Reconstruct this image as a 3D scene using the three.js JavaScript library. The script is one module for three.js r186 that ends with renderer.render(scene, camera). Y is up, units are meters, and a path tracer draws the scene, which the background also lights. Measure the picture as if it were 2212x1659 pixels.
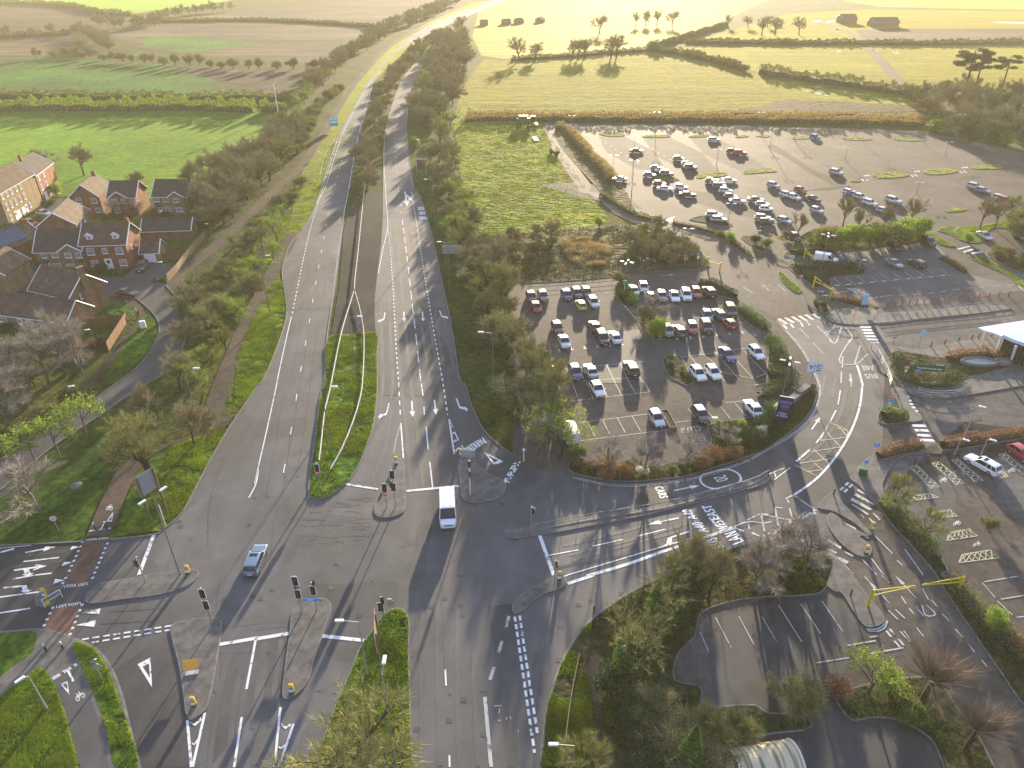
import * as THREE from 'three';
import { mergeGeometries } from 'three/addons/utils/BufferGeometryUtils.js';
import { RoundedBoxGeometry } from 'three/addons/geometries/RoundedBoxGeometry.js';
import { FontLoader } from 'three/addons/loaders/FontLoader.js';

// ---------- camera, sky, sun, haze, exposure ----------
const CAM_H = 61, FOCAL = 1535, PITCH = Math.atan(954.5 / 1535);
const scene = new THREE.Scene();
const camera = new THREE.PerspectiveCamera(2 * Math.atan(829.5 / FOCAL) * 180 / Math.PI, 4 / 3, 1, 12000);
camera.position.set(0, CAM_H, 0);
camera.rotation.set(-PITCH, 0, 0);

const SUN_EL = 9 * Math.PI / 180;
const sunDir = new THREE.Vector3(0.163, Math.tan(SUN_EL) * Math.hypot(0.163, 1), -1).normalize();
const renderer = new THREE.WebGLRenderer({ antialias: true });
renderer.toneMapping = THREE.LinearToneMapping;
renderer.toneMappingExposure = 3.85;
renderer.shadowMap.enabled = true;
renderer.shadowMap.type = THREE.PCFSoftShadowMap;
{
  const W = 512, H = 256, data = new Float32Array(W * H * 4);
  const mix = (a, b, t) => a + (b - a) * t;
  for (let r = 0; r < H; r++) for (let c = 0; c < W; c++) {
    const up = ((r + 0.5) / H - 0.5) * Math.PI, ph = ((c + 0.5) / W - 0.5) * 2 * Math.PI;
    const x = Math.cos(ph) * Math.cos(up), y = Math.sin(up), z = Math.sin(ph) * Math.cos(up);
    const cs = x * sunDir.x + y * sunDir.y + z * sunDir.z, ang = Math.acos(Math.max(-1, Math.min(1, cs)));
    const e = Math.max(0, y), t = Math.pow(e, 0.45);
    const k = 0.33;
    let R = mix(0.93, 0.25, t), G = mix(0.92, 0.44, t), B = mix(0.91, 0.90, t);
    const warm = Math.exp(-ang / 0.36) * 1.3 + Math.exp(-ang / 0.13) * 5.0;
    R = R * k + warm * 0.30; G = G * k + warm * 0.24; B = B * k + warm * 0.135;
    if (y < 0) { R = 0.2; G = 0.2; B = 0.16; }
    data.set([R, G, B, 1], (r * W + c) * 4);
  }
  const sky = new THREE.DataTexture(data, W, H, THREE.RGBAFormat, THREE.FloatType);
  sky.mapping = THREE.EquirectangularReflectionMapping;
  sky.magFilter = sky.minFilter = THREE.LinearFilter;
  sky.needsUpdate = true;
  scene.background = sky; scene.environment = sky;
}
const sun = new THREE.DirectionalLight(new THREE.Color(1.0, 0.83, 0.58), 5);
sun.position.copy(sunDir).multiplyScalar(900).add(new THREE.Vector3(0, 0, -250));
sun.target.position.set(0, 0, -250);
sun.castShadow = true; sun.shadow.mapSize.set(4096, 4096); sun.shadow.radius = 1.6;
Object.assign(sun.shadow.camera, { left: -420, right: 420, top: 420, bottom: -420, near: 10, far: 2500 });
scene.add(sun, sun.target);
scene.fog = new THREE.FogExp2(new THREE.Color(1.0, 0.90, 0.60), 0.00029);

// ---------- helpers ----------
let seed = 7;
function rnd() { seed = (seed + 0x6D2B79F5) | 0; let t = Math.imul(seed ^ (seed >>> 15), 1 | seed); t = (t + Math.imul(t ^ (t >>> 7), 61 | t)) ^ t; return ((t ^ (t >>> 14)) >>> 0) / 4294967296; }
const rr = (a, b) => a + (b - a) * rnd();
const lerp = (a, b, t) => a + (b - a) * t;
const names = new Map();
function numbered(n) { const k = names.get(n) || 0; names.set(n, k + 1); return k ? n + '_' + String(k).padStart(3, '0') : n; }
// survey: a place read off the photograph (2212 wide) turned into a point of the ground, h metres up
const CP = Math.cos(PITCH), SP = Math.sin(PITCH);
function gp(x, y, h = 0) {
  const u = (x - 1106) / FOCAL, v = (829.5 - y) / FOCAL;
  const dy = v * CP - SP, dz = -(CP + v * SP), t = (CAM_H - h) / -dy;
  return [u * t, dz * t];
}
const TX = [0, 650, 1300, 1953], TY = [0, 490, 980, 1470];
function td(tile, x, y) {
  if (tile === 'D') return [x, y];
  const i = tile.charCodeAt(0) - 97;
  return [(TX[i % 4] + x / 3.3515) / 1.18129, (TY[i >> 2] + y / 3.3515) / 1.18129];
}
function P(s, h = 0) {
  let tile = 'D'; const out = [];
  for (const w of s.trim().split(/\s+/)) {
    if (/^[a-pD]$/.test(w)) { tile = w; continue; }
    const [x, y] = w.split(',').map(Number);
    out.push(gp(...td(tile, x, y), h));
  }
  return out;
}
const one = (s, h = 0) => P(s, h)[0];
function smooth(pts, n = 5, closed = false) {
  const c = new THREE.CatmullRomCurve3(pts.map(p => new THREE.Vector3(p[0], 0, p[1])), closed, 'centripetal');
  const N = n * (closed ? pts.length : pts.length - 1);
  const out = c.getPoints(N).map(v => [v.x, v.z]);
  if (closed) out.pop();
  return out;
}
function mesh(name, geo, mat, parent = scene) {
  const m = new THREE.Mesh(geo, mat);
  m.name = parent === scene ? numbered(name) : name;
  m.castShadow = m.receiveShadow = true;
  parent.add(m); return m;
}
function tag(o, label, category, group) {
  o.userData = { label, category };
  if (group) o.userData.group = group;
  return o;
}
function struct(o, label) { o.userData.kind = 'structure'; if (label) o.userData.label = label; return o; }
function thing(name, label, category, x, z, turn = 0, group, y = 0) {
  const g = new THREE.Group(); g.name = numbered(name); g.position.set(x, y, z); g.rotation.y = turn; scene.add(g);
  return tag(g, label, category, group);
}
function dup(root, x, z, turn, label, group, s = 1, y = 0) {
  const r = root.clone(); r.name = numbered(root.name.replace(/_\d+$/, '')); scene.add(r);
  r.position.set(x, y, z); r.rotation.y = turn; if (s !== 1) r.scale.multiplyScalar(s);
  r.userData = { ...root.userData }; if (label) r.userData.label = label; if (group) r.userData.group = group;
  return r;
}
const area2 = p => p.reduce((a, q, i) => { const n = p[(i + 1) % p.length]; return a + q[0] * n[1] - n[0] * q[1]; }, 0);
function inPoly(p, x, z) { let c = false; for (let i = 0, j = p.length - 1; i < p.length; j = i++) if ((p[i][1] > z) !== (p[j][1] > z) && x < (p[j][0] - p[i][0]) * (z - p[i][1]) / (p[j][1] - p[i][1]) + p[i][0]) c = !c; return c; }
function flatGeo(tri, pts, y) { // tri: indices
  const pos = [], nor = [], uv = [];
  for (const p of pts) { pos.push(p[0], y, p[1]); nor.push(0, 1, 0); uv.push(p[0], -p[1]); }
  const g = new THREE.BufferGeometry();
  g.setAttribute('position', new THREE.Float32BufferAttribute(pos, 3));
  g.setAttribute('normal', new THREE.Float32BufferAttribute(nor, 3));
  g.setAttribute('uv', new THREE.Float32BufferAttribute(uv, 2));
  g.setIndex(tri); return g;
}
function polyGeo(pts, y) {
  let p = pts.slice();
  if (area2(p) > 0) p.reverse(); // so that the faces look up
  const c = p.map(q => new THREE.Vector2(q[0], -q[1]));
  const f = THREE.ShapeUtils.triangulateShape(c, []);
  return flatGeo(f.flat(), p, y);
}
const surfaces = [];
function sheet(name, pts, y, mat, parent = scene) { const m = mesh(name, polyGeo(pts, y), mat, parent); if (/^(road|junction_road|car_park|bus_apron|approach_road|cycle_path)$/.test(name)) surfaces.push({ m, pts, y }); return m; }
function inset(pts, d) {
  const n = pts.length, s = area2(pts) > 0 ? 1 : -1, out = [];
  for (let i = 0; i < n; i++) {
    const a = pts[(i + n - 1) % n], b = pts[i], c = pts[(i + 1) % n];
    let n1 = [-(b[1] - a[1]), b[0] - a[0]], n2 = [-(c[1] - b[1]), c[0] - b[0]];
    const l1 = Math.hypot(...n1) || 1, l2 = Math.hypot(...n2) || 1;
    let nx = n1[0] / l1 + n2[0] / l2, nz = n1[1] / l1 + n2[1] / l2; const l = Math.hypot(nx, nz) || 1;
    const k = Math.min(1.6, 2 / Math.max(0.6, l)) * 1;
    out.push([b[0] + s * nx / l * d * k, b[1] + s * nz / l * d * k]);
  }
  return out;
}
function sideGeo(pts, y0, y1) {
  const p = area2(pts) > 0 ? pts : pts.slice().reverse(), pos = [], uv = [], idx = []; let L = 0;
  for (let i = 0; i <= p.length; i++) { const q = p[i % p.length]; if (i) L += Math.hypot(q[0] - p[i - 1][0], q[1] - p[i - 1][1]); pos.push(q[0], y0, q[1], q[0], y1, q[1]); uv.push(L, 0, L, y1); }
  for (let i = 0; i < p.length; i++) { const a = i * 2; idx.push(a, a + 1, a + 2, a + 1, a + 3, a + 2); }
  const g = new THREE.BufferGeometry();
  g.setAttribute('position', new THREE.Float32BufferAttribute(pos, 3)); g.setAttribute('uv', new THREE.Float32BufferAttribute(uv, 2));
  g.setIndex(idx); g.computeVertexNormals(); return g;
}
// a raised piece of ground: kerb stones round it, its own surface on top
function island(name, pts, mat, h = 0.13, kerbW = 0.14, kerbMat = M.kerb) {
  const g = new THREE.Group(); g.name = numbered(name); scene.add(g); struct(g);
  const inner = inset(pts, kerbW);
  mesh('kerb', mergeGeometries([sideGeo(pts, 0, h), ringGeo(pts, inner, h)]), kerbMat, g);
  mesh('surface', polyGeo(inner, h + 0.006), mat, g);
  g.userData.pts = undefined; g.pts = inner; return g;
}
function ringGeo(a, b, y) {
  const pts = [], idx = [], n = a.length;
  for (let i = 0; i < n; i++) pts.push(a[i], b[i]);
  const ccw = area2(a) < 0;
  for (let i = 0; i < n; i++) { const q = i * 2, r = ((i + 1) % n) * 2; if (ccw) idx.push(q, r, q + 1, q + 1, r, r + 1); else idx.push(q, q + 1, r, q + 1, r + 1, r); }
  const g = flatGeo(idx, pts, y); g.computeVertexNormals(); return g;
}
function along(pts) { const L = [0]; for (let i = 1; i < pts.length; i++) L.push(L[i - 1] + Math.hypot(pts[i][0] - pts[i - 1][0], pts[i][1] - pts[i - 1][1])); return L; }
function atLen(pts, L, s) {
  s = Math.max(0, Math.min(L[L.length - 1], s)); let i = 1; while (i < L.length - 1 && L[i] < s) i++;
  const t = (s - L[i - 1]) / ((L[i] - L[i - 1]) || 1), a = pts[i - 1], b = pts[i];
  const d = Math.hypot(b[0] - a[0], b[1] - a[1]) || 1;
  return [lerp(a[0], b[0], t), lerp(a[1], b[1], t), (b[0] - a[0]) / d, (b[1] - a[1]) / d];
}
function stripGeo(pts, w, y) {
  const L = along(pts), P2 = [], idx = [];
  for (let i = 0; i < pts.length; i++) {
    const a = pts[Math.max(0, i - 1)], b = pts[Math.min(pts.length - 1, i + 1)], d = Math.hypot(b[0] - a[0], b[1] - a[1]) || 1;
    const nx = -(b[1] - a[1]) / d * w / 2, nz = (b[0] - a[0]) / d * w / 2;
    P2.push([pts[i][0] + nx, pts[i][1] + nz], [pts[i][0] - nx, pts[i][1] - nz]);
    if (i) { const k = i * 2; idx.push(k - 2, k, k - 1, k - 1, k, k + 1); }
  }
  const g = flatGeo(idx, P2, y); 
  return g;
}
function dashGeo(pts, w, y, on, off, start = 0) {
  const L = along(pts), out = []; const T = L[L.length - 1];
  for (let s = start; s < T; s += on + off) {
    const e = Math.min(T, s + on), q = []; const n = Math.max(1, Math.ceil((e - s) / 2));
    for (let i = 0; i <= n; i++) { const a = atLen(pts, L, lerp(s, e, i / n)); q.push([a[0], a[1]]); }
    out.push(stripGeo(q, w, y));
  }
  return mergeGeometries(out);
}
function offset(pts, d) {
  return pts.map((p, i) => { const a = pts[Math.max(0, i - 1)], b = pts[Math.min(pts.length - 1, i + 1)], l = Math.hypot(b[0] - a[0], b[1] - a[1]) || 1; return [p[0] - (b[1] - a[1]) / l * d, p[1] + (b[0] - a[0]) / l * d]; });
}
// a long box that follows a line (kerb, rail, wall)
function barGeo(pts, w, y0, y1) {
  const a = offset(pts, w / 2), b = offset(pts, -w / 2).reverse(), ring = a.concat(b);
  return mergeGeometries([sideGeo(ring, y0, y1), (() => { const g = polyGeo(ring, y1); return g; })()].map(g => { g = g.toNonIndexed(); return g; }));
}
const V3 = (x, y, z) => new THREE.Vector3(x, y, z);
function tubeGeo(a, b, r0, r1, n = 6) {
  const d = b.clone().sub(a), L = d.length(), g = new THREE.CylinderGeometry(r1, r0, L, n, 1);
  g.translate(0, L / 2, 0); g.applyQuaternion(new THREE.Quaternion().setFromUnitVectors(V3(0, 1, 0), d.normalize())); g.translate(a.x, a.y, a.z); return g;
}
const box = (w, h, d, x = 0, y = 0, z = 0) => new THREE.BoxGeometry(w, h, d).translate(x, y, z);
const rbox = (w, h, d, r, x = 0, y = 0, z = 0) => new RoundedBoxGeometry(w, h, d, 2, r).translate(x, y, z);
const merge = a => mergeGeometries(a.map(g => { g = g.index ? g.toNonIndexed() : g; for (const k of Object.keys(g.attributes)) if (!['position', 'normal', 'uv'].includes(k)) g.deleteAttribute(k); return g; }));
function quadsGeo(list) { // list of [a,b,c,d] Vector3
  const pos = [], uv = []; for (const [a, b, c, d] of list) { pos.push(...a, ...b, ...c, ...a, ...c, ...d); uv.push(0, 0, 1, 0, 1, 1, 0, 0, 1, 1, 0, 1); }
  const g = new THREE.BufferGeometry(); g.setAttribute('position', new THREE.Float32BufferAttribute(pos, 3)); g.setAttribute('uv', new THREE.Float32BufferAttribute(uv, 2)); g.computeVertexNormals(); return g;
}

// ---------- textures ----------
const hash = (x, y, s) => { let h = Math.imul(x, 374761393) + Math.imul(y, 668265263) + Math.imul(s, 1274126177); h = Math.imul(h ^ (h >>> 13), 1274126177); return ((h ^ (h >>> 16)) >>> 0) / 4294967296; };
function vnoise(x, y, px, py, s) { // periodic value noise
  const ix = Math.floor(x), iy = Math.floor(y); let fx = x - ix, fy = y - iy; fx = fx * fx * (3 - 2 * fx); fy = fy * fy * (3 - 2 * fy);
  const m = (a, n) => ((a % n) + n) % n, x0 = m(ix, px), x1 = m(ix + 1, px), y0 = m(iy, py), y1 = m(iy + 1, py);
  return lerp(lerp(hash(x0, y0, s), hash(x1, y0, s), fx), lerp(hash(x0, y1, s), hash(x1, y1, s), fx), fy);
}
function fbm(u, v, fx, fy, oct, s) { let a = 0, w = 0.5, t = 0; for (let i = 0; i < oct; i++) { a += w * vnoise(u * fx, v * fy, fx, fy, s + i); t += w; w *= 0.55; fx *= 2; fy *= 2; } return a / t; }
function tex(n, metres, fn, srgb = true) { // fn(u,v) -> [r,g,b] 0..1
  const d = new Uint8Array(n * n * 4);
  for (let y = 0; y < n; y++) for (let x = 0; x < n; x++) { const c = fn(x / n, y / n), o = (y * n + x) * 4; for (let k = 0; k < 3; k++) d[o + k] = Math.max(0, Math.min(255, c[k] * 255)); d[o + 3] = 255; }
  const t = new THREE.DataTexture(d, n, n); t.wrapS = t.wrapT = THREE.RepeatWrapping; t.magFilter = THREE.LinearFilter; t.minFilter = THREE.LinearMipmapLinearFilter; t.generateMipmaps = true;
  t.repeat.set(1 / metres, 1 / metres); if (srgb) t.colorSpace = THREE.SRGBColorSpace; t.needsUpdate = true; return t;
}
const g1 = v => [v, v, v];
// relative tone maps (mean about 0.8 so that colours multiply them)
const asphaltT = tex(2048, 96, (u, v) => {
  const big = fbm(u, v, 5, 5, 4, 1), mid = fbm(u, v, 48, 48, 3, 9), fine = hash(u * 2048 | 0, v * 2048 | 0, 3);
  let t = 0.66 + (big - 0.5) * 0.34 + (mid - 0.5) * 0.20 + (fine - 0.5) * 0.10;
  const lane = fbm(u, v, 40, 4, 3, 31); t += (lane - 0.5) * 0.14;
  const crack = Math.abs(fbm(u, v, 14, 14, 4, 55) - 0.5); if (crack < 0.0022) t -= 0.07;
  const pv = fbm(u, v, 9, 9, 2, 77); if (pv > 0.70) t -= 0.07;
  return [t * 1.0, t * 0.985, t * 0.97];
});
const gravelT = tex(1024, 60, (u, v) => { const a = fbm(u, v, 6, 6, 5, 101), b = fbm(u, v, 90, 90, 2, 111), f = hash(u * 1024 | 0, v * 1024 | 0, 5); const t = 0.70 + (a - 0.5) * 0.42 + (b - 0.5) * 0.2 + (f - 0.5) * 0.12; return [t, t * 0.985, t * 0.96]; });
const grassT = tex(2048, 64, (u, v) => {
  const a = fbm(u, v, 7, 7, 5, 201), b = fbm(u, v, 110, 110, 3, 211), f = hash(u * 2048 | 0, v * 2048 | 0, 8);
  const t = 0.62 + (a - 0.5) * 0.45 + (b - 0.5) * 0.55 + (f - 0.5) * 0.16, y = (fbm(u, v, 12, 12, 4, 221) - 0.47) * 0.5;
  return [t + y, t + y * 0.25, t - y * 0.4];
});
const grassB = tex(1024, 24, (u, v) => g1(fbm(u, v, 36, 36, 4, 231)), false);
const fieldT = tex(1024, 160, (u, v) => {
  const a = fbm(u, v, 4, 5, 5, 301), s = fbm(u, v, 3, 56, 4, 311), f = fbm(u, v, 60, 220, 2, 321);
  const t = 0.66 + (a - 0.5) * 0.45 + (s - 0.5) * 0.62 + (f - 0.5) * 0.3, y = (fbm(u, v, 5, 9, 4, 331) - 0.5) * 0.45;
  return [t + y, t + y * 0.3, t - y * 0.3];
});
const fieldB = tex(1024, 60, (u, v) => g1(0.6 * fbm(u, v, 8, 40, 4, 341) + 0.4 * fbm(u, v, 50, 60, 3, 351)), false);
const roughB = tex(1024, 60, (u, v) => { const r = 1 - Math.abs(2 * fbm(u, v, 26, 34, 4, 361) - 1); return g1(r); }, false);
const brickT = tex(512, 3, (u, v) => { const row = Math.floor(v * 40), uu = (u * 13.333 + (row % 2) * 0.5), col = Math.floor(uu), fu = uu - col, fv = v * 40 - row; const m = fu < 0.06 || fv < 0.16 ? 0.86 : 0.62 + hash(col % 13, row, 4) * 0.3; const w = (fbm(u, v, 4, 4, 3, 41) - 0.5) * 0.25; return [m + w, (m + w) * (fv < 0.16 ? 1 : 0.97), (m + w) * (fv < 0.16 ? 1 : 0.95)]; });
const tileT = tex(512, 4, (u, v) => { const row = Math.floor(v * 14), fv = v * 14 - row, col = Math.floor(u * 16 + (row % 2) * 0.5); const m = 0.55 + hash(col % 16, row, 14) * 0.25 + fv * 0.12 - (fv < 0.12 ? 0.18 : 0); const w = (fbm(u, v, 3, 3, 4, 43) - 0.5) * 0.35; return g1(m + w); });
const tileB = tex(512, 4, (u, v) => { const row = Math.floor(v * 14), fv = v * 14 - row; return g1(1 - fv * 0.8); }, false);
const woodT = tex(512, 4, (u, v) => { const b = Math.floor(u * 27), f = u * 27 - b; const m = 0.62 + hash(b, 1, 2) * 0.25 + (fbm(u, v, 60, 4, 3, 61) - 0.5) * 0.3 - (f < 0.1 ? 0.3 : 0); return g1(m); });
const barkT = tex(256, 1.2, (u, v) => { const m = 0.55 + (fbm(u, v, 16, 5, 4, 71) - 0.5) * 0.8; return g1(m); });
const slabT = tex(512, 4, (u, v) => { const a = fbm(u, v, 6, 6, 4, 81), x = (u * 6) % 1, y = (v * 6) % 1; return g1(0.72 + (a - 0.5) * 0.4 - (x < 0.02 || y < 0.02 ? 0.12 : 0) + (hash(u * 512 | 0, v * 512 | 0, 3) - 0.5) * 0.08); });
const paintT = tex(1024, 14, (u, v) => { const a = fbm(u, v, 30, 30, 4, 91), f = hash(u * 1024 | 0, v * 1024 | 0, 13); let t = 0.92 + (f - 0.5) * 0.12; if (a > 0.60) t -= (a - 0.60) * 2.4; return g1(t); });

// ---------- materials ----------
function mat(rgb, rough = 0.9, o = {}) { const m = new (o.physical ? THREE.MeshPhysicalMaterial : THREE.MeshStandardMaterial)({ roughness: rough, metalness: 0 }); m.color.setRGB(...rgb); const { physical, ...q } = o; for (const [k, v] of Object.entries(q)) if (v && v.isColor) m[k].copy(v); else m[k] = v; return m; }
const soft = (rgb, r, o = {}) => mat(rgb, r, { physical: true, specularIntensity: 0.22, ...o });
const rep = (t, m) => { const c = t.clone(); c.repeat.set(1 / m, 1 / m); c.needsUpdate = true; return c; };
const M = {
  ground: soft([0.115, 0.155, 0.026], 1, { map: grassT, bumpMap: grassB, bumpScale: 0.12 }),
  asphalt: mat([0.168, 0.170, 0.180], 0.8, { map: asphaltT }),
  asphaltTrack: mat([0.146, 0.147, 0.154], 0.72, { map: asphaltT }),
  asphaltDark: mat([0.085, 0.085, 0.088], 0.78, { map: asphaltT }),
  asphaltPatch: mat([0.122, 0.122, 0.128], 0.8, { map: rep(asphaltT, 70) }),
  asphaltPink: mat([0.195, 0.180, 0.176], 0.8, { map: rep(asphaltT, 80) }),
  bays: soft([0.145, 0.128, 0.120], 0.9, { specularIntensity: 0.4, map: gravelT }),
  carpark: soft([0.185, 0.160, 0.148], 0.82, { map: gravelT }),
  apron: soft([0.20, 0.190, 0.188], 0.8, { map: gravelT }),
  path: soft([0.165, 0.130, 0.105], 0.9, { map: gravelT }),
  paving: mat([0.205, 0.190, 0.175], 0.85, { map: slabT }),
  redPaving: mat([0.235, 0.115, 0.080], 0.85, { map: gravelT }),
  dirt: soft([0.088, 0.080, 0.074], 0.95, { map: gravelT }),
  kerb: mat([0.30, 0.285, 0.26], 0.85, { map: rep(slabT, 2) }),
  grass: soft([0.15, 0.26, 0.018], 1, { map: grassT, bumpMap: grassB, bumpScale: 0.15 }),
  lawn: soft([0.080, 0.20, 0.018], 0.9, { map: grassT, bumpMap: grassB, bumpScale: 0.06 }),
  roughGrass: soft([0.27, 0.34, 0.03], 1, { sheen: 1, sheenColor: new THREE.Color(0.45, 0.48, 0.05), sheenRoughness: 0.5, map: grassT, bumpMap: roughB, bumpScale: 0.8 }),
  bed: soft([0.085, 0.090, 0.036], 0.95, { map: grassT, bumpMap: grassB, bumpScale: 0.2 }),
  scrub: soft([0.17, 0.14, 0.06], 0.95, { map: grassT, bumpMap: roughB, bumpScale: 0.5 }),
  fieldGreen: soft([0.055, 0.29, 0.018], 1, { map: rep(grassT, 150), bumpMap: fieldB, bumpScale: 0.12 }),
  fieldLime: soft([0.115, 0.27, 0.016], 1, { sheen: 1, sheenColor: new THREE.Color(0.16, 0.30, 0.02), sheenRoughness: 0.5, map: rep(grassT, 130), bumpMap: fieldB, bumpScale: 0.12 }),
  fieldYellow: soft([0.135, 0.195, 0.026], 1, { specularIntensity: 0.1, sheen: 1, sheenColor: new THREE.Color(0.42, 0.38, 0.08), sheenRoughness: 0.45, map: fieldT, bumpMap: fieldB, bumpScale: 0.5 }),
  fieldWet: soft([0.18, 0.205, 0.035], 0.9, { specularIntensity: 0.13, sheen: 1, sheenColor: new THREE.Color(0.55, 0.46, 0.12), sheenRoughness: 0.45, map: fieldT, bumpMap: fieldB, bumpScale: 0.4 }),
  vergeGrass: soft([0.15, 0.25, 0.02], 1, { sheen: 1, sheenColor: new THREE.Color(0.40, 0.42, 0.05), sheenRoughness: 0.5, map: grassT, bumpMap: grassB, bumpScale: 0.2 }),
  fieldBrown: soft([0.165, 0.125, 0.090], 0.95, { map: fieldT, bumpMap: fieldB, bumpScale: 0.4 }),
  fieldBeige: soft([0.24, 0.195, 0.125], 0.95, { map: fieldT, bumpMap: fieldB, bumpScale: 0.4 }),
  white: mat([0.78, 0.78, 0.76], 0.6, { map: paintT }),
  letter: mat([0.74, 0.74, 0.72], 0.6), worn: mat([0.50, 0.49, 0.46], 0.7, { map: paintT }),
  cream: mat([0.55, 0.50, 0.33], 0.7, { map: paintT }),
  water: mat([0.03, 0.035, 0.03], 0.06),
  steel: mat([0.42, 0.43, 0.43], 0.45, { metalness: 0.6 }),
  post: mat([0.13, 0.155, 0.13], 0.6),
  postGrey: mat([0.30, 0.31, 0.31], 0.55, { metalness: 0.3 }),
  lampWhite: mat([0.72, 0.72, 0.70], 0.4),
  black: mat([0.015, 0.016, 0.018], 0.5),
  tyre: mat([0.018, 0.018, 0.019], 0.9),
  rim: mat([0.45, 0.45, 0.46], 0.35, { metalness: 0.8 }),
  glass: mat([0.012, 0.016, 0.02], 0.06),
  wGlass: mat([0.05, 0.065, 0.08], 0.06),
  lensR: mat([0.25, 0.012, 0.01], 0.25), lensA: mat([0.2, 0.08, 0.008], 0.25), lensG: mat([0.01, 0.12, 0.06], 0.25),
  headlight: mat([0.7, 0.72, 0.74], 0.12), taillight: mat([0.4, 0.012, 0.012], 0.2),
  plate: mat([0.75, 0.74, 0.65], 0.5),
  yellow: mat([0.62, 0.47, 0.015], 0.5), orange: mat([0.72, 0.33, 0.02], 0.5), redPaint: mat([0.55, 0.045, 0.03], 0.55),
  signBlue: mat([0.05, 0.28, 0.62], 0.5), signGreen: mat([0.01, 0.09, 0.06], 0.5), signWhite: mat([0.75, 0.76, 0.76], 0.5), signBack: mat([0.33, 0.35, 0.37], 0.5, { metalness: 0.4 }), purple: mat([0.018, 0.012, 0.05], 0.5), purpleLight: mat([0.17, 0.10, 0.38], 0.5),
  brickRed: mat([0.34, 0.135, 0.075], 0.9, { map: brickT }), brickBuff: mat([0.40, 0.275, 0.165], 0.9, { map: brickT }), brickBrown: mat([0.30, 0.185, 0.125], 0.9, { map: brickT }),
  tileBrown: mat([0.195, 0.105, 0.066], 0.85, { map: tileT, bumpMap: tileB, bumpScale: 0.05 }), tileDark: mat([0.105, 0.070, 0.052], 0.8, { map: tileT, bumpMap: tileB, bumpScale: 0.05 }), tileTan: mat([0.24, 0.15, 0.08], 0.85, { map: tileT, bumpMap: tileB, bumpScale: 0.05 }),
  upvc: mat([0.80, 0.81, 0.82], 0.4), panel: mat([0.05, 0.07, 0.12], 0.12), fence: mat([0.32, 0.14, 0.07], 0.85, { map: woodT }), fenceTan: mat([0.38, 0.25, 0.14], 0.85, { map: woodT }), timber: mat([0.30, 0.22, 0.13], 0.85, { map: woodT }),
  bark: mat([0.115, 0.092, 0.068], 0.95, { map: barkT }), barkPale: mat([0.42, 0.38, 0.32], 0.9, { map: barkT }),
};

// ---------- ground, fields ----------
struct(sheet('ground', Array.from({ length: 48 }, (_, i) => [Math.cos(i / 24 * Math.PI) * 3200, Math.sin(i / 24 * Math.PI) * 3200]), 0, M.ground));
let fy = 0.006;
function field(s, m, name = 'field') { fy += 0.004; return struct(sheet(name, P(s), fy, m)); }
// left of the dual carriageway
field('D -600,-60 -200,5 0,10 140,15 210,30 285,30 350,20 430,12 560,-10 560,-60', M.fieldLime);
field('D -500,10 0,10 139,15 210,30 290,42 225,62 157,58 0,73 -500,90', M.fieldBrown);
field('D -500,92 0,80 150,74 163,105 75,124 0,130 -500,150', M.fieldBeige);
field('D 300,60 430,38 560,20 900,-8 1010,12 900,52 800,55 620,46 440,48', M.fieldBeige);
field('D 560,20 900,-8 1000,-14 980,14 800,36 600,34', M.fieldBeige);
field('D 225,71 350,50 560,47 800,62 740,130 660,138 430,117 300,102', M.fieldBeige);
field('D 290,80 430,78 560,92 440,116 330,106', M.fieldGreen);
field('D -500,150 0,133 73,124 328,136 430,145 480,190 600,214 0,206 -500,215', M.fieldGreen);
field('D 330,140 500,148 720,158 690,195 640,205 480,178 440,165', M.fieldBrown);
field('D -600,238 0,232 600,236 655,245 600,330 560,400 330,430 130,425 0,420 -600,500', M.fieldLime);
// right of it
field('D 1035,22 1200,-60 1420,-70 1700,-20 1500,75 1405,106 1240,112 1090,128 1040,120 1020,80', M.fieldWet);
field('D 1420,-70 2600,-70 2600,20 2212,22 1900,15 1700,-20', M.fieldWet);
field('D 1490,92 1700,30 1880,20 2212,24 2500,26 2500,62 2212,62 1900,62 1850,92 1700,92', M.fieldYellow);
field('D 1850,64 2600,62 2600,100 2212,94 2000,96 1868,96', M.fieldBrown);
field('D 1450,104 1860,98 1950,190 1800,188 1640,158 1560,138', M.fieldYellow);
field('D 1875,100 2212,98 2600,104 2600,230 2212,190 1965,195', M.fieldYellow);
field('D 985,232 1010,172 1045,128 1100,131 1240,116 1400,110 1560,142 1640,162 1960,206 1995,240 1700,246 1400,248 1010,250', M.fieldYellow);
field('D 1700,215 1860,222 1960,228 1990,240 1800,246 1560,246', M.scrub);
field('D 978,262 1110,262 1175,268 1205,322 1312,470 1296,498 1180,510 1040,512 1000,420', M.roughGrass);
field('D 990,232 1000,215 1040,240 1000,262 975,268', M.roughGrass, 'verge');
field('D 640,402 672,330 705,265 745,196 792,148 850,92 930,46 1022,6 1060,2 1000,40 915,80 850,135 805,180 775,235 745,290 715,370 690,440 650,520 632,560 600,600 620,520', M.vergeGrass, 'verge');
field('D 560,620 600,585 628,660 622,720 600,780 560,830 520,880 480,930 440,985 400,1080 370,1120 330,1150 250,1160 330,1020 420,930 455,900 480,830 510,765 540,690', M.vergeGrass, 'verge');
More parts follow.
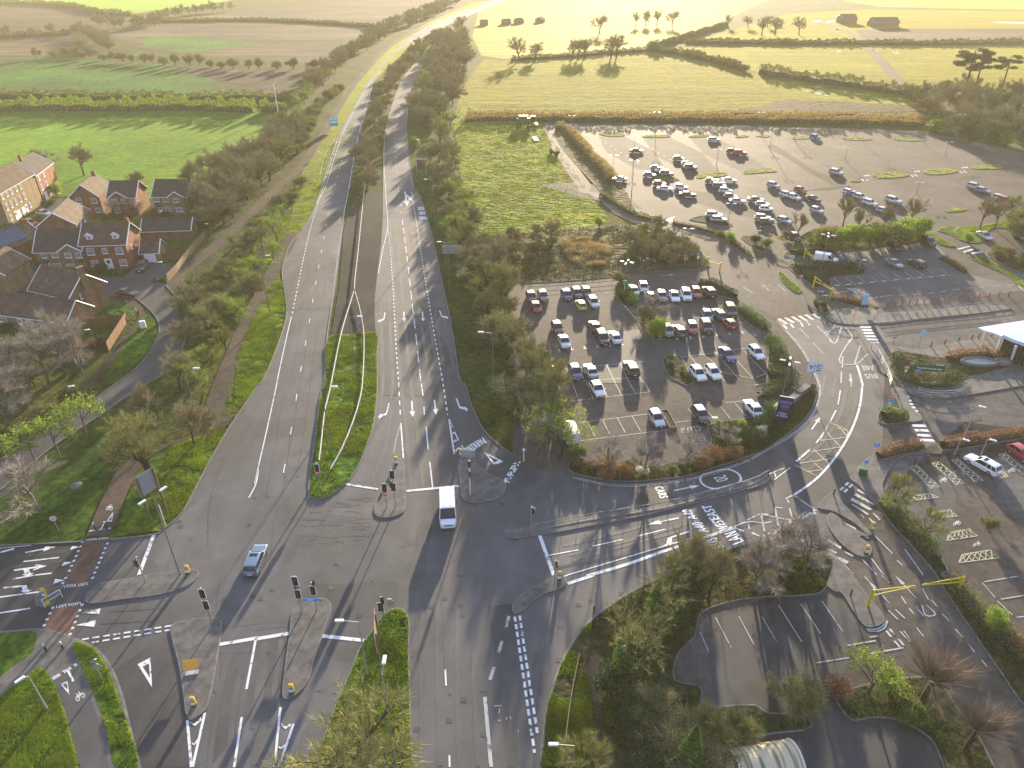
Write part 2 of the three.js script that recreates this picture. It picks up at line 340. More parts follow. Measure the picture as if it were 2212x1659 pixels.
// standing water on the fields, farm track
const track = smooth(P('D 1962,196 1930,162 1885,112 1850,80 1800,58 1745,44'), 6);
struct(mesh('farm_track', stripGeo(track, 6.5, 0.105), M.path));
for (const s of ['d 400,658 520,664 700,700 840,718 830,724 700,716 560,698 430,672', 'd 320,776 440,790 560,822 540,826 430,802', 'd 1940,194 2060,186 2212,190 2212,204 2000,200', 'd 410,176 470,172 480,186 420,190', 'd 520,184 590,176 590,190 530,196', 'd 1016,704 1050,724 1066,744 1040,740', 'd 838,704 858,716 864,730 846,728', 'd 876,702 890,716 905,732 888,730', 'd 915,424 952,430 950,436 918,434', 'd 1136,726 1160,740 1168,756 1148,750', 'd 1090,440 1110,452 1118,464 1098,454','d 1112,430 1130,446 1146,466 1128,456','d 590,246 625,250 622,258 596,256', 'd 720,420 740,416 734,430 724,430', 'd 610,436 640,438 660,446 620,446'])
  struct(sheet('puddle', smooth(P(s), 4, true), 0.112, M.water));

// ---------- roads ----------
const lcL = 'i 1380,1270 1540,1130 1600,1040 1760,730 1950,400 2200,30 f 60,1630 150,1440 270,1080 270,930 235,690 262,570 300,460 450,270 560,0 b 560,1640 700,1200 820,970 950,740 1080,560 1200,440 1330,320 1500,210 1700,120 1900,60 D 1090,-10';
const lcR = 'j 470,1000 460,940 480,720 520,450 560,100 f 590,1640 620,1240 680,850 750,330 790,0 b 800,1640 870,1280 950,1000 1020,700 1090,570 1250,420 1420,330 1600,240 1760,170 1920,100 D 1100,-2';
const rcL = 'j 640,1000 780,870 900,690 980,480 1020,350 1055,0 f 1055,1640 1040,1300 1025,950 1050,700 1090,320 1095,0 b 1095,1640 1105,1250 1150,980 1240,720 1350,560 1480,420 1580,310 1700,210';
const rcR = 'j 2200,610 2080,520 1960,400 1850,180 1790,0 f 1770,1640 1700,1250 1600,760 1500,310 1390,0 b 1380,1640 1320,1340 1300,1100 1310,900 1370,680 1460,540 1570,420 1680,310 1780,230';
const sLcL = smooth(P(lcL), 4), sLcR = smooth(P(lcR), 4), sRcL = smooth(P(rcL), 4), sRcR = smooth(P(rcR), 4);
const roadMeshes = {};
roadMeshes.west = struct(sheet('road', sLcL.concat(sLcR.slice().reverse()), 0.120, M.asphalt));
roadMeshes.east = struct(sheet('road', sRcL.concat(sRcR.slice().reverse()), 0.124, M.asphalt));
// brown surfaced strip between the carriageways
struct(sheet('central_reserve', P('f 655,1240 1040,1212 1025,950 1050,700 1088,320 1094,0 960,0 925,90 800,180 760,330 740,600 720,830 690,1000'), 0.116, M.dirt));
// the big paved area: junction, car parks, bus station
const base = P('D 1094,606 1150,606 1277,600 1545,572 1500,540 1430,500 1330,460 1270,380 1225,300 1165,268 1500,271 2000,286 2240,335 2600,420 3000,1700 1166,1760 1166,1658 1184,1522 1160,1300 1100,1180 1098,1000 1107,984 1112,800');
struct(sheet('car_park', base, 0.112, M.carpark));
const kerbBL = 'm 0,490 300,465 450,478 600,530 800,610 940,760 1040,1000 1110,1280 1200,1640 1215,1720';
const kerbBR = 'o 255,1760 260,1640 330,1100 440,750 600,480 750,330 1050,130 k 1380,1610 1700,1500 1900,1400 2212,1335';
const sBL = smooth(P(kerbBL), 5), sBR = smooth(P(kerbBR), 5);
const outerArm = smooth(P('j 2200,610 k 130,690 300,760 530,793 850,842 1080,852 1300,832 1500,808 1800,720 2070,630 2212,545 l 200,440 330,330 420,200 452,50 h 440,1640 370,1480 280,1330 165,1195 90,1100'), 5);
const junction = [...P('D -260,1200 0,1180.7 156,1173 300,1163 341,1155 i 1380,1270 1540,1130'), ...P('j 460,940 540,995 640,980 780,870'), ...outerArm, ...P('h 500,1090 600,1150 940,1140 1100,1280 930,1320 1020,1500 l 1010,200 1000,560 880,640 710,800 800,900 640,1140 700,1300'), ...sBR.slice().reverse(), ...sBL.slice().reverse(), ...P('D -260,1400')];
roadMeshes.junction = struct(sheet('junction_road', junction, 0.128, M.asphalt));
// lower car park, bottom right car park, bus apron: their own surfacing
struct(sheet('car_park', P('D 1094,606 1277,600 1530,577 1570,620 g 1960,960 2200,1200 h 100,1400 l 330,20 200,90 k 2030,300 1710,420 1640,590 1340,690 840,700 560,660 420,300 f 2212,1600 g 150,1100 0,900'), 0.1165, M.carpark));
struct(sheet('car_park', P('p -330,330 0,190 600,160 850,440 720,700 600,1000 700,1240 860,1240 1400,1400 1500,1640 1560,1760 -700,1760 -700,1400 -430,1100 -500,700'), 0.1165, M.asphaltPatch));
struct(sheet('bus_apron', P('h 930,1120 2100,1000 2212,950 2500,900 2500,1180 2212,1200 1330,1345 1060,1290 990,1190'), 0.1205, M.apron));
struct(sheet('bus_apron', P('l 1250,330 1230,160 1300,120 1560,150 2212,30 2500,0 2500,380 2212,400 1640,470 1480,520 1330,480'), 0.1205, M.apron));
struct(sheet('car_park', P('l 960,660 1150,620 1360,590 1480,600 2212,480 2600,440 2800,1640 2400,1640 2212,1330 1700,330 1560,1600 1420,1420 1300,1250 1110,1060 1000,940 800,900 720,800'), 0.1205, M.apron));
struct(sheet('car_park', P('h 560,470 1050,470 1450,450 1700,700 2120,800 2200,850 1400,960 960,990 560,800 420,830 560,720 800,700 620,600 400,580'), 0.1325, M.asphaltPatch));
struct(sheet('approach_road', P('c 280,1080 420,1080 380,1140 560,1400 700,1590 g 680,0 830,20 960,140 1090,210 1240,270 1330,300 1390,300 1660,350 1780,410 1950,510 2060,575 2200,560 h 100,540 170,560 90,650 110,720 250,880 380,900 390,980 480,1060 90,1095 0,1060 g 2212,1050 1960,940 1740,770 1680,660 1600,540 1510,460 1330,340 1100,290 900,190 760,60 c 600,1642 400,1330'), 0.1365, M.carpark));
struct(sheet('approach_road', P('c 240,1050 2212,1075 d 0,1085 1300,1120 1300,1155 0,1108 c 2212,1110 430,1080'), 0.121, M.carpark));
for (const q of ['c 760,1172 990,1172 1330,1440 1090,1450', 'c 1140,1182 1370,1177 1800,1480 1580,1505', 'c 1535,1175 1740,1172 2212,1450 d 40,1475 c 2000,1480', 'd 220,1192 390,1192 900,1495 700,1530', 'd 650,1202 910,1202 1390,1462 1170,1480', 'd 1090,1208 1350,1212 2050,1420 1700,1432', 'g 240,-60 760,-60 1140,150 960,120', 'g 1300,-40 2212,120 2212,260 1500,60'])
  struct(sheet('bay_surfacing', smooth(P(q), 2, true), 0.1165, M.bays));
// repaired panels of darker or redder surfacing
for (const [s, m] of [
  ['n 1995,265 2190,240 o 20,260 40,330 60,420 60,1642 n 2170,1642 2100,1050', M.asphaltPatch],
  ['f 1045,1150 1360,1135 1520,1135 1740,1450 1775,1640 j 1800,60 1830,160 1690,250 1660,300 1590,300 1430,110 1060,100', M.asphaltPatch],
  ['f 1145,295 1500,300 1540,500 1690,1130 1200,1135 1170,700', M.asphaltPink],
  ['f 250,560 690,560 700,640 660,1000 290,1010 280,930 236,690', M.asphaltPink],
  ['k 1060,880 1310,870 1400,1000 1130,1060', M.asphaltDark],
  ['n 10,545 290,500 270,700 240,1040 0,1160 m 1800,1640 1880,1000 1890,620', M.asphaltPatch],
  ['m 960,830 1440,490 1500,700 1580,1100 1640,1642 1200,1642 1110,1280', M.asphaltPatch],
  ['g 690,1640 920,1200 1330,1160 1760,1280 1790,1400 1440,1410 1320,1460 1330,1640', M.asphaltPatch],
  ['i 0,1395 700,1345 600,1640 m 300,120 300,260 450,280 370,460 0,480', M.asphaltDark],
]) struct(sheet('road_patch', P(s), 0.1405, m));
for (let i = 0; i < 60; i++) { // manhole covers and small repairs
  const [x, z] = gp(rr(360, 1500), rr(1080, 1600)); 
  if (!inPoly(junction, x, z)) continue;
  const k = 0.8; struct(sheet('road_patch', [[x, z], [x + rr(.5, .9) * k, z + .05], [x + .8 * k, z + rr(.5, .8) * k], [x, z + rr(.5, .7) * k]], 0.144, i % 2 ? M.asphaltDark : M.asphaltPatch));
}

// ---------- islands, verges, beds (raised, with kerb stones) ----------
const isl = {};
const A = (k, name, s, m, sm = 4, h = 0.25) => isl[k] = island(name, sm ? smooth(P(s), sm, true) : P(s), m, h);
A('med', 'central_island', 'j 460,930 478,972 540,995 620,978 780,865 900,690 980,480 1020,350 1050,100 1055,0 f 1050,1400 1036,1208 830,1228 640,1240 600,1640 j 560,100 520,450 480,720', M.grass, 3);
A('tl', 'traffic_island', 'j 1180,665 1230,645 1268,665 1280,800 1292,1050 1270,1105 1150,1150 1050,1140 1020,1090 1060,950 1110,850', M.paving);
A('tri', 'traffic_island', 'j 1742,660 1780,620 1835,625 1890,680 2010,780 2130,840 2152,890 2100,980 1990,1015 1840,1022 1780,990 1756,860', M.paving);
A('south', 'central_island', 'n 1100,340 1170,292 1245,284 1310,330 1325,650 1333,1000 1342,1400 1345,1800 520,1800 560,1500 700,1100 830,790 900,620 1000,470', M.grass);
A('mid', 'traffic_island', 'n 328,300 380,255 500,210 580,195 650,235 655,310 610,440 520,700 470,880 420,965 290,1062 246,1050 250,870 300,500', M.paving);
A('ltri', 'traffic_island', 'm 1465,440 1500,415 1600,388 1800,360 1870,372 1905,430 1880,600 1840,840 1790,1080 1755,1160 1640,1240 1600,1200 1570,1000 1540,800 1480,560', M.paving);
A('lbig', 'traffic_island', 'm 735,232 1100,202 1350,170 1480,138 1620,85 1690,20 i 1700,1610 1660,1592 1530,1600 m 1000,50 830,82', M.paving);
A('lsmall', 'traffic_island', 'm 308,240 330,160 450,118 545,92 500,170 440,262 350,272', M.paving);
A('rtip', 'traffic_island', 'o 22,250 65,200 250,82 440,5 482,30 472,92 280,172 90,326 40,328', M.paving);
A('strip', 'traffic_island', 'j 2140,1260 k 60,1265 160,1225 650,1150 1160,1072 1520,985 1880,880 2150,790 2205,772 l 30,798 k 2205,848 1900,945 1530,1042 1160,1132 650,1232 260,1302 0,1332 j 2150,1310', M.paving);
A('lotBed', 'planting_bed', 'k 500,745 545,650 600,668 840,703 1150,718 1340,692 1520,645 1650,590 1720,500 1700,400 1720,350 2030,300 2190,240 l 60,160 200,95 330,32 420,5 445,60 412,195 325,325 195,432 0,575 k 2065,622 1795,712 1500,800 1300,824 1080,843 850,834', M.bed);
A('lotHedge', 'planting_bed', 'g 1935,985 1990,985 2080,1060 2200,1160 h 60,1290 130,1400 200,1440 240,1500 250,1640 l 300,10 100,100 20,50 h 10,1560 20,1380 g 2205,1230 2150,1200 2000,1100', M.bed);
A('lotCorner', 'planting_bed', 'g 1595,800 1640,772 1740,782 1850,830 1965,930 1930,935 1850,908 1780,895 1740,850 1660,830', M.bed);
A('isleA', 'planting_bed', 'g 922,800 985,790 1010,870 1070,978 980,975 925,900', M.bed);
A('isleB', 'planting_bed', 'g 1095,1055 1200,1065 1320,1110 1330,1262 1260,1275 1170,1242 1090,1115', M.bed);
A('isleC', 'planting_bed', 'g 1320,1430 1370,1412 1440,1412 1480,1440 1550,1590 k 1575,0 1500,15 1440,-15 g 1380,1600 1315,1480', M.bed);
A('pond', 'verge', 'g -160,700 60,775 190,783 450,770 700,750 1000,722 1240,690 1500,668 1720,648 1660,540 1600,470 1500,440 1340,335 1100,295 900,290 400,330 0,375 f 2100,420 2150,600', M.scrub, 3, 0.22);
A('trackBed', 'planting_bed', 'c 385,1120 450,1075 560,1150 700,1330 870,1520 1000,1640 g 1050,100 1140,215 1320,250 1250,262 1080,205 950,130 800,20 c 740,1600 560,1400 430,1240', M.scrub);
A('loopBed', 'planting_bed', 'g 1390,268 1540,285 1670,322 1880,392 2000,480 2090,556 2050,570 1950,500 1780,402 1660,342 1400,292', M.bed);
A('bedD', 'planting_bed', 'g 1978,385 2070,380 2160,390 h 20,440 45,490 20,515 g 2150,522 2080,470', M.bed);
A('bedE', 'planting_bed', 'g 1535,240 1700,205 1850,255 1908,288 1860,300 1700,272', M.bed);
A('bigHedge', 'planting_bed', 'h 105,400 150,378 240,400 400,330 800,290 1240,310 1350,335 1320,415 1050,460 640,512 420,480 330,450', M.bed);
A('bedF', 'verge', 'h 1300,335 1380,342 1500,400 1620,468 1560,472 1420,420', M.grass);
A('bedG', 'planting_bed', 'h 195,640 240,615 500,612 740,618 855,690 830,712 560,742 565,790 520,815 420,820 330,755 235,690', M.bed);
A('bedH', 'planting_bed', 'h 160,560 190,510 330,490 620,500 625,535 420,560', M.bed);
A('bedI', 'verge', 'h 108,685 140,690 190,740 312,850 270,872 200,830 122,745', M.grass);
A('bedJ', 'planting_bed', 'h 400,950 440,925 520,960 542,1030 500,1046 428,1010', M.bed);
A('bedK', 'planting_bed', 'h 545,925 620,905 720,915 850,958 965,985 820,1000 640,952', M.bed);
A('bedL', 'planting_bed', 'h 1468,572 1560,570 1735,690 1700,712 1580,642', M.bed);
A('bedM', 'verge', 'h 1728,548 1800,540 2000,640 2212,770 2400,900 2300,900 2050,712 1850,622', M.grass);
A('bedN', 'verge', 'h 1470,335 1560,300 1800,300 2212,200 2400,180 2400,330 2212,340 1960,310 1830,440 1700,430 1560,362', M.grass);
A('bedO', 'planting_bed', 'h 1885,530 1950,500 2212,580 2400,620 2400,760 2212,700 2060,642 1920,572', M.bed);
A('busIsle', 'pavement', 'h 880,1345 940,1300 1060,1320 1330,1352 1600,1300 2212,1205 2500,1180 2500,1600 l 2500,-30 2212,20 1740,100 1480,130 1300,108 1190,60 1080,-60 h 1000,1560', M.paving);
A('busBed', 'planting_bed', 'h 1085,1375 1330,1400 1480,1425 1700,1390 1900,1395 2080,1450 2100,1500 1900,1560 1650,1620 l 1560,30 1330,20 1200,-20 h 1150,1570', M.bed, 4, 0.34);
A('busRail', 'pavement', 'h 925,1130 935,1060 1400,1018 2040,978 2100,1000 2000,1022 1500,1078', M.paving);
A('noEntry', 'pavement', 'h 520,1085 545,1045 620,1010 850,1005 930,1010 930,1120 890,1140 700,1140 600,1128', M.paving);
A('hedgeA', 'planting_bed', 'l 960,330 985,225 1010,226 1200,236 1232,322 1020,352', M.bed);
A('busPath', 'pavement', 'l 1080,40 1180,50 1240,200 1340,310 1220,330 1130,170', M.paving);
A('corner', 'pavement', 'l 724,820 760,760 860,650 960,590 1140,530 1330,505 1480,520 1500,600 1370,600 1160,640 1000,860 1010,960 960,1050 800,880', M.paving);
A('hedgeB', 'planting_bed', 'l 935,620 965,588 1140,540 1335,515 1358,570 1150,622 960,662', M.bed, 4, 0.34);
A('hedgeC', 'planting_bed', 'l 1485,525 1640,482 2212,405 2500,365 2500,440 2212,470 1500,572', M.bed);
A('longBed', 'planting_bed', 'l 955,1010 1020,985 1110,1062 1300,1252 1420,1420 1560,1600 p 1510,0 1650,110 1750,200 1900,370 2140,600 2400,820 2400,1300 2212,1130 2000,830 1840,600 1640,300 1490,70 l 1450,1640 1250,1400 1100,1240 985,1085', M.bed);
A('gIsle', 'traffic_island', 'l 445,1065 580,935 640,1010 740,1110 800,1180 850,1240 930,1290 880,1300 760,1200 580,1100', M.paving);
A('hIsle', 'traffic_island', 'l 560,1110 720,1230 880,1310 800,1310 900,1400 880,1480 800,1480 640,1370 520,1180', M.paving);
A('pIsle', 'traffic_island', 'l 580,1500 700,1600 p 740,0 870,180 980,310 1015,380 970,430 855,440 740,300 640,148 590,140 500,60', M.paving);
A('wood', 'planting_bed', 'o 262,1760 266,1640 334,1100 444,752 604,484 754,336 1050,138 k 1384,1618 1704,1508 1904,1408 2212,1350 l 250,1345 440,1410 570,1510 560,1640 p 480,150 300,180 0,190 o 1900,230 1640,330 1590,520 1440,690 1420,900 1640,960 1660,1110 2100,1110 2212,1180 p 330,1180 400,1300 0,1370 o 1900,1460 1750,1640 1740,1760', M.bed, 3);
A('bedQ', 'planting_bed', 'p 582,1020 700,980 1000,900 1370,872 1480,900 1600,1080 1700,1220 1830,1400 1960,1660 2000,1760 1560,1760 1500,1600 1400,1400 1150,1250 920,1222 730,1240', M.bed);
for (const s of ['c 760,1150 800,1135 980,1150 985,1165 870,1172', 'c 1140,1165 1370,1160 1370,1175 1150,1178', 'c 1535,1165 1740,1155 1740,1168 1540,1178', 'c 1930,1170 2040,1160 2040,1172 1940,1180', 'c 2105,1168 2212,1160 d 40,1165 0,1178', 'd 220,1175 380,1172 380,1188 240,1192', 'd 650,1185 760,1175 915,1190 880,1202 700,1200', 'd 1090,1190 1340,1195 1350,1208 1140,1205', 'c 1605,1500 1850,1480 1850,1505 1610,1530', 'c 2000,1470 2212,1445 d 60,1450 100,1470 0,1480 c 2010,1490', 'd 720,1545 810,1540 800,1558 730,1560', 'd 910,1495 1140,1480 1230,1505 960,1530', 'd 1340,1470 1600,1445 1640,1475 1400,1498', 'd 1760,1430 2000,1410 2060,1440 1780,1450', 'h 1530,160 1680,140 1720,155 1560,178', 'c 1260,1515 1400,1520 1450,1545 1290,1550'])
  island('planting_bed', smooth(P(s), 3, true), M.roughGrass, 0.25);
struct(sheet('footpath', smooth(P('d 20,1255 60,1240 240,1340 420,1460 700,1600 h 20,0 -60,0 d 560,1600 380,1480 200,1360'), 3, true), 0.141, M.path));
// left side: paths, street, lawns
const cyclePath = smooth(P('D 360,640 400,585 470,530 550,454 600,406 640,372 692,298 752,200 790,154 848,97 930,52'), 5);
struct(mesh('footpath', stripGeo(cyclePath, 3.2, 0.118), M.path));
const path2 = smooth(P('D 455,905 480,830 505,768 543,680 588,590 612,548 634,505'), 5);
struct(mesh('footpath', stripGeo(path2, 3.0, 0.122), M.path));
struct(sheet('footpath', P('i 740,1310 790,1180 870,1000 1000,740 1130,640 1300,560 1500,490 1720,420 1760,380 1830,300 1990,250 1960,350 1760,440 1500,510 1320,600 1170,760 1070,990 990,1190 915,1310'), 0.126, M.path));
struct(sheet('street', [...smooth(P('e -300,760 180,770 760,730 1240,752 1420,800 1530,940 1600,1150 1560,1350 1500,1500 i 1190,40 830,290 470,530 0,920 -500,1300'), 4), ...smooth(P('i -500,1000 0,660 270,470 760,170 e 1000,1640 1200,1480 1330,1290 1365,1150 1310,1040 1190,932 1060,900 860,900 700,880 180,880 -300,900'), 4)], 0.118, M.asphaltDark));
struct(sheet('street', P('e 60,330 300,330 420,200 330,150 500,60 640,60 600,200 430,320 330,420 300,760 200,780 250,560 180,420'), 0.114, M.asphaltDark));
struct(sheet('driveway', P('e 1060,735 1160,640 1240,600 1500,620 1440,740 1360,760 1240,752'), 0.122, M.asphaltPatch));
for (const [s, w] of [['i -500,1000 0,660 270,470 760,170 e 1000,1640 1200,1480 1330,1290 1365,1150 1310,1040 1190,932', .2], ['e 1420,800 1530,940 1600,1150 1560,1350 1500,1500 i 1190,40 830,290 470,530 0,920 -500,1300', .2], [lcL, .16], [lcR, .14], [rcR, .16], [kerbBL, .16], [kerbBR, .16], ['D -260,1200 0,1180.7 156,1173 341,1155 i 1380,1270', .16]])
  struct(mesh('kerb', barGeo(smooth(P(s), 4), w, 0, 0.23), M.kerb));
struct(sheet('pavement', smooth(P('e 880,900 1080,970 1190,1030 1160,1120 930,1390 820,1600 i 700,150 560,260 620,200 760,40 e 1000,1430 1200,1120 1240,1040 1180,950 1000,890'), 3, true), 0.124, M.path));
struct(sheet('lawn', smooth(P('e 1250,1045 1320,1090 1345,1180 1310,1300 1180,1460 970,1640 880,1640 1030,1360 1140,1200'), 3, true), 0.128, M.grass));
struct(sheet('lawn', P('i 20,930 470,570 830,320 1180,222 1200,260 1010,520 900,740 850,990 770,1180 720,1300 620,1350 0,1385 -400,1390 -400,1260'), 0.130, M.lawn));
struct(sheet('lawn', P('i 1160,780 1330,610 1500,515 1700,450 1940,350 1750,720 1600,1020 1520,1130 1370,1260 1000,1290 1080,1000'), 0.110, M.grass));
struct(sheet('lawn', P('e 880,920 960,915 1090,970 1160,1010 1100,1070 920,1050'), 0.128, M.lawn));
struct(sheet('lawn', P('e 660,1110 940,1090 1060,1080 900,1310 700,1240'), 0.122, M.lawn));
struct(sheet('lawn', P('e 60,1280 180,1210 340,1200 360,1240 200,1300 60,1320'), 0.126, M.lawn));
// bottom left corner
const blPave = sBL.concat(P('m 900,1800 -300,1800 -300,500'));
isl.bl = island('pavement', blPave, M.paving, 0.25);
struct(sheet('cycle_path', P('m 455,895 660,760 700,860 800,1100 900,1400 960,1800 690,1800 650,1500 560,1150 500,980'), 0.262, M.asphalt));
struct(sheet('lawn', smooth(P('m -300,500 0,505 320,490 312,580 262,690 100,800 0,885 -300,1100'), 3, true), 0.260, M.lawn));
struct(sheet('lawn', smooth(P('m -300,1270 0,1050 240,862 340,795 400,830 480,950 560,1180 640,1480 690,1800 -300,1800'), 3, true), 0.262, M.grass));
isl.blHedge = { pts: smooth(P('m 640,580 770,615 890,740 950,860 1030,1080 1100,1290 1180,1660 1000,1660 930,1350 800,1000 690,760'), 3, true) };
struct(sheet('verge', isl.blHedge.pts, 0.266, M.grass));
// crossings surfaced in red
struct(sheet('crossing_surface', P('i 712,1352 905,1350 760,1642 m 745,60 535,92 i 590,1642'), 0.1445, M.redPaving));
struct(sheet('crossing_surface', P('m 450,285 700,255 600,515 375,470'), 0.1445, M.redPaving));
struct(sheet('footpath', smooth(P('o 690,700 800,700 800,1000 790,1250 810,1500 860,1700 760,1700 730,1400 690,1100'), 3, true), 0.266, M.path));
struct(sheet('footpath', P('l 1350,560 1460,520 1500,590 1370,600'), 0.266, M.path));

M.seam = mat([0.075, 0.075, 0.078], 0.8);
for (const q of ['j 1530,890 1542,1160 1580,1400 1590,1642', 'n 1600,0 1606,350 1628,800', 'n 1995,265 2010,500 2070,800 2112,1100 2172,1642', 'n 1995,266 2190,240', 'j 1230,1402 1400,1370 1720,1342', 'j 165,1160 135,1500 112,1642', 'j 320,330 280,700 225,1000 170,1150', 'n 0,722 250,690', 'n 0,466 270,438', 'm 1900,450 2212,412', 'm 1880,672 2140,655', 'f 1240,20 1300,560 1360,1000 1420,1640', 'k 1060,880 1135,1060', 'k 1310,870 1400,1000', 'k 120,1260 300,1560', 'k 640,1280 760,1500', 'i 2100,200 1900,700 1800,1000 1780,1400', 'm 2060,1200 1780,1420', 'm 1480,1050 1220,1400', 'm 1880,0 1850,300', 'j 650,1190 800,1175 1000,1150', 'i 1500,1310 1420,1642', 'l 470,340 560,560 640,900', 'l 1240,360 1480,520', 'g 700,950 1000,930 1300,1000', 'g 640,1210 900,1190', 'g 1240,1050 1600,1040'])
  struct(mesh('road_seam', stripGeo(smooth(P(q), 4).map(p => [p[0] + rr(-.06, .06), p[1] + rr(-.05, .05)]), .06, 0.1475), M.seam));
{ const gs = [], pts = P('j 400,1090 560,1060 900,920 1000,960 1100,1180 1080,1340 820,1460 560,1380 400,1390'); let n = 0; const xs = pts.map(p => p[0]), zs = pts.map(p => p[1]); while (n < 46) { const x = rr(Math.min(...xs), Math.max(...xs)), z = rr(Math.min(...zs), Math.max(...zs)); if (!inPoly(pts, x, z)) continue; n++; const L = rr(.6, 3.2), q = []; for (let i = 0; i <= 8; i++) q.push([x + (i / 8 - .5) * L, z + rr(-.22, .22)]); gs.push(stripGeo(q, rr(.03, .12), 0.147 + n * 1e-5)); } struct(mesh('road_scuff', mergeGeometries(gs), M.seam)); }

// polished wheel tracks along the lanes, oil drips where cars wait and stand
{ const gs = []; let k = 0; for (const q of ['f 560,330 450,700 370,1150 270,1640 j 230,60 150,500 60,980', 'f 660,250 600,600 540,1000 470,1500 j 440,60 390,420 320,800', 'f 1190,330 1230,900 1280,1500 j 1300,60 1350,500 1390,900', 'f 1320,330 1400,800 1480,1250 1540,1640 j 1560,200 1600,600 1630,900', 'f 1110,900 1130,1400 1140,1640 j 1130,100 1080,500 950,850', 'f 1560,900 1640,1400 1700,1640 j 1760,200 1900,560 2080,700', 'm 2050,620 1950,1000 1870,1642', 'm 2212,700 2150,1100 2090,1642', 'n 160,560 110,900 60,1300', 'n 760,560 700,800 620,1000', 'n 1500,100 1490,700 1510,1642', 'n 1800,100 1800,800 1830,1642', 'k 480,1430 900,1330 1300,1220 1700,1100', 'k 560,1560 1000,1430 1500,1300', 'l 520,120 560,-60', 'l 740,60 680,300 520,540 300,740', 'i 560,1470 120,1530', 'm 1400,320 900,350'])
  for (const o of [-.8, .8]) gs.push(stripGeo(offset(smooth(P(q), 4), o), .5, 0.1425 + (k++) * 2e-5)); struct(mesh('wheel_track', mergeGeometries(gs), M.asphaltTrack));
  const os = []; for (let i = 0; i < 90; i++) { const [x, z] = i % 2 ? gp(rr(1150, 1640), rr(620, 930)) : gp(rr(400, 1500), rr(950, 1620)); if (!inPoly(i % 2 ? base : junction, x, z)) continue; const r = rr(.12, .38), c = []; for (let j = 0; j < 9; j++) { const a = j / 9 * 6.283, q = r * rr(.6, 1.2); c.push([x + Math.cos(a) * q, z + Math.sin(a) * q]); } os.push(polyGeo(c, .1462)); } struct(mesh('oil_stain', mergeGeometries(os), M.seam)); }

// ---------- painted markings (children of the road they lie on) ----------
const MY = 0.150;
const road = roadMeshes.junction;
const font = await new FontLoader().loadAsync('fonts/droid/droid_sans_bold.typeface.json');
const fontR = await new FontLoader().loadAsync('fonts/droid/droid_sans_regular.typeface.json');
function line(s, w = 0.15, m = M.white, y = MY, name = 'lane_line', parent = road) { return mesh(name, stripGeo(smooth(P(s), 4), w, y), m, parent); }
function dash(s, on, off, w = 0.14, m = M.white, y = MY, name = 'dashed_line') { return mesh(name, dashGeo(smooth(P(s), 6), w, y, on, off), m, road); }
function quad(s, m = M.white, y = MY, name = 'road_marking') { return mesh(name, polyGeo(P(s), y), m, road); }
// lettering: baseline start, baseline end, top of the first letter
function lettering(text, s, m = M.letter, y = MY, f = font, name = 'lettering') {
  const [a, b, c] = P(s), shapes = f.generateShapes(text, 1), g = new THREE.ShapeGeometry(shapes, 4);
  g.computeBoundingBox(); const B = g.boundingBox, p = g.attributes.position, pos = [];
  for (let i = 0; i < p.count; i++) { const u = (p.getX(i) - B.min.x) / (B.max.x - B.min.x), v = (p.getY(i) - B.min.y) / (B.max.y - B.min.y); pos.push([a[0] + (b[0] - a[0]) * u + (c[0] - a[0]) * v, a[1] + (b[1] - a[1]) * u + (c[1] - a[1]) * v]); }
  return mesh(name, flatGeo([...g.index.array], pos, y), m, road);
}
// arrow from tail to tip; bend: -1 head turns left, 1 right, 0 straight
function arrow(s, bend = 0, w = 1, m = M.white, y = MY, both = false) {
  const [a, b] = P(s), L = Math.hypot(b[0] - a[0], b[1] - a[1]), d = [(b[0] - a[0]) / L, (b[1] - a[1]) / L], n = [-d[1], d[0]];
  const T = (x, v) => [a[0] + d[0] * v * L + n[0] * x * w, a[1] + d[1] * v * L + n[1] * x * w], geos = [];
  const sh = 0.11, hd = 0.42;
  if (!bend || both) geos.push(polyGeo([T(-sh, 0), T(sh, 0), T(sh, 0.62), T(hd, 0.62), T(0, 1), T(-hd, 0.62), T(-sh, 0.62)], y));
  if (bend) {
    const k = bend;
    if (!both) geos.push(polyGeo([T(-sh, 0), T(sh, 0), T(sh, 0.62), T(-sh, 0.62)], y));
    const o = both ? -0.3 : 0;
    geos.push(polyGeo([T(0, 0.58 + o), T(k * 0.75, 0.72 + o), T(k * 0.75, 0.64 + o), T(k * 1.15, 0.84 + o), T(k * 0.75, 1.0 + o), T(k * 0.75, 0.9 + o), T(-k * sh, 0.72 + o)], y + 0.002));
  }
  return mesh('arrow_marking', mergeGeometries(geos), m, road);
}
// dual carriageway
line('f 315,1070 270,1260 190,1640 j 190,0 100,420 0,860 i 2212,730 2190,860 2130,980', 0.16);
dash('b 560,1500 600,1330 700,1190 f 490,270 440,470 380,760 320,1060', 1.0, 0.9, 0.2);
dash('b 940,950 850,1090 770,1300 710,1500 f 650,80 580,470 530,740 450,1220 380,1620 j 340,240 290,530 230,860', 2.0, 7.0, 0.15);
line('b 1000,750 930,1000 870,1230 800,1640 f 770,150 720,500 660,950 620,1230', 0.16);
line('b 1080,600 980,720 850,950 740,1180 620,1560 590,1640 f 530,100', 0.16);
line('b 1160,960 1115,1150 1105,1400 1120,1640 f 1125,100 1140,280 1135,330 1095,500 1057,700', 0.15);
line('b 1310,900 1300,1100 1320,1340 1350,1600', 0.14, M.worn);
dash('b 1310,740 1230,960 1203,1160 1205,1380 1222,1560 f 1236,20 1258,200', 1.5, 5.0, 0.16);
dash('f 1262,240 1310,620 1340,900 1380,1240 1420,1620', 4.2, 2.2, 0.17);
